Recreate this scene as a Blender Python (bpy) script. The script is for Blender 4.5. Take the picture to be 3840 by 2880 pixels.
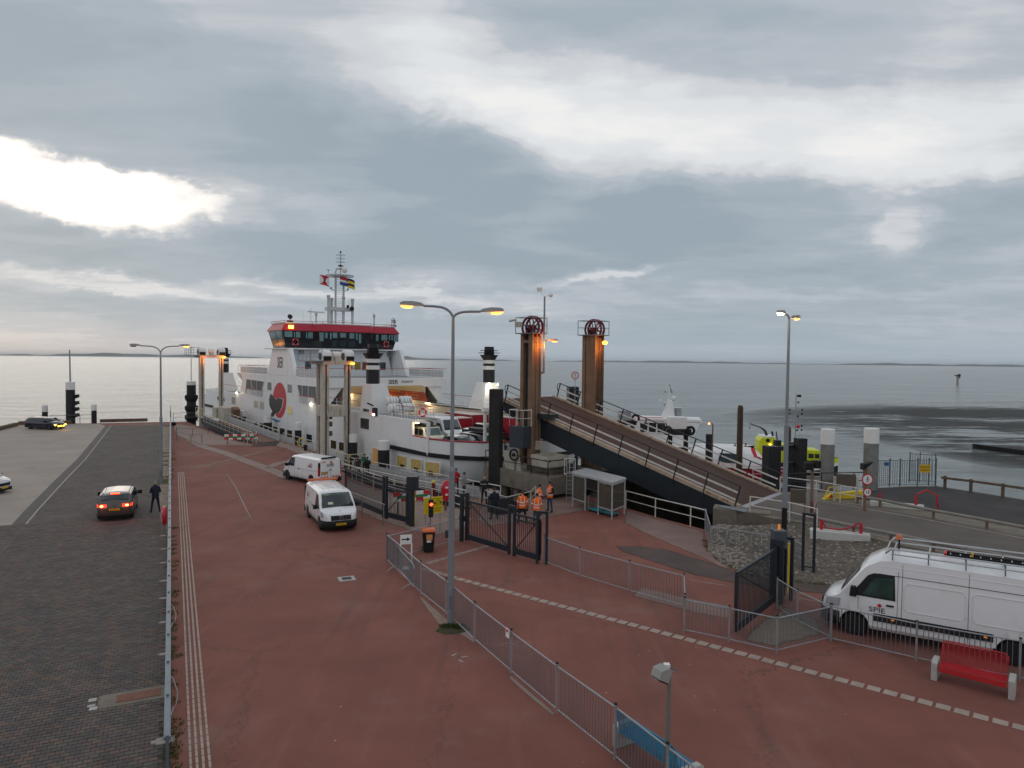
import bpy, bmesh, math, random
from mathutils import Vector, Matrix
random.seed(7)
for _o in list(bpy.data.objects): bpy.data.objects.remove(_o)
SC = bpy.context.scene
COL = SC.collection
rad = math.radians
# ------------------------------------------------------------------ camera
FPX = 2660.0; PITCH = .0338; ROLL = .0111; EYE = 9.0
cp, sp = math.cos(PITCH), math.sin(PITCH); cr, sr = math.cos(ROLL), math.sin(ROLL)
FW = Vector((0, cp, -sp)); _R0 = Vector((1, 0, 0)); _U0 = Vector((0, sp, cp))
CR = cr*_R0 + sr*_U0; CU = -sr*_R0 + cr*_U0
cam = bpy.data.cameras.new('camera'); camo = bpy.data.objects.new('camera', cam); COL.objects.link(camo)
M = Matrix((CR, CU, -FW)).transposed().to_4x4(); M.translation = (0, 0, EYE)
camo.matrix_world = M
cam.sensor_width = 36; cam.lens = 36*FPX/3840; cam.clip_end = 60000; cam.clip_start = .2
SC.camera = camo
# ------------------------------------------------------------------ world: overcast daylight, broken cloud
SUN_AZ = rad(-37); SUN_EL = rad(13)
W = bpy.data.worlds.new('World'); SC.world = W; W.use_nodes = True
nt = W.node_tree; nt.nodes.clear()
def N(t, **k):
    n = nt.nodes.new(t)
    for a, b in k.items(): setattr(n, a, b)
    return n
def Lk(a, b): nt.links.new(a, b)
def mth(op, a, b=None, c=None, cl=False):
    n = N('ShaderNodeMath', operation=op, use_clamp=cl)
    for i, v in enumerate((a, b, c)):
        if v is None: continue
        if isinstance(v, (int, float)): n.inputs[i].default_value = v
        else: Lk(v, n.inputs[i])
    return n.outputs[0]
def sstep(v, a, b, o0=0., o1=1.):
    n = N('ShaderNodeMapRange', interpolation_type='SMOOTHSTEP')
    Lk(v, n.inputs[0])
    for i, x in zip((1, 2, 3, 4), (a, b, o0, o1)): n.inputs[i].default_value = x
    return n.outputs[0]
def mixc(f, a, b):
    n = N('ShaderNodeMix', data_type='RGBA')
    if isinstance(f, float): n.inputs[0].default_value = f
    else: Lk(f, n.inputs[0])
    for i, v in ((6, a), (7, b)):
        if isinstance(v, tuple): n.inputs[i].default_value = (*v, 1)
        else: Lk(v, n.inputs[i])
    return n.outputs[2]
tc = N('ShaderNodeTexCoord'); sx = N('ShaderNodeSeparateXYZ'); Lk(tc.outputs['Generated'], sx.inputs[0])
dx, dy, dz = sx.outputs
yy = mth('MAXIMUM', dy, .12)
qx = mth('DIVIDE', dx, yy); qz = mth('DIVIDE', dz, yy)      # tangent of azimuth / elevation
zz = mth('ADD', mth('MAXIMUM', dz, 0.), .075)
cx_ = mth('DIVIDE', dx, zz); cy_ = mth('DIVIDE', dy, zz)       # flat cloud deck, true perspective
cmb = N('ShaderNodeCombineXYZ'); Lk(cx_, cmb.inputs[0]); Lk(cy_, cmb.inputs[1])
def noise(vec, scale, detail=6, rough=.5, dist=0., off=(0, 0, 0), sc=(1, 1, 1)):
    mp = N('ShaderNodeMapping'); Lk(vec, mp.inputs[0]); mp.inputs[1].default_value = off; mp.inputs[3].default_value = sc
    n = N('ShaderNodeTexNoise'); Lk(mp.outputs[0], n.inputs[0])
    n.inputs['Scale'].default_value = scale; n.inputs['Detail'].default_value = detail
    n.inputs['Roughness'].default_value = rough; n.inputs['Distortion'].default_value = dist
    return n.outputs[0]
dk = cmb.outputs[0]
qv = N('ShaderNodeCombineXYZ'); Lk(qx, qv.inputs[0]); Lk(qz, qv.inputs[1])
w1 = noise(dk, .55, 5, .5, .3, (3.1, 1.2, 0)); w2 = noise(dk, .55, 5, .5, .3, (9.7, -4.2, 0))
w3 = noise(qv.outputs[0], 7., 5, .62, .2, (2, 5, 0), (1, 1.9, 1)); w4 = noise(qv.outputs[0], 7., 5, .62, .2, (-7, 3, 0), (1, 1.9, 1))
wx = mth('ADD', qx, mth('ADD', mth('MULTIPLY', mth('SUBTRACT', w1, .5), .10), mth('MULTIPLY', mth('SUBTRACT', w3, .5), .13)))
wz = mth('ADD', qz, mth('ADD', mth('MULTIPLY', mth('SUBTRACT', w2, .5), .05), mth('MULTIPLY', mth('SUBTRACT', w4, .5), .085)))
def blob(px, py, rx, ry, tilt=0., soft=.5):
    # an ellipse of cloud (or gap) at the azimuth / elevation it has over this place; px,py on a 2212 x 1659 sheet
    d = FW + (px*1.736-1920)/FPX*CR + (1440-py*1.736)/FPX*CU
    cx, cz = d.x/d.y, d.z/d.y; rx *= 1.736/FPX; ry *= 1.736/FPX
    c, s = math.cos(rad(tilt)), math.sin(rad(tilt))
    ax = mth('SUBTRACT', wx, cx); az = mth('SUBTRACT', wz, cz)
    u = mth('MULTIPLY_ADD', az, s/rx, mth('MULTIPLY', ax, c/rx))
    v = mth('MULTIPLY_ADD', az, c/ry, mth('MULTIPLY', ax, -s/ry))
    r = mth('SQRT', mth('MULTIPLY_ADD', u, u, mth('MULTIPLY', v, v)))
    return sstep(r, 1.+soft, 1.-soft)
def acc(lst, base):
    cur = base
    for (px, py, rx, ry, t, amt, so) in lst:
        cur = mth('MULTIPLY_ADD', blob(px, py, rx, ry, t, so), amt, cur)
    return cur
big = noise(dk, .35, 7, .55, .4, (5.2, 8.1, 0), (1, 1.0, 1))
fine_ = noise(dk, 1.5, 6, .55, .3, (1.7, 3.3, 0), (1, 1.3, 1))
fine2 = noise(dk, 3.4, 7, .6, .4, (4.7, .3, 0), (.8, 1.5, 1))
strat = noise(qv.outputs[0], 2.6, 7, .6, .5, (1, 7, 0), (1, 6.5, 1))
base = mth('MULTIPLY_ADD', mth('SUBTRACT', big, .5), .55, .56)
base = mth('MULTIPLY_ADD', mth('SUBTRACT', fine_, .5), .46, base)
base = mth('MULTIPLY_ADD', mth('SUBTRACT', fine2, .5), .26, base)
base = mth('MULTIPLY_ADD', mth('SUBTRACT', strat, .5), .55, base)
dens = acc([
    (300, 230, 640, 175, -12, .27, .5), (820, 330, 330, 130, -14, .20, .4), (1010, 360, 200, 90, -10, .18, .35),
    (-100, 60, 420, 130, 0, .15, .6), (1560, 455, 320, 85, 4, .30, .35), (1180, 490, 380, 85, 3, .28, .45),
    (2150, 440, 240, 85, 14, .34, .35), (1600, 40, 560, 90, -6, .20, .6), (260, 540, 560, 62, -3, .30, .4),
    (760, 530, 330, 60, 0, .2, .5), (1600, 580, 620, 42, 2, .22, .5), (420, 660, 560, 30, -2, .14, .6), (1500, 690, 700, 40, 2, .18, .6),
    (130, 405, 260, 62, -17, -.85, .35), (360, 430, 130, 26, -12, -.4, .5), (1560, 270, 560, 95, -8, -.30, .55), (1330, 265, 330, 75, -12, -.14, .6), (1080, 205, 240, 85, -35, -.20, .7),
    (2080, 300, 300, 100, 0, -.24, .5), (1180, 90, 240, 60, 20, .10, .7), (1280, 595, 110, 16, 8, -.5, .6), (1960, 500, 80, 50, 30, -.4, .5),
    (260, 610, 380, 16, -8, -.26, .8), (700, 622, 260, 16, -4, -.24, .8), (120, 740, 500, 18, -1, -.2, .8), (1050, 660, 260, 20, 0, -.2, .8),
    (760, 450, 300, 40, 0, -.18, .7), (860, 90, 170, 160, 10, -.24, .6)], base)
dens = mth('MULTIPLY_ADD', sstep(qz, .16, .02), .10, dens)
dens = mth('MULTIPLY_ADD', sstep(dy, .25, -.2), -.13, dens)  # thinner unseen cloud behind the camera, added to brighten faces turned this way
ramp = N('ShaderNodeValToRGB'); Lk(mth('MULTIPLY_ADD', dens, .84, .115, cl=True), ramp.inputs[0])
cr_ = ramp.color_ramp; cr_.interpolation = 'EASE'
E = cr_.elements
E[0].position = .04; E[0].color = (.90, .89, .88, 1)
E[1].position = .98; E[1].color = (.325, .392, .452, 1)
for p, c in ((.24, (.76, .78, .80)), (.42, (.64, .66, .69)), (.60, (.47, .515, .565)), (.78, (.385, .445, .50))):
    e = E.new(p); e.color = (*c, 1)
# sun glow behind the cloud, low on the left
sd = Vector((math.sin(SUN_AZ)*math.cos(SUN_EL), math.cos(SUN_AZ)*math.cos(SUN_EL), math.sin(SUN_EL)))
vd = N('ShaderNodeVectorMath', operation='DOT_PRODUCT'); Lk(tc.outputs['Generated'], vd.inputs[0]); vd.inputs[1].default_value = sd
glow = mth('MULTIPLY', sstep(vd.outputs['Value'], .90, 1.0), sstep(qz, .05, .17))
thin = sstep(dens, .75, .15)
gl = mth('MULTIPLY', glow, mth('MULTIPLY_ADD', thin, 1.0, .06))
warm = N('ShaderNodeMix', data_type='RGBA', blend_type='ADD'); Lk(gl, warm.inputs[0]); Lk(ramp.outputs[0], warm.inputs[6]); warm.inputs[7].default_value = (.34, .27, .19, 1)
hz = sstep(qz, .07, -.005)
hcol = mixc(sstep(qx, -.75, .1), (.54, .515, .52), (.37, .445, .52))
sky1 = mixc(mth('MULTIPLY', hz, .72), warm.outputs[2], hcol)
# sky behind the clouds
ns = N('ShaderNodeTexSky', sky_type='NISHITA', sun_disc=False)
ns.sun_elevation = SUN_EL; ns.sun_rotation = SUN_AZ
nsc = mixc(.0, (0, 0, 0), (0, 0, 0))
bg1 = N('ShaderNodeBackground'); Lk(ns.outputs[0], bg1.inputs[0]); bg1.inputs[1].default_value = .08
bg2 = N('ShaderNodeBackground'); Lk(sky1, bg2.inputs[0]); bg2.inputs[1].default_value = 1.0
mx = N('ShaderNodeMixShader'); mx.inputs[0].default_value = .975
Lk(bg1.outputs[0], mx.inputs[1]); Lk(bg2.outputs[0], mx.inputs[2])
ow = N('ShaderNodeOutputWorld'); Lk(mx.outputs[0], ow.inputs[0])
W.cycles.sampling_method = 'MANUAL'; W.cycles.sample_map_resolution = 512
# ------------------------------------------------------------------ sun (veiled)
sl = bpy.data.lights.new('sun', 'SUN'); sl.energy = .6; sl.angle = rad(60); sl.color = (1., .86, .72)
so = bpy.data.objects.new('sun', sl); COL.objects.link(so); so.rotation_euler = (-sd).to_track_quat('-Z', 'Y').to_euler(); so.location = (-60, 60, 60)
SC.view_settings.view_transform = 'Standard'; SC.view_settings.look = 'None'; SC.view_settings.exposure = 0; SC.view_settings.gamma = 1
SC.view_settings.use_curve_mapping = False
SC.render.engine = 'CYCLES'; SC.cycles.max_bounces = 6; SC.cycles.transparent_max_bounces = 12
SC.cycles.use_denoising = True; SC.cycles.sample_clamp_indirect = 4
# ------------------------------------------------------------------ measuring helpers (camera survey of the site)
def ray(px, py): return FW + (px-1920)/FPX*CR + (1440-py)/FPX*CU
def G(px, py, z=0.):
    d = ray(px, py); t = (z-EYE)/d.z; return Vector((d.x*t, d.y*t, z))
def D(px, py, Y):
    d = ray(px, py); t = Y/d.y; return Vector((d.x*t, Y, EYE+d.z*t))
def TP(px, top, base, z=0.):
    # a standing thing: its foot at (px, base) on level z and the height that reaches `top`
    g = G(px, base, z); return g, D(px, top, g.y).z-z
# ------------------------------------------------------------------ materials
MATS = {}
def mat(name, col, rough=.6, metal=0., var=.12, scale=2., bump=0., bscale=40., emit=None, est=0., spec=.3, dirt=None, dscale=1.2, damt=.5, alpha=1., coat=0., world=False, streak=None):
    if name in MATS: return MATS[name]
    m = bpy.data.materials.new(name); m.use_nodes = True; t = m.node_tree; b = t.nodes['Principled BSDF']
    def nn(ty): return t.nodes.new(ty)
    tcn = nn('ShaderNodeTexCoord')
    src = tcn.outputs['Object']
    if world: src = nn('ShaderNodeNewGeometry').outputs['Position']
    b.inputs['Roughness'].default_value = rough; b.inputs['Metallic'].default_value = metal
    b.inputs['Specular IOR Level'].default_value = spec
    if coat: b.inputs['Coat Weight'].default_value = coat; b.inputs['Coat Roughness'].default_value = .08
    cur = None
    if var or dirt:
        n = nn('ShaderNodeTexNoise'); n.inputs['Scale'].default_value = scale; n.inputs['Detail'].default_value = 7; n.inputs['Roughness'].default_value = .62
        t.links.new(src, n.inputs[0])
        mr = nn('ShaderNodeMapRange'); mr.inputs[1].default_value = .3; mr.inputs[2].default_value = .7; mr.inputs[3].default_value = 1-var; mr.inputs[4].default_value = 1+var
        t.links.new(n.outputs[0], mr.inputs[0])
        v = nn('ShaderNodeVectorMath'); v.operation = 'SCALE'; v.inputs[0].default_value = col; t.links.new(mr.outputs[0], v.inputs['Scale'])
        cur = v.outputs[0]
    if dirt:
        n2 = nn('ShaderNodeTexNoise'); n2.inputs['Scale'].default_value = dscale; n2.inputs['Detail'].default_value = 8; n2.inputs['Roughness'].default_value = .68
        s2 = src
        if streak:
            mp = nn('ShaderNodeMapping'); mp.inputs[3].default_value = streak; t.links.new(src, mp.inputs[0]); s2 = mp.outputs[0]
        t.links.new(s2, n2.inputs[0])
        m2 = nn('ShaderNodeMapRange'); m2.interpolation_type = 'SMOOTHSTEP'; m2.inputs[1].default_value = .5; m2.inputs[2].default_value = .72; m2.inputs[4].default_value = damt
        t.links.new(n2.outputs[0], m2.inputs[0])
        mi = nn('ShaderNodeMix'); mi.data_type = 'RGBA'; t.links.new(m2.outputs[0], mi.inputs[0]); t.links.new(cur, mi.inputs[6]); mi.inputs[7].default_value = (*dirt, 1)
        cur = mi.outputs[2]
    if cur is not None: t.links.new(cur, b.inputs['Base Color'])
    else: b.inputs['Base Color'].default_value = (*col, 1)
    if bump:
        n3 = nn('ShaderNodeTexNoise'); n3.inputs['Scale'].default_value = bscale; n3.inputs['Detail'].default_value = 5; t.links.new(src, n3.inputs[0])
        bp = nn('ShaderNodeBump'); bp.inputs['Strength'].default_value = bump; bp.inputs['Distance'].default_value = .02
        t.links.new(n3.outputs[0], bp.inputs['Height']); t.links.new(bp.outputs[0], b.inputs['Normal'])
    if emit:
        b.inputs['Emission Color'].default_value = (*emit, 1); b.inputs['Emission Strength'].default_value = est
    if alpha < 1: b.inputs['Alpha'].default_value = alpha
    MATS[name] = m; return m
def glass(name, col, rough=.05, alpha=None):
    if name in MATS: return MATS[name]
    m = mat(name, col, rough, 0, 0, spec=.7)
    if alpha: m.node_tree.nodes['Principled BSDF'].inputs['Alpha'].default_value = alpha
    return m
white = mat('ship_white_paint', (.80, .80, .80), .42, var=.03, scale=.8, dirt=(.56, .53, .49), dscale=.55, damt=.35, streak=(1.6, 1.6, .22), bump=.05, bscale=3)
vanw = mat('van_white_paint', (.78, .79, .80), .28, var=.02, scale=1.5, coat=.5, dirt=(.55, .53, .50), dscale=1.1, damt=.25)
redp = mat('red_paint', (.42, .022, .045), .4, var=.06, dirt=(.25, .03, .04), damt=.3)
redrail = mat('red_rail_paint', (.40, .03, .05), .45)
black = mat('black_paint', (.018, .018, .022), .5, var=.15, dirt=(.05, .045, .04), damt=.5)
rubber = mat('rubber', (.012, .012, .013), .75, bump=.3, bscale=60)
dsteel = mat('dark_steel', (.022, .025, .030), .5, var=.2, dirt=(.06, .045, .035), damt=.4)
anth = mat('anthracite_gate_paint', (.022, .028, .036), .45, var=.1)
galv = mat('galvanised_steel', (.30, .32, .34), .45, .35, var=.18, scale=6)
galvd = mat('weathered_galvanised_steel', (.17, .185, .20), .5, .3, var=.2, scale=6)
wrail = mat('white_rail_paint', (.62, .60, .56), .5, var=.1, dirt=(.30, .16, .08), dscale=7, damt=.7)
creamst = mat('cream_steel', (.50, .47, .40), .55, var=.1, dirt=(.22, .11, .05), dscale=2.2, damt=.8, streak=(2, 2, .4))
rust = mat('rusty_steel', (.20, .12, .08), .75, var=.25, scale=3, bump=.3, bscale=20, dirt=(.33, .17, .09), dscale=2.5, damt=.7)
towerm = mat('weathered_brown_steel', (.21, .135, .085), .65, var=.2, scale=1.5, dirt=(.12, .085, .06), dscale=1.1, damt=.6, streak=(3, 3, .25), bump=.15, bscale=14)
conc = mat('concrete', (.19, .165, .135), .85, var=.22, scale=1.5, bump=.45, bscale=22, dirt=(.09, .078, .062), dscale=.9, damt=.7)
concl = mat('pale_concrete', (.42, .41, .385), .8, var=.12, scale=2, bump=.3, bscale=25, dirt=(.24, .22, .19), damt=.5)
timber = mat('weathered_timber', (.13, .09, .062), .8, var=.3, scale=3, bump=.5, bscale=18, dirt=(.24, .19, .15), dscale=2, damt=.6, streak=(6, 6, .5))
carblk = mat('black_car_paint', (.010, .012, .018), .2, var=.05, coat=1.)
cargrey = mat('grey_car_paint', (.075, .068, .062), .25, .5, var=.04, coat=.8)
carnavy = mat('navy_car_paint', (.008, .010, .028), .22, var=.05, coat=1.)
dglass = glass('dark_car_glass', (.012, .022, .026))
yplate = mat('yellow_plate', (.62, .36, .01), .5, var=0)
wplate = mat('white_signal_paint', (.78, .78, .76), .45, var=.03)
signr = mat('sign_red', (.52, .02, .035), .45, var=.03)
blackm = mat('flat_black', (.010, .010, .011), .7, var=.0)
lampg = mat('sodium_lamp_glass', (.9, .5, .2), .4, var=0, emit=(1., .40, .095), est=2.1)
lampw = mat('white_lamp_glass', (.9, .9, .8), .4, var=0, emit=(1., .90, .62), est=9)
tail = mat('lit_tail_lamp', (.5, .02, .01), .3, var=0, emit=(1., .055, .018), est=7)
tailoff = mat('tail_lamp_lens', (.35, .01, .015), .2, var=0)
amber = mat('amber_lens', (.75, .22, .02), .3, var=0, emit=(1., .30, .03), est=.35)
amberlit = mat('lit_amber_lamp', (.9, .5, .05), .3, var=0, emit=(1., .62, .08), est=5)
chrome = mat('chrome', (.6, .6, .62), .15, 1., var=0)
alu = mat('aluminium', (.50, .51, .52), .35, .7, var=.08, scale=5)
tyre = mat('tyre_rubber', (.014, .014, .015), .8, var=.1)
rimm = mat('wheel_rim', (.26, .265, .27), .4, .5, var=.05)
cloudy = mat('lamp_housing', (.30, .30, .28), .5, var=.1)
# ------------------------------------------------------------------ mesh builder
class MB:
    def __init__(s): s.v = []; s.f = []; s.m = []
    def add(s, vs, fs, mi=0):
        o = len(s.v); s.v += [tuple(v) for v in vs]
        for f in fs: s.f.append([i+o for i in f]); s.m.append(mi)
        return s
    def box(s, x0, x1, y0, y1, z0, z1, mi=0):
        return s.add([(x0,y0,z0),(x1,y0,z0),(x1,y1,z0),(x0,y1,z0),(x0,y0,z1),(x1,y0,z1),(x1,y1,z1),(x0,y1,z1)],
                     [(0,3,2,1),(4,5,6,7),(0,1,5,4),(1,2,6,5),(2,3,7,6),(3,0,4,7)], mi)
    def beam(s, a, b, w, h=None, mi=0, up=(0, 0, 1)):
        h = h or w; a = Vector(a); b = Vector(b); d = (b-a)
        if d.length < 1e-6: return s
        d.normalize(); u = Vector(up)
        if abs(d.dot(u)) > .98: u = Vector((0, 1, 0)) if abs(d.y) < .9 else Vector((1, 0, 0))
        x = d.cross(u).normalized()*w/2; y = x.cross(d).normalized()*h/2
        vs = [p+i*x+j*y for p in (a, b) for i, j in ((-1,-1),(1,-1),(1,1),(-1,1))]
        return s.add(vs, [(0,3,2,1),(4,5,6,7),(0,1,5,4),(1,2,6,5),(2,3,7,6),(3,0,4,7)], mi)
    def cyl(s, a, b, r0, r1=None, n=10, mi=0, cap=True):
        r1 = r0 if r1 is None else r1; a = Vector(a); b = Vector(b); d = (b-a).normalized()
        u = Vector((0, 0, 1)) if abs(d.z) < .9 else Vector((1, 0, 0))
        x = d.cross(u).normalized(); y = d.cross(x)
        vs = [p+r*(math.cos(t)*x+math.sin(t)*y) for p, r in ((a, r0), (b, r1)) for t in [2*math.pi*i/n for i in range(n)]]
        fs = [(i, (i+1) % n, n+(i+1) % n, n+i) for i in range(n)]
        if cap: fs += [tuple(range(n))[::-1], tuple(range(n, 2*n))]
        return s.add(vs, fs, mi)
    def tube(s, pts, r, n=6, mi=0):
        pts = [Vector(p) for p in pts]; rings = []
        for i, p in enumerate(pts):
            d = (pts[min(i+1, len(pts)-1)]-pts[max(i-1, 0)]).normalized()
            u = Vector((0, 0, 1)) if abs(d.z) < .95 else Vector((1, 0, 0))
            x = d.cross(u).normalized(); y = d.cross(x)
            rr = r[i] if isinstance(r, (list, tuple)) else r
            rings.append([p+rr*(math.cos(2*math.pi*k/n)*x+math.sin(2*math.pi*k/n)*y) for k in range(n)])
        return s.loft(rings, mi=mi)
    def loft(s, rings, closed=True, cap=True, mi=0):
        n = len(rings[0]); vs = [p for r in rings for p in r]; fs = []
        for i in range(len(rings)-1):
            for k in range(n if closed else n-1):
                a = i*n+k; b = i*n+(k+1) % n; fs.append((a, b, b+n, a+n))
        if cap and closed: fs += [tuple(range(n))[::-1], tuple(range((len(rings)-1)*n, len(rings)*n))]
        return s.add(vs, fs, mi)
    def lathe(s, prof, c=(0, 0, 0), n=16, mi=0, ax='z'):
        rings = []
        for r, h in prof:
            ring = []
            for k in range(n):
                a = 2*math.pi*k/n; x, y = r*math.cos(a), r*math.sin(a)
                p = {'z': (x, y, h), 'y': (x, h, y), 'x': (h, x, y)}[ax]
                ring.append(Vector(c)+Vector(p))
            rings.append(ring)
        return s.loft(rings, mi=mi)
    def ball(s, c, r, n=10, sc=(1, 1, 1), mi=0):
        pr = [(max(1e-4, r*math.sin(math.pi*i/n)), -r*math.cos(math.pi*i/n)) for i in range(n+1)]
        rings = [[Vector((c[0]+sc[0]*q*math.cos(2*math.pi*k/n), c[1]+sc[1]*q*math.sin(2*math.pi*k/n), c[2]+sc[2]*h)) for k in range(n)] for q, h in pr]
        return s.loft(rings, mi=mi)
    def torus(s, c, R, r, n=16, m=6, ax='z', mi=0, sc=1.):
        vs = []; fs = []
        for i in range(n):
            a = 2*math.pi*i/n
            for j in range(m):
                b = 2*math.pi*j/m; q = R+r*math.cos(b); h = r*math.sin(b)
                x, y = q*math.cos(a), q*math.sin(a)*sc
                p = {'z': (x, y, h), 'y': (x, h, y), 'x': (h, x, y)}[ax]
                vs.append(Vector(c)+Vector(p))
                fs.append((i*m+j, ((i+1) % n)*m+j, ((i+1) % n)*m+(j+1) % m, i*m+(j+1) % m))
        return s.add(vs, fs, mi)
    def prism(s, poly, z0, z1, mi=0, ax='z'):
        n = len(poly)
        def P(p, h): return {'z': (p[0], p[1], h), 'y': (p[0], h, p[1]), 'x': (h, p[0], p[1])}[ax]
        vs = [P(p, z0) for p in poly]+[P(p, z1) for p in poly]
        return s.add(vs, [tuple(range(n))[::-1], tuple(range(n, 2*n))]+[(i, (i+1) % n, n+(i+1) % n, n+i) for i in range(n)], mi)
    def quad(s, *p, mi=0): return s.add(p, [tuple(range(len(p)))], mi)
    def slab(s, pts, n, th, mi=0):
        nv = Vector(n).normalized()*th; k = len(pts); pts = [Vector(p) for p in pts]
        return s.add(pts+[p+nv for p in pts], [tuple(range(k))[::-1], tuple(range(k, 2*k))]+[(i, (i+1) % k, k+(i+1) % k, k+i) for i in range(k)], mi)
    def mesh(s, name, mats, off=None, smooth=False):
        me = bpy.data.meshes.new(name)
        vs = [tuple(Vector(v)-off) for v in s.v] if off is not None else s.v
        me.from_pydata([tuple(v) for v in vs], [], s.f)
        if not isinstance(mats, (list, tuple)): mats = [mats]
        for m in mats: me.materials.append(m)
        if len(mats) > 1: me.polygons.foreach_set('material_index', s.m)
        bm = bmesh.new(); bm.from_mesh(me); bmesh.ops.recalc_face_normals(bm, faces=bm.faces)
        if smooth:
            for f in bm.faces: f.smooth = True
            for e in bm.edges:
                if len(e.link_faces) == 2 and e.calc_face_angle(0) > rad(smooth if smooth is not True else 40): e.smooth = False
        bm.to_mesh(me); bm.free(); me.update(); return me
    def build(s, name, mats, parent=None, world=False, smooth=False, bevel=0.):
        # world=True: the vertices were given in world space and the parent stands unrotated
        off = parent.location.copy() if (world and parent) else None
        if world and parent and parent.parent: off = off+parent.parent.location
        me = s.mesh(name, mats, off, smooth); o = bpy.data.objects.new(name, me); COL.objects.link(o)
        if parent: o.parent = parent
        if bevel:
            b = o.modifiers.new('bevel', 'BEVEL'); b.width = bevel; b.segments = 2; b.limit_method = 'ANGLE'; b.angle_limit = rad(35)
        return o
def tag(o, label=None, cat=None, group=None, kind=None):
    if label: o['label'] = label
    if cat: o['category'] = cat
    if group: o['group'] = group
    if kind: o['kind'] = kind
    return o
def thing(name, label, cat, loc=(0, 0, 0), rz=0., group=None):
    o = bpy.data.objects.new(name, None); COL.objects.link(o); o.location = loc; o.rotation_euler = (0, 0, rz)
    o.empty_display_size = .3
    return tag(o, label, cat, group)
def inst(me, name, parent=None, loc=(0, 0, 0), rz=0., rot=None, sc=None):
    o = bpy.data.objects.new(name, me); COL.objects.link(o); o.location = loc; o.rotation_euler = rot or (0, 0, rz)
    if sc: o.scale = sc
    if parent: o.parent = parent
    return o
def copy_tree(o, loc, rz, label, group=None):
    def rec(a, par):
        c = a.copy(); COL.objects.link(c)
        if par: c.parent = par
        for ch in list(a.children): rec(ch, c)
        return c
    c = rec(o, None); c.location = loc; c.rotation_euler = (0, 0, rz); c['label'] = label
    if group: c['group'] = group
    return c
def text(txt, size, m, parent, loc, rot, name='lettering', ext=.006, sx=1., bold=.0):
    cu = bpy.data.curves.new(name, 'FONT'); cu.body = txt; cu.size = size; cu.extrude = ext; cu.align_x = 'CENTER'; cu.align_y = 'CENTER'; cu.offset = bold; cu.resolution_u = 3
    tmp = bpy.data.objects.new('tmp', cu); COL.objects.link(tmp)
    dg = bpy.context.evaluated_depsgraph_get(); me = bpy.data.meshes.new_from_object(tmp.evaluated_get(dg)); bpy.data.objects.remove(tmp)
    me.name = name; me.materials.clear(); me.materials.append(m)
    o = bpy.data.objects.new(name, me); COL.objects.link(o); o.parent = parent; o.location = loc; o.rotation_euler = rot; o.scale = (sx, 1, 1)
    return o
def facing(x, y, z=0.):
    # rotation that lays text flat against a vertical face whose outward normal is (x, y)
    return (math.pi/2, 0, math.atan2(y, x)+math.pi/2)
def plight(parent, loc, power, col, size=.1):
    l = bpy.data.lights.new('lamp_light', 'POINT'); l.energy = power; l.color = col; l.shadow_soft_size = size
    o = bpy.data.objects.new('lamp_light', l); COL.objects.link(o); o.location = loc
    if parent: o.parent = parent
    return o
# ================================================================== SETTING
def struct(name, mb, m, z=None, smooth=False):
    o = mb.build(name, m, None, smooth=smooth); o['kind'] = 'structure'; return o
WL = -3.0
# --- sea
def sea_material():
    m = bpy.data.materials.new('tidal_sea_water'); m.use_nodes = True; t = m.node_tree; b = t.nodes['Principled BSDF']
    g = t.nodes.new('ShaderNodeNewGeometry').outputs['Position']
    def nz(scale, sc, det=4, rough=.55, dist=0.):
        mp = t.nodes.new('ShaderNodeMapping'); mp.inputs[3].default_value = sc; mp.inputs[2].default_value = (0, 0, .25); t.links.new(g, mp.inputs[0])
        n = t.nodes.new('ShaderNodeTexNoise'); n.inputs['Scale'].default_value = scale; n.inputs['Detail'].default_value = det; n.inputs['Roughness'].default_value = rough; n.inputs['Distortion'].default_value = dist
        t.links.new(mp.outputs[0], n.inputs[0]); return n.outputs[0]
    def ma(op, a, bb, cc=None):
        n = t.nodes.new('ShaderNodeMath'); n.operation = op
        for i, v in enumerate((a, bb, cc)):
            if v is None: continue
            if isinstance(v, float): n.inputs[i].default_value = v
            else: t.links.new(v, n.inputs[i])
        return n.outputs[0]
    h = ma('MULTIPLY_ADD', nz(.55, (.55, 1.3, 1), 5, .6, .4), 1.0, ma('MULTIPLY', nz(2.3, (.6, 1.2, 1), 4, .6), .45))
    h = ma('MULTIPLY_ADD', nz(.11, (.7, 1.4, 1), 3), 2.6, h)
    bp = t.nodes.new('ShaderNodeBump'); bp.inputs['Strength'].default_value = 1.; bp.inputs['Distance'].default_value = .75
    t.links.new(h, bp.inputs['Height']); t.links.new(bp.outputs[0], b.inputs['Normal'])
    rp = t.nodes.new('ShaderNodeValToRGB'); rp.color_ramp.elements[0].position = .35; rp.color_ramp.elements[0].color = (.15, .175, .168, 1)
    rp.color_ramp.elements[1].position = .68; rp.color_ramp.elements[1].color = (.27, .295, .285, 1)
    t.links.new(nz(.02, (1, 2.5, 1), 7, .6, .6), rp.inputs[0]); t.links.new(rp.outputs[0], b.inputs['Base Color'])
    b.inputs['Roughness'].default_value = .16; b.inputs['IOR'].default_value = 1.333
    return m
mb = MB(); R = 11500
mb.quad((-R, -200, WL), (R, -200, WL), (R, R, WL), (-R, R, WL))
struct('sea_water', mb, sea_material())
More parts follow.
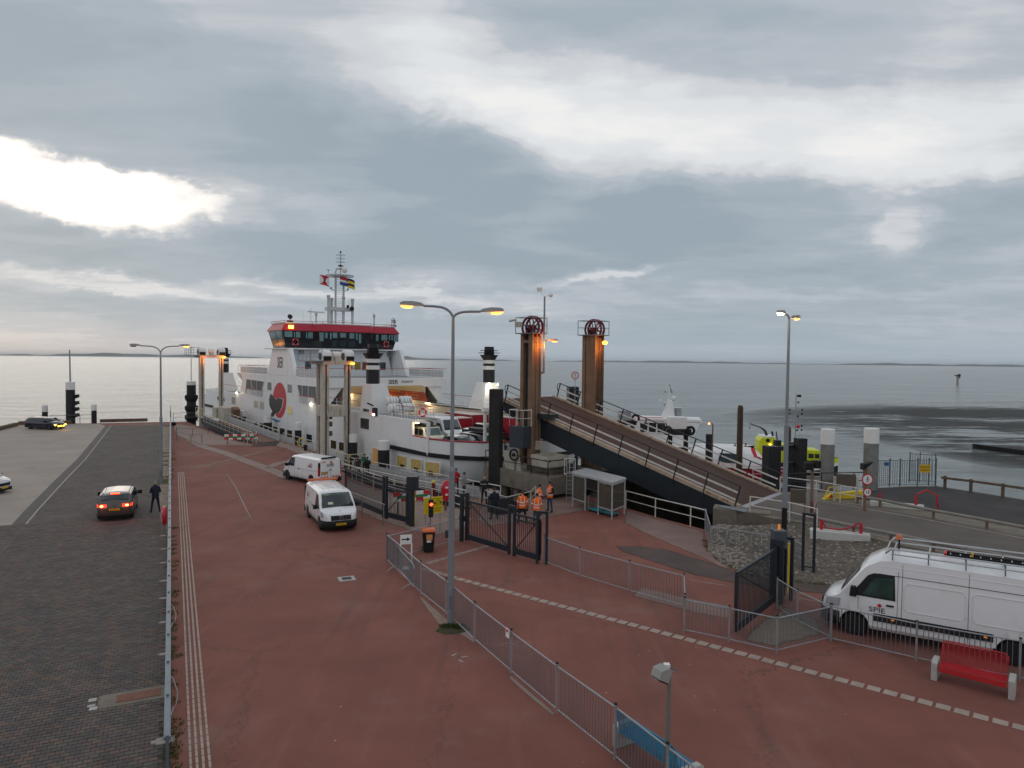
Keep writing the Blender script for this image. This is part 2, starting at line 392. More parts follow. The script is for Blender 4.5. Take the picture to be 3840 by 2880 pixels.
# low island coast on the horizon, 9 km out
mb = MB(); top = []
for i in range(161):
    a = -52+104*i/160; d = 9300
    h = 26+9*math.sin(i*.21)+6*math.sin(i*.57+1)+4*math.sin(i*1.7)+random.uniform(-1.5, 1.5)
    h = h*(.85 if a > -8 else 1.25)
    if 16 < a < 18: h += 14
    if i < 4: h += 10
    top.append((a, max(6, h)-8))
rings = []
for a, h in top:
    x, y = math.sin(rad(a)), math.cos(rad(a))
    rings.append([Vector((x*r, y*r, z)) for r, z in ((9000, WL-1), (9060, WL+3), (9300, WL+h), (9900, WL-1))])
mb.loft(rings, closed=False)
struct('distant_coast', mb, mat('far_dune_and_trees', (.055, .065, .055), .9, var=.3, scale=.002))
# --- quay ground: one slab with its pits cut out of the outline
QE = [G(742, 1598), G(764, 1602), G(816, 1627), G(890, 1652), G(960, 1664), G(1000, 1655), G(1057, 1654), G(1147, 1679), G(1230, 1712), G(1262, 1750),
      G(1310, 1790), G(1400, 1826), G(1480, 1850), G(1551, 1870), G(1659, 1893), G(1760, 1912), G(1792, 1886), G(1900, 1876), G(2010, 1868), G(2146, 1846),
      Vector((6.2, 45.6, 0)), G(2346, 1905), G(2382, 1915), G(2457, 1937), G(2519, 1954), G(2589, 1971), G(2650, 1988)]
land = [(-160, 64), (-84, 84.5), (-65, 89.5)] + [tuple(G(*p)[:2]) for p in ((0, 1613), (62, 1593), (140, 1590), (375, 1587), (560, 1583), (700, 1581))] + [tuple(p[:2]) for p in QE]
land += [(12.2, 39.9), (17, 44.4), (60, 44), (120, 30), (120, -30), (-160, -30)]
def tpos(name, col1, col2, sc=.25, rough=.8, bump=.25, bs=30, var=.12, **k):
    return mat(name, col1, rough, var=var, scale=sc, bump=bump, bscale=bs, dirt=col2, world=True, **k)
def plaza_material():
    m = mat('red_asphalt', (.215, .080, .061), .85, var=.16, scale=.35, bump=.35, bscale=45, dirt=(.245, .140, .115), dscale=.22, damt=.6, world=True)
    t = m.node_tree; b = t.nodes['Principled BSDF']; src = b.inputs['Base Color'].links[0].from_socket
    g = t.nodes.new('ShaderNodeNewGeometry').outputs['Position']
    def mixin(mask, col, prev):
        mi = t.nodes.new('ShaderNodeMix'); mi.data_type = 'RGBA'; t.links.new(mask, mi.inputs[0]); t.links.new(prev, mi.inputs[6]); mi.inputs[7].default_value = (*col, 1); return mi.outputs[2]
    def mr(v, a, bb, o=1.):
        n = t.nodes.new('ShaderNodeMapRange'); n.interpolation_type = 'SMOOTHSTEP'
        t.links.new(v, n.inputs[0]); n.inputs[1].default_value = a; n.inputs[2].default_value = bb; n.inputs[3].default_value = 0; n.inputs[4].default_value = o; return n.outputs[0]
    # tyre tracks and scuffs along the lane
    mp = t.nodes.new('ShaderNodeMapping'); mp.inputs[2].default_value = (0, 0, rad(-28)); mp.inputs[3].default_value = (1.2, .09, 1); t.links.new(g, mp.inputs[0])
    n = t.nodes.new('ShaderNodeTexNoise'); n.inputs['Scale'].default_value = 1.3; n.inputs['Detail'].default_value = 6; t.links.new(mp.outputs[0], n.inputs[0])
    src = mixin(mr(n.outputs[0], .50, .74, .42), (.115, .062, .052), src)
    src = mixin(mr(n.outputs[0], .42, .28, .25), (.27, .135, .115), src)
    # gull droppings and grit
    v = t.nodes.new('ShaderNodeTexVoronoi'); v.inputs['Scale'].default_value = 1.25; v.inputs['Randomness'].default_value = 1.; t.links.new(g, v.inputs[0])
    src = mixin(mr(v.outputs['Distance'], .040, .020, .75), (.46, .42, .39), src)
    v = t.nodes.new('ShaderNodeTexVoronoi'); v.inputs['Scale'].default_value = 7; t.links.new(g, v.inputs[0])
    src = mixin(mr(v.outputs['Distance'], .10, .03, .28), (.30, .22, .19), src)
    n = t.nodes.new('ShaderNodeTexNoise'); n.inputs['Scale'].default_value = 2.2; n.inputs['Detail'].default_value = 9; n.inputs['Roughness'].default_value = .75; t.links.new(g, n.inputs[0])
    src = mixin(mr(n.outputs[0], .60, .78, .45), (.10, .048, .04), src)
    # hairline cracks
    v = t.nodes.new('ShaderNodeTexVoronoi'); v.feature = 'DISTANCE_TO_EDGE'; v.inputs['Scale'].default_value = .11
    mpn = t.nodes.new('ShaderNodeVectorMath'); mpn.operation = 'MULTIPLY_ADD'; t.links.new(n.outputs[1], mpn.inputs[0]); mpn.inputs[1].default_value = (2.2, 2.2, 0); t.links.new(g, mpn.inputs[2]); t.links.new(mpn.outputs[0], v.inputs[0])
    src = mixin(mr(v.outputs['Distance'], .004, .0015, .55), (.07, .04, .035), src)
    t.links.new(src, b.inputs['Base Color']); return m
plaza = plaza_material()
grey_c = tpos('worn_grey_paving', (.265, .195, .165), (.22, .125, .10), .5, var=.2, dscale=.5, damt=.8)
mb = MB(); mb.prism(land, WL-3, 0.)
g0 = struct('quay_ground', mb, plaza)
def feathered(m, sc=1.3, soft=.5):
    # a copy of a ground material whose rim wears away irregularly (attribute 'cover' runs 0..1 from rim to middle)
    nm = m.name+'_worn_rim'
    if nm in MATS: return MATS[nm]
    m = m.copy(); m.name = nm; MATS[nm] = m; t = m.node_tree; b = t.nodes['Principled BSDF']
    at_ = t.nodes.new('ShaderNodeAttribute'); at_.attribute_name = 'cover'; g = t.nodes.new('ShaderNodeNewGeometry').outputs['Position']
    n = t.nodes.new('ShaderNodeTexNoise'); n.inputs['Scale'].default_value = sc; n.inputs['Detail'].default_value = 8; n.inputs['Roughness'].default_value = .7; t.links.new(g, n.inputs[0])
    a = t.nodes.new('ShaderNodeMath'); a.operation = 'ADD'; t.links.new(at_.outputs['Fac'], a.inputs[0]); t.links.new(n.outputs[0], a.inputs[1])
    r = t.nodes.new('ShaderNodeMapRange'); r.interpolation_type = 'SMOOTHSTEP'; r.inputs[1].default_value = .95-soft*.5; r.inputs[2].default_value = .95+soft*.5; t.links.new(a.outputs[0], r.inputs[0]); t.links.new(r.outputs[0], b.inputs['Alpha']); return m
def sheet(name, pix, m, z=.004, pts=None, kind='structure', feather=0.):
    mb = MB(); P = [Vector((p[0], p[1], z)) for p in (pts or [G(*q) for q in pix])]; n = len(P)
    if not feather:
        mb.v = P; mb.f = [list(range(n))]; mb.m = [0]
        o = mb.build(name, m); o['kind'] = kind; return o
    A2 = sum(P[i].x*P[(i+1) % n].y-P[(i+1) % n].x*P[i].y for i in range(n)); sg = 1 if A2 > 0 else -1; inner = []
    for i in range(n):
        a, b, c = P[i-1], P[i], P[(i+1) % n]; d1 = (b-a).normalized(); d2 = (c-b).normalized(); nn_ = Vector((-(d1+d2).y, (d1+d2).x, 0)).normalized()*sg; inner.append(b+nn_*feather)
    mb.v = P+inner; mb.f = [[i, (i+1) % n, n+(i+1) % n, n+i] for i in range(n)]+[list(range(n, 2*n))]; mb.m = [0]*len(mb.f)
    o = mb.build(name, feathered(m)); o['kind'] = kind; ca = o.data.attributes.new('cover', 'FLOAT', 'POINT')
    for i in range(2*n): ca.data[i].value = 0. if i < n else 1.
    return o
apronm = tpos('grey_concrete_apron', (.325, .28, .245), (.25, .215, .18), .3, var=.14, dscale=.35, damt=.8, bump=.3)
aspm = tpos('dark_asphalt', (.042, .038, .037), (.085, .075, .07), .6, var=.3, dscale=.4, damt=.6, bump=.5, bs=60)
roadm = tpos('brown_grey_asphalt', (.115, .098, .085), (.15, .125, .105), .5, var=.18, dscale=.25, damt=.6, bump=.4, bs=60)
tilem = tpos('pale_tactile_concrete', (.40, .32, .275), (.26, .20, .17), 2., var=.15, dscale=1.5, damt=.6)
bandm = tpos('pale_worn_band', (.27, .195, .17), (.21, .11, .09), .8, var=.2, dscale=1.2, damt=.8)
paintm = tpos('worn_white_road_paint', (.36, .31, .275), (.24, .15, .125), 3, var=.2, dscale=5, damt=.8)
sheet('concrete_apron', [(-500, 2330), (0, 2016), (92, 1915), (212, 1795), (289, 1722), (395, 1597), (372, 1589), (62, 1595), (0, 1615), (-700, 1800)], apronm)
# gutter strip along the brick paving
gl_ = [(-90, 2108), (0, 2016), (92, 1915), (212, 1795), (289, 1722), (395, 1597)]
mb = MB(); gp = [G(*p) for p in gl_]
for a, b in zip(gp, gp[1:]):
    n = Vector((-(b-a).y, (b-a).x, 0)).normalized()*-.55
    mb.quad(a+Vector((0, 0, .008)), b+Vector((0, 0, .008)), b+n+Vector((0, 0, .008)), a+n+Vector((0, 0, .008)))
struct('drainage_gutter', mb, tpos('damp_gutter', (.095, .085, .08), (.15, .13, .12), 1., dscale=1))
mb = MB()
for a, b in zip(gp, gp[1:]):
    d = (b-a).normalized(); n = Vector((d.y, -d.x, 0)); L = (b-a).length
    for k in range(max(1, int(L/6))):
        p = a+d*(L*k/max(1, int(L/6))); q = a+d*(L*(k+1)/max(1, int(L/6)))
        mb.quad(*[v+Vector((0, 0, .008)) for v in (p+n*.60, q+n*.60, q+n*.70, p+n*.70)])
struct('gutter_paint_line', mb, paintm)
# brick paving: base sheet (texture for the far part), real pavers where they show
fd = (G(640, 1590)-G(627, 2880)).normalized(); fe = Vector((-fd.y, fd.x, 0))*-1     # along the fence / away to the right
def brick_material():
    m = tpos('brown_block_paving', (.088, .074, .068), (.125, .10, .085), .5, var=.25, dscale=.3, damt=.7, bump=0)
    t = m.node_tree; b = t.nodes['Principled BSDF']; src = b.inputs['Base Color'].links[0].from_socket
    g = t.nodes.new('ShaderNodeNewGeometry').outputs['Position']
    mp = t.nodes.new('ShaderNodeMapping'); mp.vector_type = 'POINT'; mp.inputs[2].default_value = (0, 0, -math.atan2(fe.y, fe.x)); t.links.new(g, mp.inputs[0])
    br = t.nodes.new('ShaderNodeTexBrick'); br.inputs['Scale'].default_value = 1; br.inputs['Brick Width'].default_value = .2; br.inputs['Row Height'].default_value = .165; br.inputs['Mortar Size'].default_value = .012
    br.inputs[1].default_value = (1.25, 1.25, 1.25, 1); br.inputs[2].default_value = (.7, .7, .72, 1); br.inputs[3].default_value = (.55, .55, .45, 1)
    t.links.new(mp.outputs[0], br.inputs[0])
    mi = t.nodes.new('ShaderNodeMix'); mi.data_type = 'RGBA'; mi.blend_type = 'MULTIPLY'; mi.inputs[0].default_value = 1; t.links.new(src, mi.inputs[6]); t.links.new(br.outputs[0], mi.inputs[7])
    t.links.new(mi.outputs[2], b.inputs['Base Color']); return m
paving = sheet('block_paving', [(640, 2960), (646, 2400), (640, 2000), (640, 1700), (646, 1592), (395, 1597), (289, 1722), (212, 1795), (92, 1915), (0, 2016), (-160, 2180), (-160, 2960)], brick_material(), .004)
pv = [mat('paver_dark', (.082, .073, .070), .8, var=.22, scale=1.3, bump=.4, bscale=60, world=True, dirt=(.12, .10, .088), dscale=.5, damt=.7),
      mat('paver_brown', (.128, .093, .077), .8, var=.22, scale=1.3, bump=.4, bscale=60, world=True, dirt=(.15, .12, .10), dscale=.5, damt=.7),
      mat('paver_plum', (.104, .078, .075), .8, var=.22, scale=1.3, bump=.4, bscale=60, world=True, dirt=(.14, .115, .10), dscale=.5, damt=.7),
      mat('paver_grey_green', (.098, .096, .086), .8, var=.25, scale=1.3, bump=.4, bscale=60, world=True)]
def paver_mesh():
    q = [(-.094, -.0765), (-.058, -.0765), (-.034, -.063), (.034, -.063), (.058, -.0765), (.094, -.0765), (.094, .0765), (.058, .0765), (.034, .063), (-.034, .063), (-.058, .0765), (-.094, .0765)]
    mb = MB(); n = len(q)
    vs = [(x, y, -.02) for x, y in q]+[(x, y, .006) for x, y in q]+[(x*.95, y*.94, .012) for x, y in q]
    mb.add(vs, [tuple(range(2*n, 3*n))]+[(i, (i+1) % n, n+(i+1) % n, n+i) for i in range(n)]+[(n+i, n+(i+1) % n, 2*n+(i+1) % n, 2*n+i) for i in range(n)])
    return mb
pm = paver_mesh(); pms = [pm.mesh('paver', m) for m in pv]
O0 = G(627, 2880); cells = []
for r in range(-8, 170):
    for c in range(1, 80):
        p = O0+fd*(r*.165)-fe*(c*.2+(.1 if r % 2 else 0)-.02)
        if p.y > 39 or p.y < 14.2: continue
        px = 1920+FPX*p.x/p.y*1.0
        if px < -60: continue
        # patch with the inspection cover stays free
        cells.append(p)
PC = [G(420, 2600), G(600, 2540), G(612, 2640), G(400, 2680)]
pc = G(505, 2612)
def free(p): 
    d = p-pc; return not (abs(d.dot(fe)) < .86 and abs(d.dot(fd)) < .42)
cells = [c for c in cells if free(c)]
cells.sort(key=lambda p: p.y); ang = math.atan2(fe.y, fe.x); stuff = MB()
for i, p in enumerate(cells):
    k = random.choices((0, 1, 2, 3), (5, 4, 4, 1.2))[0]; dzv = random.uniform(-.003, .004)
    if i < 295: 
        o = inst(pms[k], 'paver', paving, (p.x, p.y, dzv+.004), rot=(random.uniform(-.014, .014), random.uniform(-.014, .014), ang+random.uniform(-.02, .02)))
    else:
        a = ang+random.uniform(-.02, .02); c, s = math.cos(a), math.sin(a); tx, ty = random.uniform(-.014, .014), random.uniform(-.014, .014)
        stuff.add([(p.x+c*x-s*y, p.y+s*x+c*y, z+.004+dzv+x*tx+y*ty) for x, y, z in pm.v], pm.f, k)
o = stuff.build('pavers_further_off', pv, paving); o['kind'] = 'stuff'
# inspection cover set in concrete
t = thing('inspection_cover', 'rectangular rust-red ribbed cover set in broken concrete in the block paving', 'manhole cover', (pc.x, pc.y, 0), math.atan2(fe.y, fe.x))
MB().box(-.84, .84, -.40, .40, 0, .013).build('concrete_surround', conc, t, bevel=.005)
mb = MB().box(-.42, .62, -.24, .24, .013, .022)
for k in range(22): mb.box(-.40+k*.0465, -.38+k*.0465, -.21, .21, .022, .030)
mb.build('cover_plate', mat('rusty_cover', (.20, .085, .06), .7, var=.2, scale=8), t)
mb = MB()
for k, (x, y) in enumerate(((-.98, .2), (-.98, -.1), (-.92, -.32))): mb.box(x-.09, x+.09, y-.09, y+.09, 0, .018)
mb.build('loose_stone', concl, t)
# pale notch stones at the fence foot
for py in (2010, 2060, 2112, 2180, 2245, 2335, 2455, 2780):
    p = G(612, py); s = .09 if py < 2700 else .15
    o = MB().box(-s, s*1.6, -s, s, 0, .022).box(-s*1.7, -s+.002, -s*.4, s*.5, 0, .021).build('pale_edge_stone', mat('pale_edge_stone', (.33, .30, .27), .8, var=.1))
    o.location = (p.x, p.y, .004); o.rotation_euler = (0, 0, ang)
    tag(o, {2010: 'pale notched stone at the left fence foot beside the hanging lifebuoy case', 2455: 'pale notched stone at the left fence foot just beyond the rust-red cover', 2780: 'largest pale notched stone, at the left fence foot nearest the bottom edge'}.get(py, 'small pale notched stone in the middle stretch of the left fence foot'), 'stone', 'pale notched stones along the left fence foot')
# verge between paving and fence: sandy strip, kerb stones, moss
sandm = tpos('sandy_verge', (.24, .19, .145), (.10, .085, .05), 1.2, var=.3, dscale=1.4, damt=.7, bump=.6)
sheet('sandy_verge', [(592, 2000), (636, 2000), (646, 1600), (604, 1600), (598, 1700), (590, 1850)], sandm, .012, feather=.25)
mossm = mat('moss_and_grass', (.115, .115, .03), .95, var=.45, scale=6, bump=.6, bscale=40)
def tuft(name, label, pts, n, h, r, group=None, m=None):
    # short grass blades spread on a patch
    mb = MB()
    for (x, y, rr) in pts:
        for _ in range(int(n*rr*rr*40)+6):
            a = random.uniform(0, 6.28); q = rr*math.sqrt(random.random()); bx, by = x+q*math.cos(a), y+q*math.sin(a)
            hh = h*random.uniform(.4, 1.2); w = r*random.uniform(.6, 1.3); t2 = random.uniform(0, 6.28); lx, ly = random.uniform(-.5, .5)*hh, random.uniform(-.5, .5)*hh
            mb.add([(bx-w*math.cos(t2), by-w*math.sin(t2), 0), (bx+w*math.cos(t2), by+w*math.sin(t2), 0), (bx+lx, by+ly, hh)], [(0, 1, 2)])
    o = mb.build(name, m or mossm); tag(o, label, 'grass', kind='stuff'); return o
pts = []
for py in list(range(1690, 1800, 7))+list(range(1980, 2880, 16)):
    if random.random() < .62:
        p = G(random.uniform(638, 652), py); pts.append((p.x, p.y, random.uniform(.12, .30)))
for py in (1700, 1712, 1730, 1745, 1790, 1800, 1806, 1812): p = G(620, py); pts.append((p.x, p.y, .45))
tuft('verge_grass', 'patchy moss and grass tufts along the left fence foot', pts, 26, .06, .022)
p = G(1690, 2352); tuft('lamp_foot_grass', 'round cushion of green moss at the centre lamp foot', [(p.x+random.uniform(-.28, .28), p.y+random.uniform(-.16, .16), .22) for _ in range(9)], 30, .06, .016, m=mat('lamp_foot_moss', (.05, .065, .012), .95, var=.4, scale=8))
sheet('lamp_foot_soil', [(1632, 2368), (1660, 2340), (1740, 2338), (1768, 2362), (1720, 2378), (1668, 2380)], mat('damp_soil', (.05, .045, .022), .95, var=.4, scale=6), .006)
# --- tactile guide line on the left: tiles with four raised ribs
A0, A1 = G(757, 2960), G(678, 1769); dv = (A1-A0); LL = dv.length; dv.normalize(); nv_ = Vector((dv.y, -dv.x, 0))
rib = MB()
for k in range(4): rib.box(-.19+k*.128-.028, -.19+k*.128+.028, -.135, .135, 0, .007)
ribm = rib.mesh('tactile_tile', tilem)
a = math.atan2(dv.y, dv.x)-math.pi/2
gl1 = thing('guide_line', 'long straight ribbed guide line along the left side of the red plaza', 'guide line', (A0.x, A0.y, 0), a)
for k in range(int(LL/.30)): inst(ribm, 'tactile_tile', gl1, (0, k*.30, .004))
# --- dashed line of ribbed tiles on the right
B0, B1 = G(1700, 2166), G(3835, 2731); dv = (B1-B0); LL = dv.length; dv.normalize(); a = math.atan2(dv.y, dv.x)
tl = MB().box(-.165, .165, -.15, .15, 0, .006)
for k in range(5): tl.box(-.155, .155, -.128+k*.064-.017, -.128+k*.064+.017, .006, .011)
tlm = tl.mesh('tactile_tile', tilem)
gl2 = thing('guide_line', 'dashed diagonal row of pale ribbed tiles across the red plaza on the right', 'guide line', (B0.x, B0.y, 0), a)
for k in range(int(LL/.414)+2): inst(tlm, 'tactile_tile', gl2, (k*.414, 0, .004), rz=random.uniform(-.02, .02))
C0, C1 = G(1612, 2110), G(1834, 2046); dv2 = C1-C0; L2 = dv2.length; a2 = math.atan2(dv2.y, dv2.x)
gl3 = thing('guide_line', 'short faded row of tiles from the orange-lidded bin to the middle gate', 'guide line', (C0.x, C0.y, 0), a2)
fm = MB().box(-.19, .19, -.15, .15, 0, .006).mesh('tactile_tile', bandm)
for k in range(int(L2/.42)+1): inst(fm, 'tactile_tile', gl3, (k*.42, 0, .004))
C0, C1 = G(1590, 2135), G(1690, 2160); dv2 = C1-C0; a2 = math.atan2(dv2.y, dv2.x)
gl4 = thing('guide_line', 'faint stub of worn tiles behind the foot of the centre fence', 'guide line', (C0.x, C0.y, 0), a2)
for k in range(int(dv2.length/.42)+1): inst(fm, 'tactile_tile', gl4, (k*.42, 0, .004))
# --- worn bands and painted lines on the plaza
def band(name, pix, w, m, z=.006):
    mb = MB(); P = [G(*p)+Vector((0, 0, z)) for p in pix]; L = []; Rr = []
    for i, p in enumerate(P):
        d = (P[min(i+1, len(P)-1)]-P[max(0, i-1)]).normalized(); n = Vector((-d.y, d.x, 0))*w/2; L.append(p+n); Rr.append(p-n)
    n = len(P); C = [(a+b)/2 for a, b in zip(L, Rr)]; Lm = [a.lerp(c, .55) for a, c in zip(L, C)]; Rm = [a.lerp(c, .55) for a, c in zip(Rr, C)]
    mb.v = L+Lm+Rm+Rr; mb.f = [[q*n+i, q*n+i+1, (q+1)*n+i+1, (q+1)*n+i] for q in range(3) for i in range(n-1)]; mb.m = [0]*len(mb.f)
    o = mb.build(name, feathered(m, 3., .7)); o['kind'] = 'structure'; ca = o.data.attributes.new('cover', 'FLOAT', 'POINT')
    for i in range(4*n): ca.data[i].value = (0. if i < n or i >= 3*n else 1.)*(0.4 if i % n in (0, n-1) else 1)
    return o
band('pale_asphalt_band', [(700, 1642), (759, 1674), (830, 1694), (900, 1720), (980, 1749), (1060, 1780), (1110, 1802)], 1.5, bandm, .006)
band('pale_asphalt_band_branch', [(1010, 1757), (1040, 1738), (1080, 1729), (1130, 1724)], 1.2, bandm, .010)
band('guide_line_paint', [(684, 1768), (780, 1744), (884, 1718), (970, 1697), (1050, 1675)], .34, bandm, .014)
band('painted_line', [(840, 1762), (880, 1820), (918, 1898), (950, 1960)], .14, bandm, .006)
band('short_painted_dash', [(753, 1768), (790, 1766)], .14, paintm, .006)
band('short_painted_dash', [(935, 1752), (972, 1749)], .14, paintm, .018)
band('lane_dash_line', [(2560, 2170), (2640, 2185), (2760, 2200)], .08, paintm, .010)
band('lane_dash_line', [(2955, 2235), (3020, 2248), (3100, 2262)], .10, paintm, .010)
sheet('ramp_foot_paving', [(650, 1588), (742, 1600), (816, 1629), (890, 1655), (958, 1668), (945, 1674), (880, 1671), (810, 1670), (745, 1668), (700, 1650), (668, 1640), (654, 1630)], grey_c, .012, feather=.5)
sheet('dark_ramp_apron', [(925, 1677), (955, 1668), (962, 1665), (1000, 1657), (1055, 1656), (1040, 1672)], aspm, .017, feather=.5)
sheet('quay_edge_paving', [(1000, 1656), (1057, 1656), (1147, 1681), (1228, 1714), (1255, 1752), (1210, 1748), (1130, 1712), (1062, 1680), (1040, 1676)], grey_c, .008, feather=.4)
sheet('gate_threshold_paving', [(1300, 1795), (1400, 1828), (1480, 1852), (1551, 1872), (1659, 1895), (1760, 1914), (1790, 1945), (1745, 1985), (1640, 2010), (1540, 1995), (1400, 1950), (1290, 1900)], grey_c, .008, feather=.6)
sheet('platform_foot_paving', [(1795, 1890), (1900, 1879), (2010, 1871), (2145, 1850), (2280, 1900), (2160, 1925), (1980, 1960), (1820, 1975), (1770, 1950)], tpos('pinkish_worn_asphalt', (.215, .145, .125), (.22, .12, .10), .6, var=.2, dscale=.5, damt=.8), .012, feather=.6)
sheet('slope_foot_paving', [(2346, 1912), (2457, 1942), (2589, 1977), (2650, 1995), (2655, 2050), (2740, 2115), (2800, 2150), (2700, 2130), (2570, 2070), (2450, 2020), (2330, 1960)], MATS['pinkish_worn_asphalt'], .008, feather=.4)
sheet('dark_asphalt_lane', [(2300, 2046), (2400, 2046), (2500, 2058), (2620, 2092), (2770, 2143), (3000, 2178), (3300, 2202), (4200, 2310), (4200, 2440), (3500, 2300), (3100, 2232), (2900, 2212), (2760, 2190), (2600, 2160), (2450, 2112), (2330, 2072)], tpos('dark_worn_lane', (.085, .062, .056), (.15, .085, .07), .7, var=.25, dscale=.5, damt=.8), .010, feather=.4)
sheet('worn_gate_track', [(2360, 2235), (2560, 2290), (2740, 2325), (2750, 2270), (2560, 2235), (2400, 2200)], MATS['pinkish_worn_asphalt'], .006, feather=.3)
sheet('gate_pit_paving', [(2775, 2400), (2905, 2435), (3100, 2385), (3090, 2330), (2940, 2270), (2830, 2330)], tpos('broken_concrete', (.17, .135, .11), (.11, .085, .07), 2, var=.3, dscale=2, damt=.9), .012, feather=.5)
sheet('fence_foot_concrete', [(1578, 2236), (1673, 2312), (1690, 2332), (1760, 2352), (1785, 2412), (1765, 2408), (1700, 2368), (1640, 2340), (1572, 2250)], grey_c, .005, feather=.12)
sheet('fence_foot_concrete', [(1916, 2532), (2000, 2600), (2087, 2678), (2070, 2684), (1990, 2622), (1905, 2545)], grey_c, .005, feather=.09)
# drain and stains
p = G(1300, 2170); t = thing('drain_cover', 'small square drain cover alone in the open red plaza left of the centre fence', 'drain', (p.x, p.y, 0), .4)
MB().box(-.33, .33, -.3, .3, 0, .009).build('concrete_surround', concl, t)
mb = MB()
for k in range(6): mb.box(-.19, .19, -.16+k*.06, -.125+k*.06, .009, .016)
mb.build('grate', dsteel, t)
for i, (x, y, a, l) in enumerate(((1703, 2456, .9, .2), (1727, 2478, -.8, .2), (1742, 2463, .4, .2))):
    p = G(x, y); o = MB().box(-l/2, l/2, -.03, .03, 0, .003).build('paint_mark', paintm); o.location = (p.x, p.y, .004); o.rotation_euler = (0, 0, a); o['kind'] = 'structure'
mb = MB(); c0 = G(1900, 2418)
for k in range(60):
    a = random.uniform(0, 6.3); q = random.uniform(.1, .55); x, y = c0.x+q*1.3*math.cos(a), c0.y+q*.7*math.sin(a); t2 = random.uniform(0, 3)
    mb.add([(x+.05*math.cos(t2), y+.05*math.sin(t2), .007), (x-.012*math.sin(t2), y+.012*math.cos(t2), .007), (x-.05*math.cos(t2), y-.05*math.sin(t2), .007), (x+.012*math.sin(t2), y-.012*math.cos(t2), .007)], [(0, 1, 2, 3)])
o = mb.build('paint_splash', paintm); o['kind'] = 'structure'
# --- raised road on the right, asphalt yard, abutment, stone slope
RZ = .9
A = [(2676, 1902), (2775, 1897), (2919, 1844), (3000, 1846), (3130, 1846), (3250, 1838), (3298, 1829), (3400, 1823), (3511, 1822), (3700, 1850), (4700, 2010)]
Bm = [(4700, 2400), (4100, 2190), (3760, 2120), (3400, 2048), (3063, 1972), (2960, 1950), (2900, 1944), (2800, 1925), (2740, 1912)]
mb = MB(); mb.prism([tuple(G(*p, RZ)[:2]) for p in A+Bm], WL-2, RZ)
struct('road_embankment', mb, conc)
def rsheet(name, pix, m, dz=.006): return sheet(name, None, m, RZ+dz, pts=[G(*p, RZ) for p in pix])
rsheet('road_surface', [(2790, 1897), (2921, 1850), (3000, 1862), (3100, 1880), (3250, 1900), (3500, 1945), (3840, 2012), (4650, 2180), (4650, 2380), (4100, 2180), (3760, 2106), (3400, 2036), (3063, 1962), (2960, 1946), (2880, 1932)], roadm)
rsheet('asphalt_yard', [(3235, 1872), (3260, 1842), (3298, 1831), (3400, 1826), (3511, 1824), (3700, 1853), (4650, 2005), (4650, 2140), (3840, 1975), (3500, 1920), (3300, 1888)], aspm)
rsheet('ramp_joint_strip', [(2775, 1899), (2919, 1846), (2936, 1852), (2800, 1905)], mat('pale_joint_steel', (.32, .33, .34), .5, var=.1), .012)
def rline(name, pix, w):
    mb = MB(); P = [G(*p, RZ) for p in pix]
    for a, b in zip(P, P[1:]):
        d = (b-a).normalized(); n = Vector((-d.y, d.x, 0))*w/2; z = Vector((0, 0, .012)); mb.quad(a-n+z, b-n+z, b+n+z, a+n+z)
    return struct(name, mb, paintm)
rline('road_centre_line', [(3060, 1876), (3200, 1900), (3400, 1935), (3700, 1992), (3900, 2032)], .11)
rline('road_edge_line', [(3060, 1958), (3250, 2000), (3500, 2050), (3700, 2092)], .10)
# abutment: thick concrete wall with a sloping top
t = thing('ramp_abutment', 'stained concrete abutment block at the foot of the steel car ramp', 'retaining wall', tuple(G(2680, 1985)))
a0 = G(2672, 1985); a1 = G(2905, 1965, .3); top0 = G(2674, 1902, 1.15); back = Vector((.9, 1.6, 0))
mb = MB(); P = [a0, G(2790, 2010, 0), G(2900, 2010, 0)]
pr = [(a0.x, a0.y, 0, 1.2), (G(2760, 2000).x, G(2760, 2000).y, 0, 1.2), (G(2800, 1998).x, G(2800, 1998).y, 0, 1.1), (G(2890, 1995).x, G(2890, 1995).y, 0, .95)]
rings = []
for (x, y, z0, z1) in pr: rings.append([Vector((x, y, WL)), Vector((x, y, z1)), Vector((x+.35, y+.9, z1)), Vector((x+.35, y+.9, WL))])
mb.loft(rings); mb.build('wall', conc, t, world=True, bevel=.03)
mb = MB(); q = [G(2690, 1900, 1.22), G(2712, 1896, 1.22), G(2812, 1916, 1.22), G(2790, 1921, 1.22)]; mb.slab(q, (0, 0, 1), .02); mb.build('steel_cap', mat('blue_grey_steel', (.12, .14, .17), .4, .3), t, world=True)
# stone slope: bedded lumps of stone between plaza and road
slope = [(2655, 2000, 2660, 2062, .6), (2700, 1990, 2705, 2108, .8), (2790, 1995, 2790, 2152, .9), (2900, 1990, 2900, 2178, .9), (3000, 1988, 3020, 2186, .9), (3150, 2012, 3170, 2200, .9), (3350, 2052, 3330, 2222, .9), (3700, 2125, 3500, 2255, .9), (4200, 2240, 3900, 2340, .9)]
mb = MB(); rings = []
for (tx, ty, bx, by, z) in slope:
    a = G(tx, ty-22, z-.02); b = G(bx, by, 0); r = []
    for k in range(6):
        f = k/5; r.append(Vector((b.x+(a.x-b.x)*f, b.y+(a.y-b.y)*f, .0+(z-.0)*(f**1.3))))
    rings.append(r)
mb.loft(rings, closed=False)
bed = struct('gravel_slope', mb, tpos('gravel_bed', (.13, .108, .088), (.06, .055, .035), 4, var=.45, dscale=1.4, damt=.6, bump=1.2, bs=14))
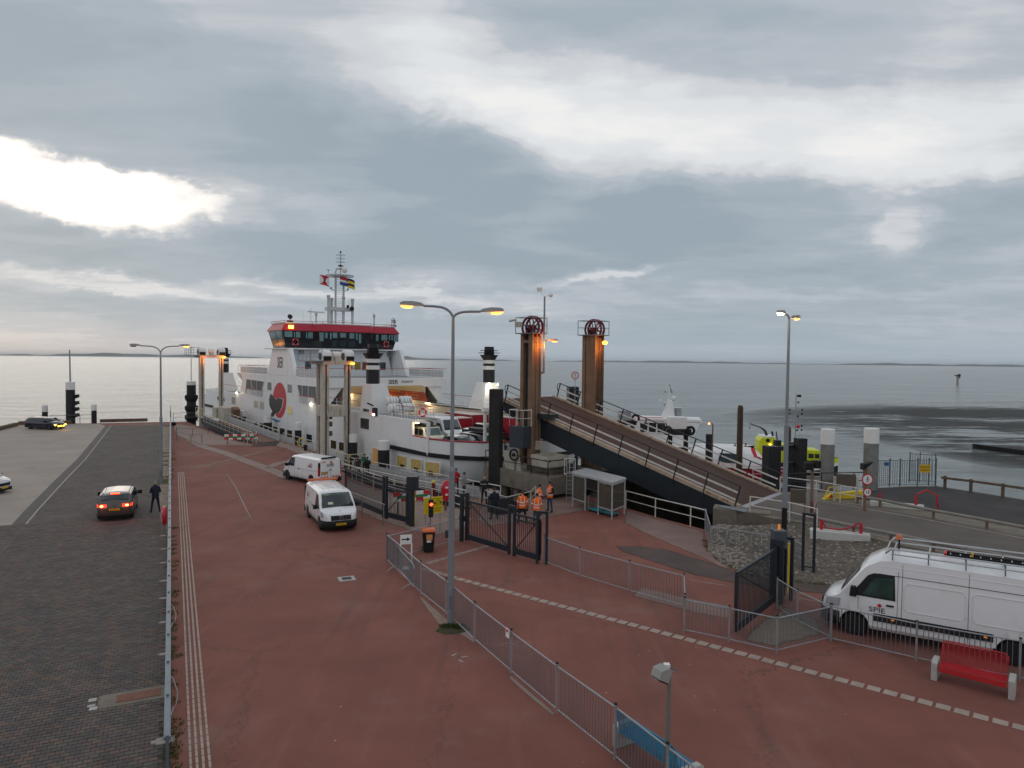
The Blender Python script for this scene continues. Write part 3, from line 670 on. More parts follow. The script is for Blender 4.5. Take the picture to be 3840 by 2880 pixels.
stm = [mat('basalt_stone_grey', (.27, .245, .22), .85, var=.25, scale=4, bump=.5, bscale=20), mat('basalt_stone_buff', (.32, .275, .235), .85, var=.25, scale=4, bump=.5, bscale=20), mat('basalt_stone_dark', (.15, .135, .115), .85, var=.25, scale=4, bump=.5, bscale=20)]
def stone_mb(seed):
    rr = random.Random(seed); n = 6; mb = MB(); ring = lambda s, z: [Vector((s*(1+rr.uniform(-.18, .18))*math.cos(k*2*math.pi/n), s*(1+rr.uniform(-.18, .18))*.8*math.sin(k*2*math.pi/n), z+rr.uniform(-.08, .08))) for k in range(n)]
    mb.loft([ring(1, -.8), ring(1.02, .1), ring(.62, .75)]); return mb
sms = [(stone_mb(i), i % 3) for i in range(9)]; smeshes = [s.mesh('stone', stm[k]) for s, k in sms]
rest = MB(); pcs = []
for i in range(len(rings)-1):
    r0, r1 = rings[i], rings[i+1]; L = (r0[0]-r1[0]).length; cobble = i < 3
    nu = max(2, int(L/.20)); 
    for u in range(nu):
        for v in range(19):
            if not cobble and random.random() < .12: continue
            fu = (u+random.uniform(.2, .8))/nu; fv = (v+random.uniform(.2, .8))/19*4.999; k = int(fv); f = fv-k
            a = r0[k].lerp(r0[k+1], f); b = r1[k].lerp(r1[k+1], f); p = a.lerp(b, fu); s = random.uniform(.075, .105) if cobble else random.uniform(.035, .10)
            pcs.append((p, s))
pcs.sort(key=lambda q: -q[1]/q[0].y)
for i, (p, s) in enumerate(pcs):
    k = random.randrange(9); rz = random.uniform(0, 6.3)
    if i < 290: inst(smeshes[k], 'stone', bed, tuple(p), rz=rz, sc=(s, s, s*.7))
    else:
        c, sn = math.cos(rz)*s, math.sin(rz)*s; rest.add([(p.x+c*x-sn*y, p.y+sn*x+c*y, p.z+z*s*.7) for x, y, z in sms[k][0].v], sms[k][0].f, sms[k][1])
o = rest.build('small_stones', stm, bed); o['kind'] = 'stuff'
pts = [(G(x, y).x, G(x, y).y, .2) for x, y in ((2648, 2030), (2652, 2050), (2662, 2068), (2680, 2085), (2700, 2102), (2720, 2116), (2745, 2130), (2770, 2142), (2800, 2152), (2830, 2160), (2656, 2060), (2690, 2094), (2735, 2124), (3050, 2190), (3080, 2190), (3010, 2180), (2990, 2184))]
tuft('slope_foot_grass', 'olive strip of grass curving round the foot of the stone slope', pts, 16, .10, .022)
# timber kerbs on the far quay edge
def beam_thing(name, label, cat, a, b, w, h, m, z=0.):
    a = Vector(a); b = Vector(b); t = thing(name, label, cat, (a.x, a.y, z)); d = b-a
    o = MB().beam((0, 0, h/2), (d.x, d.y, h/2), w, h).build('beam', m, t, bevel=.02); return t
beam_thing('timber_kerb', 'long dark timber edge beam at the far end of the block paving', 'edge beam', G(375, 1584), G(553, 1580), .5, .42, timber)
beam_thing('timber_kerb', 'dark timber edge beam behind the parked navy estate car', 'edge beam', G(70, 1592), G(268, 1589), .5, .42, timber)
beam_thing('timber_kerb', 'slanting timber edge beam at the far left quay corner', 'edge beam', G(-30, 1620), G(60, 1597), .5, .42, timber)
# --- tidal flat and foam on the water, right
def mud_material():
    m = bpy.data.materials.new('mud_and_ripples'); m.use_nodes = True; t = m.node_tree; b = t.nodes['Principled BSDF']; out = t.nodes['Material Output']
    g = t.nodes.new('ShaderNodeNewGeometry').outputs['Position']; mp = t.nodes.new('ShaderNodeMapping'); mp.inputs[3].default_value = (.30, 1.0, 1); t.links.new(g, mp.inputs[0])
    n = t.nodes.new('ShaderNodeTexNoise'); n.inputs['Scale'].default_value = .42; n.inputs['Detail'].default_value = 9; n.inputs['Roughness'].default_value = .72; t.links.new(mp.outputs[0], n.inputs[0])
    n2 = t.nodes.new('ShaderNodeTexNoise'); n2.inputs['Scale'].default_value = .03; n2.inputs['Detail'].default_value = 3; t.links.new(mp.outputs[0], n2.inputs[0])
    ad = t.nodes.new('ShaderNodeMath'); ad.operation = 'MULTIPLY_ADD'; ad.inputs[1].default_value = .9; t.links.new(n2.outputs[0], ad.inputs[0]); t.links.new(n.outputs[0], ad.inputs[2])
    mr = t.nodes.new('ShaderNodeMapRange'); mr.interpolation_type = 'SMOOTHSTEP'; mr.inputs[1].default_value = .80; mr.inputs[2].default_value = .99; mr.inputs[4].default_value = .95; t.links.new(ad.outputs[0], mr.inputs[0])
    ve = t.nodes.new('ShaderNodeVertexColor'); ve.layer_name = 'cover'
    mu = t.nodes.new('ShaderNodeMath'); mu.operation = 'MULTIPLY'; t.links.new(mr.outputs[0], mu.inputs[0]); t.links.new(ve.outputs[0], mu.inputs[1])
    t.links.new(mu.outputs[0], b.inputs['Alpha']); b.inputs['Base Color'].default_value = (.040, .040, .038, 1); b.inputs['Roughness'].default_value = .75; b.inputs['Specular IOR Level'].default_value = .2
    return m
def wpt(px, py): return G(px, py, WL+.02)
grid = [[(2680+ (i*1.0)*75, 0) for i in range(22)]]
topl = [(2700, 1560), (2760, 1546), (2850, 1535), (2970, 1526), (3100, 1520), (3300, 1514), (3500, 1510), (3840, 1506), (4300, 1504)]
botl = [(2700, 1566), (2800, 1590), (2900, 1600), (3050, 1620), (3200, 1640), (3400, 1680), (3560, 1720), (3840, 1770), (4300, 1830)]
wt = [0, .15, .3, .5, .65, .8, 1, 1, 1]
mb = MB(); cols = []; nv2 = 6
for (a, b, w) in zip(topl, botl, wt):
    for k in range(nv2+1):
        f = k/nv2; mb.v.append(wpt(a[0]+(b[0]-a[0])*f, a[1]+(b[1]-a[1])*f)); cols.append(w*(.15 if k == 0 else [1, 1, 1, 1, .85, .25][k-1]))
for i in range(len(topl)-1):
    for k in range(nv2): q = i*(nv2+1)+k; mb.f.append([q, q+1, q+nv2+2, q+nv2+1]); mb.m.append(0)
o = struct('tidal_mudflat', mb, mud_material())
ca = o.data.color_attributes.new('cover', 'FLOAT_COLOR', 'POINT')
for i, c in enumerate(cols): ca.data[i].color = (c, c, c, 1)
foamm = mat('sea_foam', (.62, .64, .64), .8, var=.2, scale=1.)
def foam(name, pix, w, seed):
    rr = random.Random(seed); mb = MB(); P = []
    for a, b in zip(pix, pix[1:]):
        for k in range(14): f = k/14; P.append(G(a[0]+(b[0]-a[0])*f, a[1]+(b[1]-a[1])*f, WL+.05))
    P.append(G(*pix[-1], WL+.05)); L = []; Rr = []
    for i, p in enumerate(P):
        ww = w*(p.length/150)*rr.uniform(.35, 1.2); j = Vector((rr.uniform(-.3, .3), rr.uniform(-.5, .5), 0)); L.append(p+j+Vector((0, ww, 0))); Rr.append(p+j-Vector((0, ww, 0)))
    n = len(P); mb.v = L+P+Rr; mb.f = [[q*n+i, q*n+i+1, (q+1)*n+i+1, (q+1)*n+i] for q in (0, 1) for i in range(n-1)]; mb.m = [0]*len(mb.f)
    o = mb.build(name, feathered(foamm, .8, .9)); o['kind'] = 'structure'; ca = o.data.attributes.new('cover', 'FLOAT', 'POINT')
    for i in range(3*n): ca.data[i].value = .72 if n <= i < 2*n else .1
    return o
foam('foam_line', [(2668, 1562), (2690, 1555), (2740, 1545), (2860, 1531), (3000, 1521), (3200, 1512), (3500, 1507), (3840, 1501)], .8, 3)
foam('foam_line', [(2668, 1562), (2700, 1572), (2770, 1584), (2870, 1602)], .45, 5)
foam('foam_line', [(3000, 1622), (3100, 1650), (3300, 1700), (3500, 1760), (3700, 1800)], .22, 6)
# row of groyne posts in the mud
t = thing('timber_groyne', 'row of short dark groyne posts standing in the tidal mud at the right edge', 'groyne', tuple(wpt(3660, 1682)))
for k in range(26):
    p = wpt(3655+k*8.2, 1681+k*1.1); inst(MB().box(-.22, .22, -.22, .22, -.5, .5+random.uniform(-.1, .15)).mesh('groyne_post', blackm) if k == 0 else bpy.data.meshes['groyne_post'], 'groyne_post', t, (p.x-t.location.x, p.y-t.location.y, 0))
# ================================================================== FERRY  (local x = along the hull away from us, local y = -(across), z up)
S0 = Vector((-13.4, 65.4, 0)); UV = Vector((-.6, .8, 0)); VV = Vector((.8, .6, 0)); FA = math.atan2(.8, -.6)
def onplane(px, py, P, n):
    d = ray(px, py); k = n.dot(P-Vector((0, 0, EYE)))/n.dot(d); return d*k+Vector((0, 0, EYE))
def ST(px, py, t=0.):
    q = onplane(px, py, S0+VV*t, VV)-S0; return q.dot(UV), q.z
def SS(px, py, s):
    q = onplane(px, py, S0+UV*s, UV)-S0; return q.dot(VV), q.z
def shipw(s, t, z=0.): q = S0+UV*s+VV*t; return Vector((q.x, q.y, z))
F = thing('ferry', 'large white double-ended car ferry with red bridge roof moored at the ramps', 'ferry', S0, FA)
NC = [(-4, 0), (-9, 0), (-11.4, .2), (-13.4, .8), (-15.2, 2.2), (-16.4, 4.5), (-16.8, 7.25)]
half = NC+[(s, 14.5-t) for s, t in NC[-2::-1]]
def ring(z, k, ins=0.):
    pts = [(-4+(s+4)*k, t if not ins else 7.25+(t-7.25)*(1-ins)) for s, t in half]
    return pts+[(50-s, 14.5-t) for s, t in pts]
def R3(pts, z): return [Vector((s, -t, z)) for s, t in pts]
bluehull = mat('dark_underwater_hull', (.012, .014, .02), .6, var=.2, dirt=(.05, .045, .03), damt=.6)
def RB(k, ins, zs, ze):
    out = []
    for s, t in ring(0, k, ins):
        d = max(0, min(1, (-8-(s if s < 25 else 50-s))/8.)); out.append(Vector((s, -t, zs+(ze-zs)*d)))
    return out
mb = MB(); mb.loft([RB(.25, .12, -4., -3.9), RB(.62, .0, -2.3, -1.3), RB(.9, 0, -2.15, -.2)]); mb.build('lower_hull', bluehull, F, smooth=30)
mb = MB(); mb.loft([RB(.9, 0, -2.15, -.2), RB(.97, .0, -.3, .5), R3(ring(0, 1), 1.3)]); mb.build('hull', white, F, smooth=30)
# fender belts at both ends
for e in (0, 1):
    pts = [(s, t) for s, t in half]; pts = [(s, t) if not e else (50-s, 14.5-t) for s, t in pts]
    mb = MB(); ins = [Vector((s, -t, 0)) for s, t in pts]; c = Vector((-4 if not e else 54, -7.25, 0)); rr = []
    for p in ins:
        o = (p-c).normalized()*.22; o.y = math.copysign(min(abs(o.y)+.0, .22), o.y)
        rr.append([p+Vector((0, 0, 1.18)), p+o+Vector((0, 0, 1.2)), p+o+Vector((0, 0, 1.5)), p+Vector((0, 0, 1.52))])
    mb.loft(rr, closed=True); mb.build('rubber_fender', rubber, F)
# bulwark around both ends (a real wall 0.2 m thick), car deck
deckm = mat('green_grey_car_deck', (.075, .085, .08), .7, var=.2)
mb = MB(); mb.prism([(s, -t) for s, t in ring(0, .985, .01)], 1.0, 1.32); mb.build('car_deck', deckm, F)
for e in (0, 1):
    pts = [(-11.0, .12)]+half[3:-3]+[(-11.0, 14.38)]
    if e: pts = [(50-s, 14.5-t) for s, t in pts]
    c = Vector((-4 if not e else 54, -7.25, 0)); ro = []
    for s, t in pts:
        p = Vector((s, -t, 0)); i = (c-p).normalized()*.18
        ro.append([p+Vector((0, 0, 1.3)), p+Vector((0, 0, 2.6)), p+i+Vector((0, 0, 2.6)), p+i+Vector((0, 0, 1.3))])
    MB().loft(ro).build('bulwark', white, F, smooth=30)
    mb = MB(); mb.tube([r[1]+Vector((0, 0, .03)) for r in ro], .075, 6); mb.build('bulwark_rail', redrail, F)
# side walls
def sidewall(t0, t1, far):
    name = 'side_wall'
    mb = MB()
    top = [(-11.2, 1.3), (-11.2, 3.95), (-10.9, 3.97), (10.3, 3.97), (10.9, 5.2), (10.3, 6.85), (39.7, 6.85), (38.9, 5.9), (39.5, 4.4), (39.7, 3.97), (60.9, 3.97), (61.2, 3.95), (61.2, 1.3)]
    # opening by the near end
    mb.prism([(-8.6, 1.3), (-8.6, 3.97), (10.3, 3.97), (10.9, 5.2), (10.3, 6.85), (39.7, 6.85), (38.9, 5.9), (39.5, 4.4), (39.7, 3.97), (58.6, 3.97), (58.6, 1.3)], -t0, -t1, ax='y')
    for a, b in ((-11.2, -8.6), (58.6, 61.2)):
        mb.box(a, b, -t1, -t0, 1.3, 2.6)
        mb.box(a, b, -t1, -t0, 3.82, 3.97)
    mb.box(-11.2, -10.95, -t1, -t0, 2.6, 3.82); mb.box(60.95, 61.2, -t1, -t0, 2.6, 3.82)
    mb.build(name, white, F, bevel=.03)
sidewall(0, .25, 0); sidewall(14.25, 14.5, 1)
for t in (0.1, 14.4):
    mb = MB(); mb.tube([(-11.1, -t, 2.64), (-8.6, -t, 2.64)], .07); mb.build('opening_rail', redrail, F)
# raised side decks over the lanes (t 0..2.3 / 12.2..14.5) with plate
gry = mat('grey_deck_plate', (.26, .27, .27), .6, var=.1)
for (a, b) in ((.25, 2.4), (12.1, 14.25)):
    MB().box(-8.6, 10.3, -b, -a, 3.80, 3.96).build('side_deck', gry, F); MB().box(39.7, 58.6, -b, -a, 3.80, 3.96).build('side_deck', gry, F)
# top deck with its beam across the end
mb = MB(); mb.box(10.3, 39.7, -14.25, -.25, 6.55, 6.8); mb.build('top_deck', gry, F)
for s0, s1 in ((10.1, 10.6), (39.4, 39.9)):
    mb = MB(); mb.prism([(-.25, 5.85), (-2.6, 5.85), (-2.9, 6.0), (-11.6, 6.0), (-11.9, 5.85), (-14.25, 5.85), (-15.2, 6.85), (.5, 6.85)], s0, s1, ax='x'); mb.build('end_beam', white, F, bevel=.03)
# brackets left and right of the car deck mouth
for s0 in (10.35, 39.5):
    for sg, t0 in ((1, 0.25), (-1, 14.25)):
        mb = MB(); q = lambda a: -(t0+sg*a)
        mb.prism([(q(0), 1.3), (q(.5), 1.3), (q(.5), 4.2), (q(1.3), 5.2), (q(1.9), 5.99), (q(0), 5.99)], s0-.05, s0+.2, ax='x'); mb.build('corner_bracket', white, F)
cream = mat('warm_cream_interior', (.62, .56, .44), .5, var=.06)
mb = MB(); mb.box(10.6, 39.4, -14.2, -.3, 6.3, 6.5); mb.build('car_deck_ceiling', cream, F)
mb = MB(); mb.box(-11, 39.4, -12.35, -12.1, 1.33, 4.0); mb.box(10.6, 39.4, -12.3, -12.15, 4.0, 6.3); mb.box(-3, 39.4, -2.4, -2.2, 1.33, 4.0); mb.box(10.6, 39.4, -2.35, -2.25, 4.0, 6.3); mb.build('casing_wall', cream, F)
mb = MB(); mb.box(24, 24.3, -12.1, -2.4, 4.6, 6.3); mb.build('cross_girder', cream, F)
# red banner along the inner casing
bn = mat('red_banner', (.33, .035, .02), .45, var=.05)
s_r, z_t = ST(1628, 1486, 12.05); s_l, z_l = ST(1310, 1449, 12.05); z_b = ST(1637, 1510, 12.05)[1]
mb = MB(); zt = 5.2; zb = 4.2
mb.prism([(9.6, zb), (10.4, zt), (35, zt), (35, zb)], -12.0, -12.08, ax='y'); bno = mb.build('banner', bn, F)
gold = mat('gold_lettering', (.75, .42, .12), .5, var=0)
text('MOTOR UIT - AUTO-ALARM UIT', .36, gold, F, (17.5, -11.98, 4.5), (math.pi/2, 0, math.pi))
for n_, (tx, x, z, sz) in enumerate((('VERBODEN TE ROKEN', 17.5, 5.05, .28), ('VERLAAT DE', 12.4, 5.08, .24), ('AUTODEKKEN', 12.4, 4.77, .24), ('TIJDENS DE VAART', 12.4, 4.46, .2), ('MOTOR UIT', 26, 4.85, .36))):
    text(tx, sz, gold, F, (x, -11.98, z), (math.pi/2, 0, math.pi))
for x in (14.4, 21.5): MB().box(x, x+.04, -12.0, -11.97, zb, zt).build('banner_joint', gold, F)
for s in (8.8, 13.5, 18, 24, 30):
    mb = MB(); mb.box(s, s+.8, -11.9, -11.7, 3.95, 4.07); l = mb.build('deck_lamp', mat('warm_strip_lamp', (1, .8, .5), .4, var=0, emit=(1., .72, .34), est=9), F)
    plight(F, (s+.4, -11.4, 3.6), 34, (1., .76, .48), .3)
for s in (13, 20, 28): plight(F, (s, -7.2, 5.9), 120, (1., .76, .46), .4)
# railings
def railing(par, pts, h, rails, post_gap, m, pm_=None, top=None, r=.022, bars=0., name='railing'):
    # pts are local; a continuous rail with posts; bars>0 adds balusters
    mb = MB(); tb = MB()
    for a, b in zip(pts, pts[1:]):
        a = Vector(a); b = Vector(b); L = (b-a).length; n = max(1, round(L/post_gap))
        for i in range(n+1):
            p = a.lerp(b, i/n); mb.cyl(p, p+Vector((0, 0, h)), r*1.15, n=6)
        for k in range(1, rails+1):
            zz_ = h*k/rails; (tb if (k == rails and top) else mb).cyl(a+Vector((0, 0, zz_)), b+Vector((0, 0, zz_)), r*(1.25 if k == rails else .8), n=6)
        if bars:
            nb = int(L/bars)
            for i in range(nb+1): p = a.lerp(b, i/nb); mb.cyl(p, p+Vector((0, 0, h)), r*.5, n=4, cap=False)
    o = mb.build(name, m, par)
    if top: tb.build('hand_rail', top, par)
    return o
railing(F, [(10.2, .25, 6.85), (10.2, -14.9, 6.85)], 1.05, 3, 1.6, white, top=redrail, bars=.14, name='end_railing')
railing(F, [(39.8, .25, 6.85), (39.8, -14.9, 6.85)], 1.05, 3, 1.6, white, top=redrail, bars=.3, name='end_railing')
for t in (.05, 14.45):
    for a, b in ((10.2, 18.5), (28.4, 39.8)):
        railing(F, [(a, -t, 6.85), (b, -t, 6.85)], 1.05, 2, 1.5, white, top=redrail)
        MB().box(a+.1, b-.1, -t-.012, -t+.012, 6.9, 7.72).build('wind_screen', mat('grey_wind_screen', (.42, .44, .45), .3, var=.05), F)
for t in (.1, 14.4):
    railing(F, [(2.4, -t, 3.97), (10.2, -t, 3.97)], 1.0, 3, 1.6, white, top=redrail)
    railing(F, [(39.8, -t, 3.97), (48.2, -t, 3.97)], 1.0, 3, 1.6, white, top=redrail)
railing(F, [(-1.2, -14.4, 3.97), (-8.6, -14.4, 3.97)], 1.0, 3, 1.6, white, top=redrail)
railing(F, [(-8.5, -14.3, 3.97), (-8.5, -12.2, 3.97), (2, -12.2, 3.97)], 1.0, 3, 1.6, white)
# --- trapezoid side openings with mullions (port side, seen), on both ends
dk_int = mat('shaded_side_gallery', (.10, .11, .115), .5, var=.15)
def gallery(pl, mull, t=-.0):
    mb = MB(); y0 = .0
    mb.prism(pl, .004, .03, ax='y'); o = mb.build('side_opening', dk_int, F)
    xs = [p[0] for p in pl]; zs = [p[1] for p in pl]; fr = MB()
    for a, b in zip(pl, pl[1:]+pl[:1]): fr.beam((a[0], .03, a[1]), (b[0], .03, b[1]), .05, .07)
    for x in mull: fr.beam((x, .045, min(zs)+.02), (x, .045, max(zs)-.03), .05, .05)
    fr.build('opening_frame', white, F)
    zm = min(zs)+.85; x0 = min(p[0] for p in pl)+.45; x1 = max(p[0] for p in pl)-.3
    MB().beam((x0, .05, zm), (x1, .05, zm), .05, .06).build('opening_rail', redrail, F)
    MB().box(x0+.3, x1-.25, .032, .038, min(zs)+.06, zm-.06).build('wind_screen', mat('grey_wind_screen', (.42, .44, .45), .3), F)
z1_ = lambda x, y: (700+x*.482, 900+y*.482)
g1 = [ST(*z1_(x, y)) for x, y in ((468, 1080), (604, 1100), (576, 1220), (458, 1195))]
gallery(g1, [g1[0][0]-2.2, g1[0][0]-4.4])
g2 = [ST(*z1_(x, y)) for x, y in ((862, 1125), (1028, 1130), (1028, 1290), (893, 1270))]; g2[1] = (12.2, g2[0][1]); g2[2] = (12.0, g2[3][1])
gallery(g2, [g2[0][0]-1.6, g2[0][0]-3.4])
# stair seen behind the far opening
mb = MB()
for k in range(7): mb.box(g1[0][0]-3.6+k*.28, g1[0][0]-3.2+k*.28, .04, .05, g1[3][1]+.5+k*.22, g1[3][1]+.56+k*.22)
mb.build('stair', white, F)
# windows on the hull side
winlit = mat('lit_cabin_window', (.40, .34, .16), .25, var=.3, scale=1.2, emit=(.95, .72, .25), est=.14)
wincream = mat('cream_blind_window', (.48, .44, .33), .3, var=.1)
windark = glass('dark_window_glass', (.03, .035, .032))
winol = mat('olive_reflecting_window', (.055, .050, .022), .15, var=.5, scale=1.5)
wingry = mat('grey_window', (.16, .18, .18), .2, var=.1)
def hullwin(c4, m, name='window', t=0., proud=.012):
    q = [ST(x, y, t) for x, y in c4]; cs = sum(p[0] for p in q)/4; cz = sum(p[1] for p in q)/4
    fr = MB(); fr.prism([(cs+(p[0]-cs)*1.10, cz+(p[1]-cz)*1.10) for p in q], -t+.002, -t+proud+.014, ax='y'); w = fr.build(name, white, F)
    mb = MB(); mb.prism(q, -t+proud+.014, -t+proud+.028, ax='y'); mb.build('pane', m, w)
def box4(x0, y0, x1, y1, sk=0.): return [(x0, y0), (x1, y0+sk), (x1, y1+sk), (x0, y1)]
z2_ = lambda x, y: (700+x*.241, 1280+y*.241)
for (x0, y0, x1, y1, sk, m) in ((1050, 918, 1112, 1030, 12, wincream), (1142, 935, 1208, 1050, 12, wincream), (1572, 1005, 1646, 1132, 10, winlit), (705, 860, 762, 968, 12, wingry),
        (1045, 1250, 1110, 1290, 12, winol), (1145, 1270, 1210, 1330, 12, winol), (1345, 1320, 1415, 1412, 14, winol), (1455, 1346, 1528, 1440, 14, winol), (1568, 1375, 1643, 1480, 14, winol), (1690, 1400, 1740, 1500, 12, windark), (1870, 1440, 1952, 1558, 16, windark), (1262, 636, 1322, 755, 4, wingry), (1575, 668, 1640, 795, 6, wingry)):
    hullwin([z2_(a, b) for a, b in box4(x0, y0, x1, y1, sk)], m)
z3_ = lambda x, y: (1100+x*.3375, 1400+y*.3375)
hullwin([z3_(a, b) for a, b in box4(420, 740, 478, 830, 12)], winol); hullwin([z3_(a, b) for a, b in box4(512, 762, 575, 850, 12)], winol)
hullwin([z3_(a, b) for a, b in box4(750, 493, 843, 610, 14)], windark)
hullwin([z3_(a, b) for a, b in box4(885, 828, 958, 1000, 14)], mat('orange_lit_doorway', (.35, .2, .08), .5, var=.2, emit=(1, .5, .12), est=.12), 'hull_door')
# big lit saloon windows under the bow
for (x0, y0, x1, y1, sk) in ((1160, 915, 1262, 1040, 16), (1312, 948, 1422, 1075, 16), (1472, 985, 1628, 1122, 12)):
    # these sit on the curved bow: use the plane of the hull there
    q = []
    for (a, b) in [z3_(*c) for c in box4(x0, y0, x1, y1, sk)]: q.append((a, b))
    hullwin(q, mat('lit_saloon_window', (.20, .16, .07), .2, var=.7, scale=.8, emit=(1., .70, .25), est=.11, dirt=(.03, .025, .01), dscale=.8, damt=.9), 'saloon_window')
# --- emblem on the casing: red egg, black tail fin, blue wave
emb = lambda pts: [ST(*z2_(x, y)) for x, y in pts]
cxe, cye = 1446, 918; egg = [(cxe+106*math.cos(a), cye+(278)*math.sin(a)) for a in [2*math.pi*k/40 for k in range(40)]]
egg = [(x, y) for x, y in egg]
wm = mat('white_outline_paint', (.75, .75, .75), .45, var=0)
MB().prism(emb(egg), .004, .012, ax='y').build('emblem_red_oval', signr, F)
fin = [(1305, 812), (1284, 900), (1290, 1000), (1335, 1088), (1300, 1168), (1358, 1175), (1372, 1130), (1440, 1108), (1482, 1020), (1500, 905), (1440, 878), (1390, 905), (1352, 852)]
c = (1390, 1000)
MB().prism(emb([(c[0]+(x-c[0])*1.09, c[1]+(y-c[1])*1.035) for x, y in fin]+[]), .012, .018, ax='y').build('emblem_outline', wm, F)
MB().prism(emb(fin), .018, .026, ax='y').build('emblem_tail_fin', mat('emblem_black', (.02, .02, .022), .45, var=0), F)
MB().prism(emb([(1300, 1172), (1365, 1150), (1372, 1140), (1400, 1185), (1500, 1200), (1490, 1215), (1400, 1212), (1330, 1190)]), .0125, .0185, ax='y').build('emblem_outline', wm, F)
MB().prism(emb([(1308, 1175), (1335, 1215), (1400, 1260), (1445, 1250), (1465, 1234), (1420, 1225), (1360, 1205)]), .0186, .026, ax='y').build('emblem_blue_wave', mat('emblem_blue', (.02, .22, .42), .45, var=0), F)
letm = mat('charcoal_lettering', (.028, .028, .032), .5, var=0)
def sidetext(tx, px, py, size, sx=1., t=0.):
    s, z = ST(px, py, t); return text(tx, size, letm, F, (s, -t+.028, z), (math.pi/2, 0, math.pi), sx=sx, bold=.022)
sidetext('SIER', *z1_(729, 957), 1.80, .64)
sidetext('WAGENBORG', *z1_(268, 1238), .78, .80)
sidetext('02606010', *z3_(810, 412), .34, .9)
# end beam lettering
t_, z_ = SS(*z1_(1608, 1110), 10.1); text('SIER', .62, letm, F, (10.09, -t_, 6.42), (math.pi/2, 0, -math.pi/2), bold=.01)
t_, z_ = SS(*z1_(1715, 1108), 10.1); text('02606010', .36, letm, F, (10.09, -t_, 6.44), (math.pi/2, 0, -math.pi/2))
# --- bridge casing, deckhouse, bridge
for (t0, t1) in ((-.02, .4), (14.1, 14.52)):
    MB().prism([(28.3, 6.84), (26.4, 10.12), (20.4, 10.12), (18.5, 6.84)], -t0, -t1, ax='y').build('bridge_casing', white, F, bevel=.04)
MB().prism([(-.41, 6.8), (-.41, 10.12), (-13.3, 10.12), (-14.09, 6.8)], 22.2, 27.4, ax='x').build('deckhouse', mat('deckhouse_white', (.62, .66, .70), .45, var=.05, scale=.8), F)
MB().box(21.2, 28.4, -14.9, .4, 10.0, 10.13).build('bridge_floor', white, F)
def dwin(x0, y0, x1, y1, m, name='window', s=22.2):
    a, b = SS(1000+x0*.241, 1150+y0*.241, s), SS(1000+x1*.241, 1150+y1*.241, s)
    w = MB().box(s-.03, s-.001, -b[0]-.03, -a[0]+.03, b[1]-.03, a[1]+.03).build(name, white, F); MB().box(s-.045, s-.03, -b[0], -a[0], b[1], a[1]).build('pane', m, w)
for a in ((497, 670, 585, 740, wingry), (597, 848, 690, 970, windark, 'door'), (1365, 858, 1460, 985, mat('yellow_door_glass', (.30, .22, .03), .3, var=.2), 'door'), (1485, 860, 1560, 990, mat('maroon_door', (.18, .06, .07), .4, var=.1), 'door'), (1760, 865, 1850, 988, windark, 'door'), (1868, 712, 1938, 775, wingry), (1300, 858, 1335, 980, wingry), (2003, 892, 2050, 970, signr, 'fire_box')): dwin(*a)
eav = [(22.0, -.35), (22.0, 3.5), (20.9, 4.3), (20.9, 10.6), (22.0, 11.5), (22.0, 14.95)]; eav = eav+[(49.4-s, t) for s, t in eav[::-1]]
def insp(pts, d, c=(24.7, 7.3)):
    return [(s+(d if s < c[0] else -d), t+(d if t < 2 else (-d if t > 12.5 else 0))) for s, t in pts]
def r3(pts, z): return [Vector((s, -t, z)) for s, t in pts]
mb = MB(); mb.loft([r3(insp(eav, .62), 10.13), r3(insp(eav, .12), 12.2)]); mb.build('bridge_wall', mat('black_bridge_glazing', (.006, .008, .012), .12, var=.1, spec=.6), F)
mb = MB(); mb.loft([r3(eav, 12.17), r3(eav, 12.27), r3(insp(eav, .48), 13.02)]); mb.build('bridge_roof', redp, F)
mb = MB(); mb.loft([r3(insp(eav, .50), 13.02), r3(insp(eav, .42), 13.10), r3(insp(eav, .42), 13.16)]); mb.build('roof_edge', white, F)
mb = MB(); e2 = insp(eav, .42); mb.tube([(s, -t, 13.34) for s, t in e2+[e2[0]]], .028, 6)
for s, t in e2: mb.cyl((s, -t, 13.1), (s, -t, 13.34), .025, n=6)
mb.build('roof_rail', redrail, F)
teal = mat('sky_teal_bridge_pane', (.17, .30, .33), .12, var=.25, scale=1.5, spec=.7)  # opaque panes, sky showing through the bridge painted in as teal
dpane = mat('dim_bridge_glass', (.03, .05, .055), .1, var=.3)
zg = lambda x, y: (1000+x*.241, 1150+y*.241)
def bwin(x0, x1, f0, f1, s_eave, m, sk0=0., sk1=0.):
    # panes in the sloping bridge front; f = height fraction of the wall
    q = []
    for (x, f, sk) in ((x0, f0, 0), (x1, f0, 0), (x1, f1, sk1), (x0, f1, sk0)):
        sl = s_eave+.62+(.12-.62)*f-.012; z = 10.13+2.07*f
        d = ray(1000+(x+sk)*.241, 1150+450*.241); P = S0+UV*sl; k = UV.dot(P-Vector((0, 0, EYE)))/UV.dot(d); w = d*k+Vector((0, 0, EYE))-S0
        q.append((sl, -w.dot(VV), z))
    MB().slab(q, (-1, 0, 0), .012).build('bridge_window', m, F)
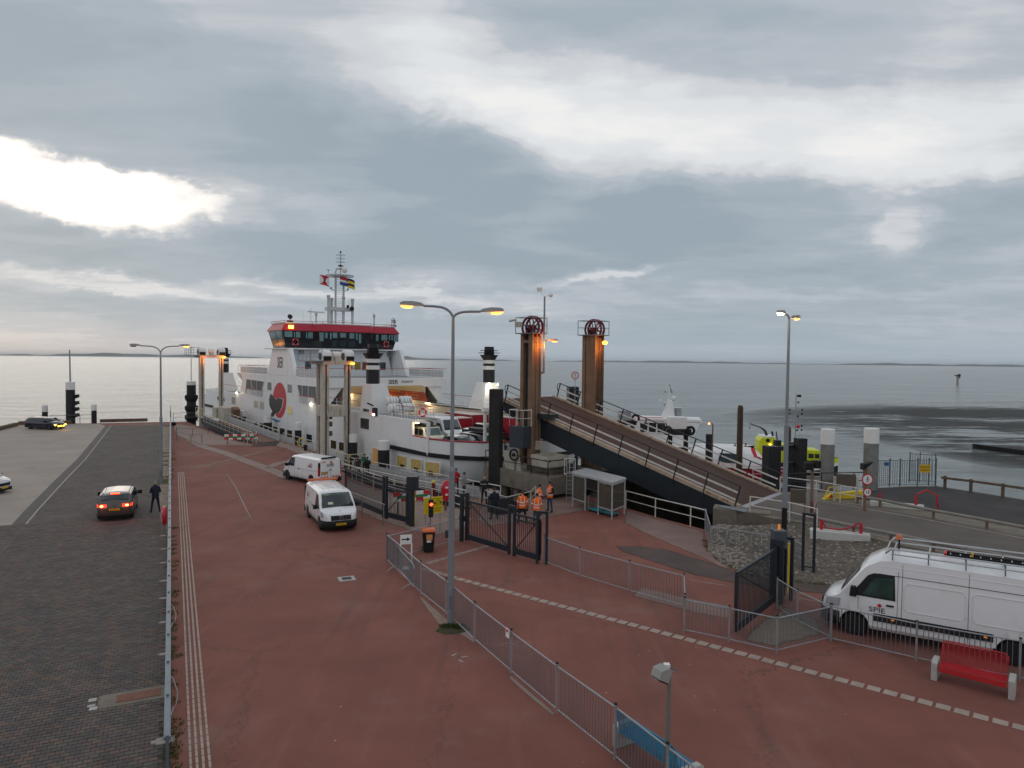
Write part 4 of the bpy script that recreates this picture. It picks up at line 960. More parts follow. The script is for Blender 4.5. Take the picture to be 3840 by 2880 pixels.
for a in ((275, 400, .62, .95, 22.0, teal), (455, 525, .60, .94, 22, teal, 0, -5), (645, 720, .58, .93, 22, teal), (425, 440, .60, .90, 22, teal), (612, 630, .58, .9, 22, teal),
          (825, 885, .42, .92, 20.9, teal, -8, 0), (905, 950, .60, .92, 20.9, teal), (985, 1010, .55, .92, 20.9, teal), (1030, 1100, .62, .94, 20.9, teal), (1145, 1232, .66, .93, 20.9, teal), (1290, 1365, .62, .94, 20.9, teal), (1388, 1415, .55, .94, 20.9, teal), (1435, 1470, .35, .92, 20.9, teal),
          (1555, 1605, .5, .9, 22, teal), (1700, 1740, .55, .92, 22, teal), (1785, 1875, .58, .92, 22, teal), (1900, 1920, .6, .92, 22, teal), (1940, 1965, .6, .95, 22, teal), (1980, 2050, .5, .95, 22, teal),
          (1010, 1100, .12, .45, 20.9, dpane), (1140, 1240, .15, .48, 20.9, dpane), (1270, 1380, .15, .48, 20.9, dpane)): bwin(*a)
# port wing end panes
for k, (a, b) in enumerate(((.08, .48), (.52, .92))):
    for f0, f1, m in ((.55, .97, teal), (.06, .5, mat('bronze_pane', (.22, .18, .12), .15, var=.2))):
        q = []
        for (u, f) in ((a, f0), (b, f0), (b, f1), (a, f1)):
            ins_ = .62-.5*f; s = (22.0+ins_)+(49.4-22-ins_-(22.0+ins_))*u; t = -.35+ins_-.014; q.append((s, -t, 10.13+2.07*f))
        MB().slab(q, (0, 1, 0), .012).build('wing_window', m, F)
def ringbuoy(par, loc, ax, m=signr, R=.36, r=.075, name='lifebuoy'):
    b = MB().torus(loc, R, r, 20, 7, ax).build(name, m, par, smooth=True)
    mb = MB()
    for k in range(4):
        a = k*math.pi/2+.78; c, s = math.cos(a)*R, math.sin(a)*R
        p = {'x': (loc[0], loc[1]+c, loc[2]+s), 'y': (loc[0]+c, loc[1], loc[2]+s)}[ax]; mb.ball(p, r*1.12, 6)
    mb.build('band', wplate, b); b2 = b; return b
ringbuoy(F, (22.25, -1.35, 10.85), 'x'); ringbuoy(F, (22.25, -13.2, 10.85), 'x')
o = MB().box(21.72, 21.80, -.95, -.35, 12.42, 12.78).build('fog_lamp', amberlit, F)
# --- funnels with striped black masts
def pillar(s, t, dirn):
    q = lambda a: s+dirn*a
    mb = MB(); tt = t; b = [(q(1.5), tt-.65), (q(1.5), tt+1.6), (q(-1.25), tt+1.6), (q(-1.25), tt-.65)]; u = [(q(.9), tt-.6), (q(.9), tt+.95), (q(-.95), tt+.95), (q(-.95), tt-.6)]
    if t > 7: b = [(x, 2*t-y) for x, y in b]; u = [(x, 2*t-y) for x, y in u]
    mb.loft([r3(b, 3.9), r3(u, 6.66)]); mb.build('funnel_casing', white, F, bevel=.04)
    def seg(z0, z1, r0, r1, m, nm):
        mb = MB(); n = 8; a0 = math.pi/8
        mb.loft([[Vector((s+r*math.cos(a0+k*math.pi/4), -t+r*math.sin(a0+k*math.pi/4), z)) for k in range(n)] for z, r in ((z0, r0), (z1, r1))]); mb.build(nm, m, F)
    seg(6.66, 7.98, .62, .62, black, 'mast_section'); seg(7.98, 8.36, .63, .63, wplate, 'white_band'); seg(8.36, 8.62, .62, .62, black, 'mast_section'); seg(8.62, 8.96, .63, .63, wplate, 'white_band')
    seg(8.96, 9.5, .62, .98, black, 'mast_collar'); seg(9.5, 10.35, .55, .5, black, 'mast_head'); seg(9.68, 9.74, 1.15, 1.15, black, 'mast_disc'); seg(9.92, 9.98, .95, .95, black, 'mast_disc')
for s, t, d in ((0, .62, 1), (0, 13.75, 1), (50, .62, -1), (50, 13.75, -1)): pillar(s, t, d)
o = MB().ball((-1.25, -12.9, 6.5), .16, 8).build('flood_lamp', lampw, F); plight(F, (-1.6, -12.6, 6.3), 60, (1, .86, .6), .2)
o = MB().ball((-1.25, -14.0, 6.45), .08, 8).build('flood_lamp', lampw, F)
for s, z in (ST(*z2_(788, 802)), ST(*z2_(1945, 978))): MB().ball((s, .12, z), .12, 8).build('side_lamp', lampw, F); plight(F, (s, .5, z), 10, (1, .84, .6), .1)
# --- life raft canisters on their rack, railed platform
rk = MB()
for (s, t, z) in ((-3.6, 1.0, 4.62), (-3.6, 2.35, 4.62), (-2.6, 1.2, 5.2), (-2.6, 2.6, 5.2)):
    c = MB().lathe([(.12, -.62), (.34, -.56), (.40, -.45), (.40, -.03), (.42, -.02), (.42, .02), (.40, .03), (.40, .45), (.34, .56), (.12, .62)], (s, -t, z), 14, ax='y').build('life_raft_canister', wplate, F, smooth=35)
    mb = MB()
    for d in (-.3, 0, .3): mb.torus((s, -t+d, z), .415, .012, 14, 4, 'y')
    mb.box(s-.2, s+.2, -t-.635, -t-.60, z-.3, z+.28); mb.build('strap', blackm, c)
    for d in (-.4, .4): rk.beam((s-.4, -t+d, 3.97), (s-.15, -t+d, z-.36), .05); rk.beam((s+.4, -t+d, 3.97), (s+.15, -t+d, z-.36), .05); rk.beam((s-.4, -t+d, 3.99), (s+.4, -t+d, 3.99), .05)
rk.build('raft_rack', white, F)
pl = [(-5.0, -.4, 3.97), (-7.6, -.4, 3.97), (-8.2, -1.0, 3.97), (-8.2, -2.3, 3.97), (-5.0, -2.3, 3.97)]
railing(F, pl, 1.0, 4, .55, white, top=redrail, r=.025, name='platform_railing'); ringbuoy(F, (-8.25, -1.2, 4.5), 'x', R=.32)
# hull camera box, lit lamp
s, z = ST(*z3_(920, 420)); mb = MB().box(s-.3, s+.3, .0, .25, z-.4, z+.3); mb.beam((s, .3, z+.5), (s-.1, .9, z+.75), .16, .12); mb.build('camera_box', black, F)
MB().ball((s-.15, .32, z-.3), .10, 8).build('white_signal_lamp', lampw, F); MB().ball((s+.16, .32, z-.25), .08, 8).build('red_signal_lamp', mat('red_lit_lamp', (1, .1, .05), .4, var=0, emit=(1, .06, .03), est=5), F)
# white bow post with lamp head
mb = MB().cyl((-15.3, -2.7, 2.6), (-15.3, -2.7, 5.0), .13, n=10); mb.cyl((-15.3, -2.7, 5.0), (-15.3, -2.7, 5.3), .3, .26, 12); mb.beam((-15.3, -3.0, 4.85), (-15.3, -3.6, 4.85), .1); mb.build('bow_post', white, F)
MB().beam((-16.35, -3.9, 2.4), (-16.4, -3.9, 1.7), .12, .12).ball((-16.4, -3.9, 2.3), .13, 8).build('towing_eye', dsteel, F)
# --- mast on the bridge roof
zm = lambda y: 9+(1343.5-y)/29.6
def roof(px, dt=0.): # lateral position on the line s = 24.7
    d = ray(px, 1200); P = S0+UV*24.7; k = UV.dot(P-Vector((0, 0, EYE)))/UV.dot(d); w = d*k+Vector((0, 0, EYE))-S0; return w.dot(VV)
mast = mat('grey_mast_paint', (.46, .48, .49), .45, var=.06)
tl_, tr_ = roof(1258), roof(1288); tm = (tl_+tr_)/2
mb = MB(); 
for t in (tl_, tr_): mb.cyl((24.7, -t, 13.1), (24.7, -t, zm(1037)), .13, n=10)
for k in range(22): z = 13.5+k*.27; mb.cyl((24.7, -tl_, z), (24.7, -tr_, z), .025, n=5)
mb.tube([(24.7, -tl_, zm(1037)), (24.7, -tl_, zm(1022)), (24.7, -tl_-.12, zm(1012)), (24.7, -tl_-.5, zm(1010)), (24.7, -tl_-.85, zm(1010))], .11, 8)
mb.cyl((24.7, -tm-.12, zm(1030)), (24.7, -tm-.12, zm(945)), .09, .05, 8)
mb.build('mast', mast, F)
mb = MB(); mb.torus((24.7, -tm, zm(1037)), 1.72, .08, 28, 6); mb.torus((24.7, -tm, zm(1037)), .9, .05, 20, 5)
for k in range(8): a = k*math.pi/4; mb.beam((24.7, -tm, zm(1037)), (24.7+1.7*math.cos(a), -tm+1.7*math.sin(a), zm(1037)), .07)
mb.cyl((24.7, -tm, zm(1040)), (24.7, -tm, zm(1033)), .75, n=14); mb.build('mast_ring_platform', mast, F)
mb = MB()
for y in (959, 972, 985): mb.torus((24.7, -tm-.12, zm(y)), .55, .03, 20, 5); mb.beam((24.15, -tm-.12, zm(y)), (25.25, -tm-.12, zm(y)), .03)
mb.build('antenna_ring', mast, F)
MB().ball((24.7, -tm-.12, zm(948)), .13, 8).ball((24.7, -tm-.12, zm(999)), .16, 8).box(24.6, 24.8, -tm-.45, -tm+.2, zm(1001), zm(997)).build('mast_lamp', black, F)
MB().ball((24.4, -roof(1288), zm(1014)), .36, 12, (1, 1, 1.15)).build('radome', wplate, F, smooth=True)
MB().lathe([(.01, .16), (.2, .1), (.24, .02), (.05, 0), (.04, -.35)], (24.7, -roof(1231), zm(1020)), 12).build('gps_dome', mast, F)
for px, ty in ((1228, 1112), (1250, 1119), (1295, 1112), (1318, 1120)):
    t = roof(px); zt_ = zm(ty); MB().lathe([(.17, 0), (.17, zt_-13.1-.45), (.22, zt_-13.1-.25), (.23, zt_-13.1)], (24.7+(.6 if px in (1250, 1295) else -.3), -t, 13.1), 12).build('exhaust_pipe', mast, F, smooth=30)
mb = MB(); mb.box(24.3, 25.6, -roof(1318), -roof(1228), zm(1167), zm(1154))
for y in (1128, 1136, 1144): mb.cyl((24.3, -roof(1230), zm(y)), (24.3, -roof(1252), zm(y)), .03, n=5); mb.cyl((24.3, -roof(1298), zm(y)), (24.3, -roof(1318), zm(y)), .03, n=5)
mb.build('mast_platform', mast, F)
for px, y in ((1252, 1088), (1293, 1088)):
    sg = 1 if px > 1270 else -1; MB().beam((24.7, -roof(px), zm(y+4)), (24.7, -roof(px)-sg*.35, zm(y)), .07).ball((24.7, -roof(px)-sg*.4, zm(y-4)), .12, 7).build('navigation_lamp', dsteel, F)
MB().cyl((24.0, -roof(1311), zm(1156)), (23.6, -roof(1306), zm(1160)), .28, n=12).ball((24.2, -roof(1298), zm(1150)), .2, 7).build('searchlight', black, F)
mb = MB(); t = roof(1166); mb.cyl((23, -t, 13.1), (23, -t, 14.15), .10, n=8); mb.cyl((23, -t, 14.1), (23, -t, 14.45), .17, n=10); mb.beam((22.98, -t+1.05, 14.55), (23.02, -t-1.05, 14.55), .12, .12); mb.build('radar_scanner', mast, F)
mb = MB(); t = roof(1381); mb.cyl((23, -t, 13.1), (23, -t, 14.25), .10, n=8); mb.cyl((23, -t, 14.2), (23, -t, 14.5), .17, n=10); mb.beam((22.5, -t+.32, 14.62), (23.5, -t-.32, 14.55), .12, .14); mb.build('radar_scanner', mast, F)
for px, h in ((1113, 1.4), (1144, 1.9), (1424, .8), (1486, .7)): t = roof(px); MB().cyl((22.6, -t, 13.1), (22.6, -t, 13.1+h), .015, n=5).build('whip_antenna', mast, F)
mb = MB(); t = roof(1144); mb.cyl((23, -t, 13.1), (23, -t, 14.9), .025, n=5); mb.build('whip_antenna', mast, F)
for px in (1067, 1452): 
    t = roof(px); mb = MB(); mb.box(22.6, 23.1, -t-.3, -t+.3, 13.1, 13.4); mb.cyl((22.8, -t, 13.4), (22.8, -t, 13.6), .05, n=6); mb.cyl((22.95, -t-.1, 13.82), (22.6, -t+.1, 13.85), .27, n=12); mb.build('searchlight', black if px < 1200 else mast, F)
for px in (1478,): t = roof(px)-1.3; MB().tube([(22.5, -t+.2, 11.4), (22.5, -t+.2, 14.1), (22.5, -t, 14.3), (22.5, -t-.2, 14.1), (22.5, -t-.35, 13.1)], .03, 5).build('roof_ladder', black, F)
# flags flying from the mast
def flag(px, py, w, h, name, cells, s=24.2):
    t = roof(px); z0 = zm(py); fm = {}
    f0 = None
    nx, nz = 12, 8; mb = MB(); mats_ = []
    for i in range(nx+1):
        for j in range(nz+1):
            u = i/nx; v = j/nz; mb.v.append(Vector((s+.10*math.sin(u*7+v)*u, -t-(u-.5)*w, z0+(v-.5)*h-.16*u*(.4+u)*h)))
    for i in range(nx):
        for j in range(nz):
            c = cells((i+.5)/nx, (j+.5)/nz)
            if c not in mats_: mats_.append(c)
            mb.f.append([i*(nz+1)+j, (i+1)*(nz+1)+j, (i+1)*(nz+1)+j+1, i*(nz+1)+j+1]); mb.m.append(mats_.index(c))
    o = mb.build(name, [mat('flag_'+c, {'red': (.48, .03, .045), 'white': (.75, .75, .75), 'blue': (.03, .07, .30), 'yellow': (.72, .55, .03), 'navy': (.04, .03, .10), 'black': (.02, .02, .02)}[c], .8, var=0) for c in mats_], F)
    so_ = o.modifiers.new('thickness', 'SOLIDIFY'); so_.thickness = .01
    return o
flag(1211, 1057, 1.3, 1.2, 'house_flag', lambda u, v: ('red' if abs(v-.5) > abs(u-.5)*1.05+.02 else 'white') if (u-.5)**2+(v-.5)**2 > .012 else 'black')
flag(1282, 1056, 1.15, 1.1, 'tricolour_flag', lambda u, v: 'red' if v > .66 else ('white' if v > .33 else 'blue'), 24.0)
flag(1305, 1064, .95, 1.2, 'island_flag', lambda u, v: 'navy' if (v > .75 or .22 < v < .48) else 'yellow', 23.7)

MB().box(-8.75, -8.62, -.6, -.3, 3.66, 3.8).build('opening_lamp', MATS['warm_strip_lamp'], F); plight(F, (-9.2, -.7, 3.5), 30, (1, .84, .55), .15)
for (x0, y0) in ((1160, 915), (1312, 948), (1472, 985)):
    s_, z_ = ST(*z3_(x0+14, y0+60)); s2_, z2v = ST(*z3_(x0+14, y0+110))
    MB().prism([(s_+.12, z_-.42), (s_-.10, z_-.42), (s_-.02, z_+.45), (s_+.12, z_+.45)], .042, .05, ax='y').build('yellow_post', mat('yellow_post', (.50, .42, .02), .6, var=.1), F)  # yellow post inside the window, drawn flat over the pane
    MB().box(s_-1.0, s_-.3, .042, .05, z_-.5, z_-.2).build('dark_interior_piece', winol, F)  # dark interior low in the window, put on as a flat piece
# ================================================================== PORT STRUCTURES
def shipthing(name, label, cat, s, t, z=0., group=None):
    return thing(name, label, cat, shipw(s, t, z), FA, group)
# --- fences of upright bars
def fence_run(name, label, feet, h, group=None, m=galv, barr=.011, gap=.115, post_r=.032, cat='fence', cap=True, z=0., skip=(), bargap=.1):
    P = [Vector((p.x, p.y, p.z)) if isinstance(p, Vector) else G(*p, z) for p in feet]; t = thing(name, label, cat, P[0], 0, group); O = P[0]
    pm_ = MB().cyl((0, 0, 0), (0, 0, h+.05), post_r, n=8); pme = pm_.mesh('post', m)
    cme = MB().cyl((0, 0, h+.05), (0, 0, h+.085), post_r*1.15, n=8).mesh('post_cap', blackm)
    bme = MB().cyl((0, 0, bargap), (0, 0, h-.02), barr, n=5, cap=False).mesh('bar', galvd if m is galv else m)
    for p in P:
        o = inst(pme, 'post', t, p-O); 
        if cap: inst(cme, 'post_cap', t, p-O)
    for i, (a, b) in enumerate(zip(P, P[1:])):
        if i in skip: continue
        d = (b-a); L = d.length; d.normalize(); off = Vector((0, 0, 1))
        MB().cyl(a+d*.05+off*(h-.02)-O, b-d*.05+off*(h-.02)-O, .022, n=8).build('top_rail', m, t)
        MB().cyl(a+d*.05+off*bargap-O, b-d*.05+off*bargap-O, .018, n=6).build('bottom_rail', m, t)
        n = int((L-.16)/gap)
        for k in range(n): inst(bme, 'bar', t, a+d*((L-gap*(n-1))/2+k*gap)-O)
    return t
G1 = 'bar fence runs on the red plaza'
fence_run('bar_fence', 'long diagonal galvanised bar fence across the plaza past the centre lamp', [(1451, 2106), (1578, 2229), (1673, 2305), (1779, 2406), (1916, 2526), (2087, 2672), (2306, 2849), (2500, 3020), (2800, 3280)], 1.22, G1)
fence_run('bar_fence', 'short galvanised bar fence behind the orange-lidded bin up to the middle gate', [(1451, 2106), (1607, 2061), (1722, 2028)], 1.15, G1)
fence_run('bar_fence', 'galvanised bar fence running right from the middle gate', [(2040, 2112), (2173, 2164), (2360, 2222), (2563, 2279), (2566, 2367)], 1.2, G1)
fence_run('bar_fence', 'lower bar fence in two panels in front of the open right gate', [(2566, 2372), (2733, 2408), (2912, 2450), (3113, 2401)], 1.12, G1)
fence_run('bar_fence', 'bar fence slanting back from the corner post by the white van to the right gate', [(3113, 2398), (2989, 2336), (2913, 2282)], 1.12, G1)
fence_run('bar_fence', 'bar fence between the long white van and the red bench', [(3116, 2404), (3435, 2478), (3822, 2552), (4300, 2660)], 1.16, G1, gap=.13)
fence_run('bar_fence', 'bar fence round the stone slope below the ramp abutment', [(2644, 1990), (2663, 2062), (2817, 2088), (2893, 2100), (2965, 2112), (3014, 2146)], 1.15, G1)
# left fence: posts, rails, bars seen end on, with netting
LFa, LFb = G(628, 2960), G(640, 1590); LFd = (LFb-LFa); LL = LFd.length; LFd.normalize()
t = thing('bar_fence', 'very long blue-grey fence seen end on between the block paving and the red plaza', 'fence', LFa)
blg = mat('blue_grey_fence_steel', (.13, .17, .21), .45, .3, var=.15)
pme = MB().cyl((0, 0, 0), (0, 0, 1.15), .032, n=8).mesh('post', blg); bme = MB().cyl((0, 0, .1), (0, 0, 1.06), .011, n=5, cap=False).mesh('bar', blg)
np_ = int(LL/2.0)
for k in range(np_+1): inst(pme, 'post', t, LFd*(k*2.0))
ln_ = Vector((LFd.y, -LFd.x, 0))
MB().beam((0, 0, 1.08), LFd*LL+Vector((0, 0, 1.08)), .13, .06).build('top_rail', blg, t); MB().beam((0, 0, .1), LFd*LL+Vector((0, 0, .1)), .04, .04).build('bottom_rail', blg, t)
for k in range(280): inst(bme, 'bar', t, LFd*(.15+k*.115))
rest = MB()
for k in range(280, int(LL/.115)): p = LFd*(.15+k*.115); rest.cyl((p.x, p.y, .1), (p.x, p.y, 1.06), .011, n=4, cap=False)
o = rest.build('far_bars', blg, t); o['kind'] = 'stuff'
rng = random.Random(4)
for i in range(2):
    a = 3+i*6.3; pts = []
    for k in range(9):
        f = k/8; pts.append(LFd*(a+f*2.4)+ln_*(.06+.16*math.sin(f*math.pi))+Vector((0, 0, .16+.05*math.sin(k*2.))))
    MB().tube(pts, .012, 4).build('slack_wire', galv, t)
MB().cyl((0, 0, 0), (0, 0, 1.9), .07, n=8).cyl((.0, 0, 1.9), (.0, 0, 2.6), .03, n=6).build('end_post', galvd, t).location = LFd*(LL-2)
# --- anthracite gates
def portal(par, p, d, h, w=.36, th=.12, name='gate_portal'):
    # a slim goalpost: two uprights and a cap
    mb = MB(); a = p-d*w/2; b = p+d*w/2
    for q in (a, b): mb.beam(q, q+Vector((0, 0, h)), th, th, up=(d.x, d.y, 0))
    mb.beam(a+Vector((0, 0, h-th/2))+d*th/2, b+Vector((0, 0, h-th/2))-d*th/2, th, th*.96); return mb.build(name, anth, par, bevel=.01)
def gate_leaf(par, a, b, h, z0=.12, brace=1, sec=.09, low=.26, gap=.12, mid=None, bar=.022):
    d = (b-a); L = d.length; d.normalize(); U_ = Vector((0, 0, 1)); up = (0, 0, 1)
    mb = MB(); mb.beam(a+U_*(h-sec/2), b+U_*(h-sec/2), sec, sec); mb.build('top_rail', anth, par)
    MB().beam(a+U_*(z0+low/2), b+U_*(z0+low/2), sec*1.2, low).build('bottom_beam', anth, par)
    for q in (a, b): MB().beam(q+U_*(z0+low), q+U_*(h-sec), sec, sec, up=(d.x, d.y, 0)).build('stile', anth, par)
    if mid: MB().beam(a+U_*(h-mid), b+U_*(h-mid), sec*.7, sec*.7).build('mid_rail', anth, par)
    if brace: 
        q = (a, b) if brace > 0 else (b, a); MB().beam(q[0]+d*(.1*brace)+U_*(h-sec), q[1]-d*(.1*brace)+U_*(z0+low), sec*.45, sec*.45).build('brace', anth, par)
    n = int((L-.2)/gap); top = h-sec; bm_ = MB().beam((0, 0, z0+low), (0, 0, top), bar, bar).mesh('bar', anth)
    for k in range(n): inst(bm_, 'bar', par, a+d*((L-gap*(n-1))/2+k*gap), rz=math.atan2(d.y, d.x))
# middle gate, closed
p0, p1, p2 = G(1742, 2027), G(1913, 2080), G(2028, 2113)
t = thing('sliding_gate', 'closed anthracite sliding gate of upright bars in the middle of the plaza', 'gate', p0)
O = p0; d = (p1-p0).normalized(); z = Vector()
gate_leaf(t, z+d*.22, p1-O-d*.12, 2.05, brace=1); gate_leaf(t, p1-O+d*.3, p2-O-d*.06, 1.98, brace=-1, mid=.28)
portal(t, Vector((0, 0, 0))-d*.02, Vector((d.y, -d.x, 0)), 2.38, .34, .16); portal(t, p1-O+d*.1, d, 2.32, .34); 
portal(t, p2-O+d*.06, Vector((-d.y, d.x, 0))*.6+d*.8, 2.35, .42)
MB().box(-.14, .14, -.1, .1, 1.0, 1.25).build('lock_case', blackm, t).location = d*.12
# left gate, open, with motor box
q0, q1, q2 = G(1296, 1880), G(1444, 1944), G(1530, 1968)
t = thing('sliding_gate', 'open anthracite gate beside the white vans with a tall motor post', 'gate', q0); O = q0; d = (q1-q0).normalized()
gate_leaf(t, Vector((0, 0, 0)), q1-O-d*.1, 2.1, brace=0, low=.3); gate_leaf(t, q1-O+d*.12, q2-O-d*.1, 2.0, brace=-1, mid=.28, low=.3)
portal(t, q1-O, d, 2.42, .36, .14); portal(t, q2-O, d, 2.2, .20, .12)
e = q2-O+d*.42
MB().beam(e, e+Vector((0, 0, 2.2)), .24, .24, up=(d.x, d.y, 0)).build('motor_post', anth, t, bevel=.01)
MB().box(-.26, .34, -.3, .3, 2.02, 2.72).build('motor_box', anth, t, bevel=.02).location = e
q = G(1553, 1966); yel = mat('yellow_safety_paint', (.72, .52, .02), .45, var=.05)
tag(MB().tube([(0, 0, 0), (0, 0, 1.72), (-.03, 0, 1.86), (-.12, 0, 1.92), (-.2, 0, 1.92)], .045, 8).build('safety_edge', yel), 'yellow tubular safety edge on the motor post of the left gate', 'safety edge').location = q
q = G(2958, 2222); tag(MB().beam((0, 0, 0), (0, 0, 1.95), .09, .09).build('safety_edge', yel, bevel=.01), 'straight yellow safety edge on the post of the open right gate', 'safety edge').location = q
# right gate, open, seen almost end on
r0, r1, r2 = G(2757, 2384), G(2908, 2262), G(2948, 2246)
t = thing('sliding_gate', 'open anthracite gate standing across the lane in front of the stone slope', 'gate', r0); O = r0; d = (r1-r0).normalized()
gate_leaf(t, Vector((0, 0, 0)), r1-O-d*.05, 2.12, brace=1, low=.26); 
gate_leaf(t, r1-O+d*.25, G(2942, 2244)-O, 2.0, brace=0, mid=.28)
portal(t, r1-O+d*.05, Vector((d.y, -d.x, 0)), 2.4, .36, .14); portal(t, G(2948, 2246)-O, Vector((d.y, -d.x, 0)), 2.4, .36, .12)
w = G(2915, 2246)-O; MB().beam(w, w+Vector((0, 0, 2.1)), .22, .22).build('motor_post', anth, t); 
MB().box(-.24, .24, -.24, .24, 2.08, 2.66).build('motor_box', mat('blue_grey_box', (.06, .075, .09), .45, var=.1), t, bevel=.02).location = w
MB().cyl((0, 0, 2.66), (0, 0, 2.74), .05, n=8).cyl((0, 0, 2.74), (0, 0, 2.86), .045, n=8).build('beacon', amber, t).location = w
c = G(3030, 2152); t = thing('gate_catch', 'empty anthracite catch frame on the stone slope right of the open gate', 'gate post', c)
dd = (G(3046, 2155)-G(3016, 2150)).normalized(); portal(t, Vector((0, 0, 0)), dd, 2.62, .44, .11); MB().beam(-dd*.16+Vector((0, 0, .3)), dd*.16+Vector((0, 0, .3)), .05, .05).build('cross_piece', anth, t)
# low rail and posts in front of the left gate
a, b = G(1282, 1905), G(1442, 1972); t = thing('hand_rail', 'thin grey hand rail on two posts in front of the open left gate', 'railing', a)
mb = MB(); mb.beam(Vector((0, 0, 1.15)), b-a+Vector((0, 0, 1.15)), .05, .05)
mb.build('rail', galv, t)
for f in (0, .5, .98): MB().cyl((b-a)*f, (b-a)*f+Vector((0, 0, 1.12)), .03, n=6).build('post', galvd, t)
# crowd barrier leaning at the fence corner
a, b = G(1480, 2128), G(1552, 2216); t = thing('crowd_barrier', 'portable crowd barrier with curved feet leaning against the fence corner', 'barrier', a); d = (b-a); L = d.length; d.normalize(); n = Vector((d.y, -d.x, 0))
mb = MB().tube([(0, 0, .18), (0, 0, .92), d*.12+Vector((0, 0, 1.02)), d*(L-.12)+Vector((0, 0, 1.02)), d*L+Vector((0, 0, .9)), d*L+Vector((0, 0, .18)), (0, 0, .18)], .02, 6); mb.build('frame', galv, t)
bm_ = MB().cyl((0, 0, .2), (0, 0, 1.0), .008, n=4).mesh('bar', galv)
for k in range(1, int(L/.13)): inst(bm_, 'bar', t, d*k*.13)
for f in (.12, .9): MB().tube([d*L*f-n*.32, d*L*f-n*.2+Vector((0, 0, .14)), d*L*f+Vector((0, 0, .2)), d*L*f+n*.2+Vector((0, 0, .14)), d*L*f+n*.4], .018, 6).build('foot', galv, t)
# arrow sign behind the fence corner
g_ = G(1522, 2108); t = thing('direction_sign', 'small white sign frame with a black arrow pointing right behind the fence corner', 'sign', g_, rad(18))
MB().box(-.26, .26, -.012, .012, .80, 1.22).build('sign_board', wplate, t); mb = MB()
for x in (-.25, .25): mb.box(x-.03, x+.03, -.03, .03, 0, .8)
mb.build('legs', wplate, t); MB().prism([(-.2, 1.0), (.04, 1.0), (.04, .94), (.2, 1.02), (.04, 1.10), (.04, 1.05), (-.2, 1.05)], -.018, -.013, ax='y').build('arrow', blackm, t)
a_ = G(1524, 2135); o = MB().box(-.35, .35, -.02, .02, 0, .12).build('white_board', wplate); tag(o, 'narrow white board lying at the foot of the fence corner', 'board'); o.location = a_; o.rotation_euler = (0, 0, rad(20))
MB()
# notice plates on the fences
for px, py, Y, w, h, rz, lab in ((1903, 2371, 20.1, .2, .26, -62, 'small white notice plate hung on the diagonal fence'), (1676, 2002, 35.0, .18, .38, 22, 'small dark notice plate on the fence between the bin and the middle gate')):
    o = MB().box(-w/2, w/2, -.006, .006, -h/2, h/2).build('notice_plate', wplate if 'white' in lab else blackm); p = D(px, py, Y); o.location = p-Vector((.0, .05, 0)); o.rotation_euler = (0, 0, rad(rz)); tag(o, lab, 'notice')
    if 'white' in lab: MB().box(-.06, .06, -.012, -.007, .03, .1).build('red_print', signr, o)
# --- street lamps
def lamp_head(par, p, d, m, lit=True, L=.78):
    # cobra-head luminaire: housing and glass bowl; p = arm tip, d = outward
    d = Vector(d).normalized(); n = Vector((-d.y, d.x, 0)); z = Vector((0, 0, 1)); R_ = []
    for f, w, h in ((0, .05, .05), (.12, .12, .09), (.45, .17, .12), (.85, .15, .10), (1., .08, .05)):
        c = p+d*(f*L)+z*.01; R_.append([c-n*w-z*h*.3, c-n*w*.8+z*h, c+n*w*.8+z*h, c+n*w-z*h*.3])
    hd = MB().loft(R_).build('lamp_head', cloudy, par, smooth=40)
    R_ = []
    for f, w, h in ((.42, .03, .02), (.5, .12, .07), (.75, .13, .09), (.95, .10, .06), (.99, .03, .02)):
        c = p+d*(f*L)-z*.03; R_.append([c-n*w, c-n*w*.7-z*h, c+n*w*.7-z*h, c+n*w])
    MB().loft(R_).build('lamp_glass', m, hd, smooth=40)
def street_lamp(label, base, hs, arms, joint=None, dark_foot=False, r0=.11, power=60):
    t = thing('street_lamp', label, 'street lamp', base, 0, 'two-armed street lamps'); H_ = hs
    mb = MB().cyl((0, 0, 0), (0, 0, H_*.5), r0, r0*.92, 12); mb.cyl((0, 0, H_*.5), (0, 0, H_*.515), r0*1.05, r0*.72, 12); mb.cyl((0, 0, H_*.515), (0, 0, H_), r0*.66, r0*.5, 12)
    mb.build('pole', mat('grey_lamp_pole', (.24, .265, .29), .45, .3, var=.1, dirt=(.16, .17, .18), dscale=1), t, smooth=40)
    if dark_foot: MB().cyl((0, 0, -.02), (0, 0, 1.15), r0*1.04, n=12).build('painted_foot', blackm, t)
    else: MB().box(-.05, .05, -r0-.012, -r0+.02, .5, .95).build('inspection_hatch', galvd, t)
    for (v, m, pw) in arms:
        v = Vector(v); hx = Vector((v.x, v.y, 0)); l = hx.length; u = hx.normalized(); rise = v.z; pts = [Vector((0, 0, H_-.02))]
        for f, g in ((.06, .30), (.14, .55), (.25, .76), (.4, .9), (.62, .97), (1, 1.)): pts.append(Vector((0, 0, H_))+u*(l*f)+Vector((0, 0, rise*g)))
        MB().tube(pts, r0*.38, 8).build('arm', mat('grey_lamp_pole', (0, 0, 0)), t, smooth=60); lamp_head(t, pts[-1], u+Vector((0, 0, .05)), m)
        if pw: c = (1, .52, .18) if m is lampg else (1, .85, .6); plight(t, pts[-1]+u*.55-Vector((0, 0, .3)), pw, c, .12)
    return t
b = G(1690, 2335); j = D(1705, 1172, b.y)
street_lamp('tall grey two-armed lamp in the centre with both heads lit, moss at its foot', b, j.z-.15, [((-1.0, -.05, .36), lampg, 25), ((.92, .15, .20), lampg, 25)])
b = G(605, 1812); j = D(604, 1316, b.y)
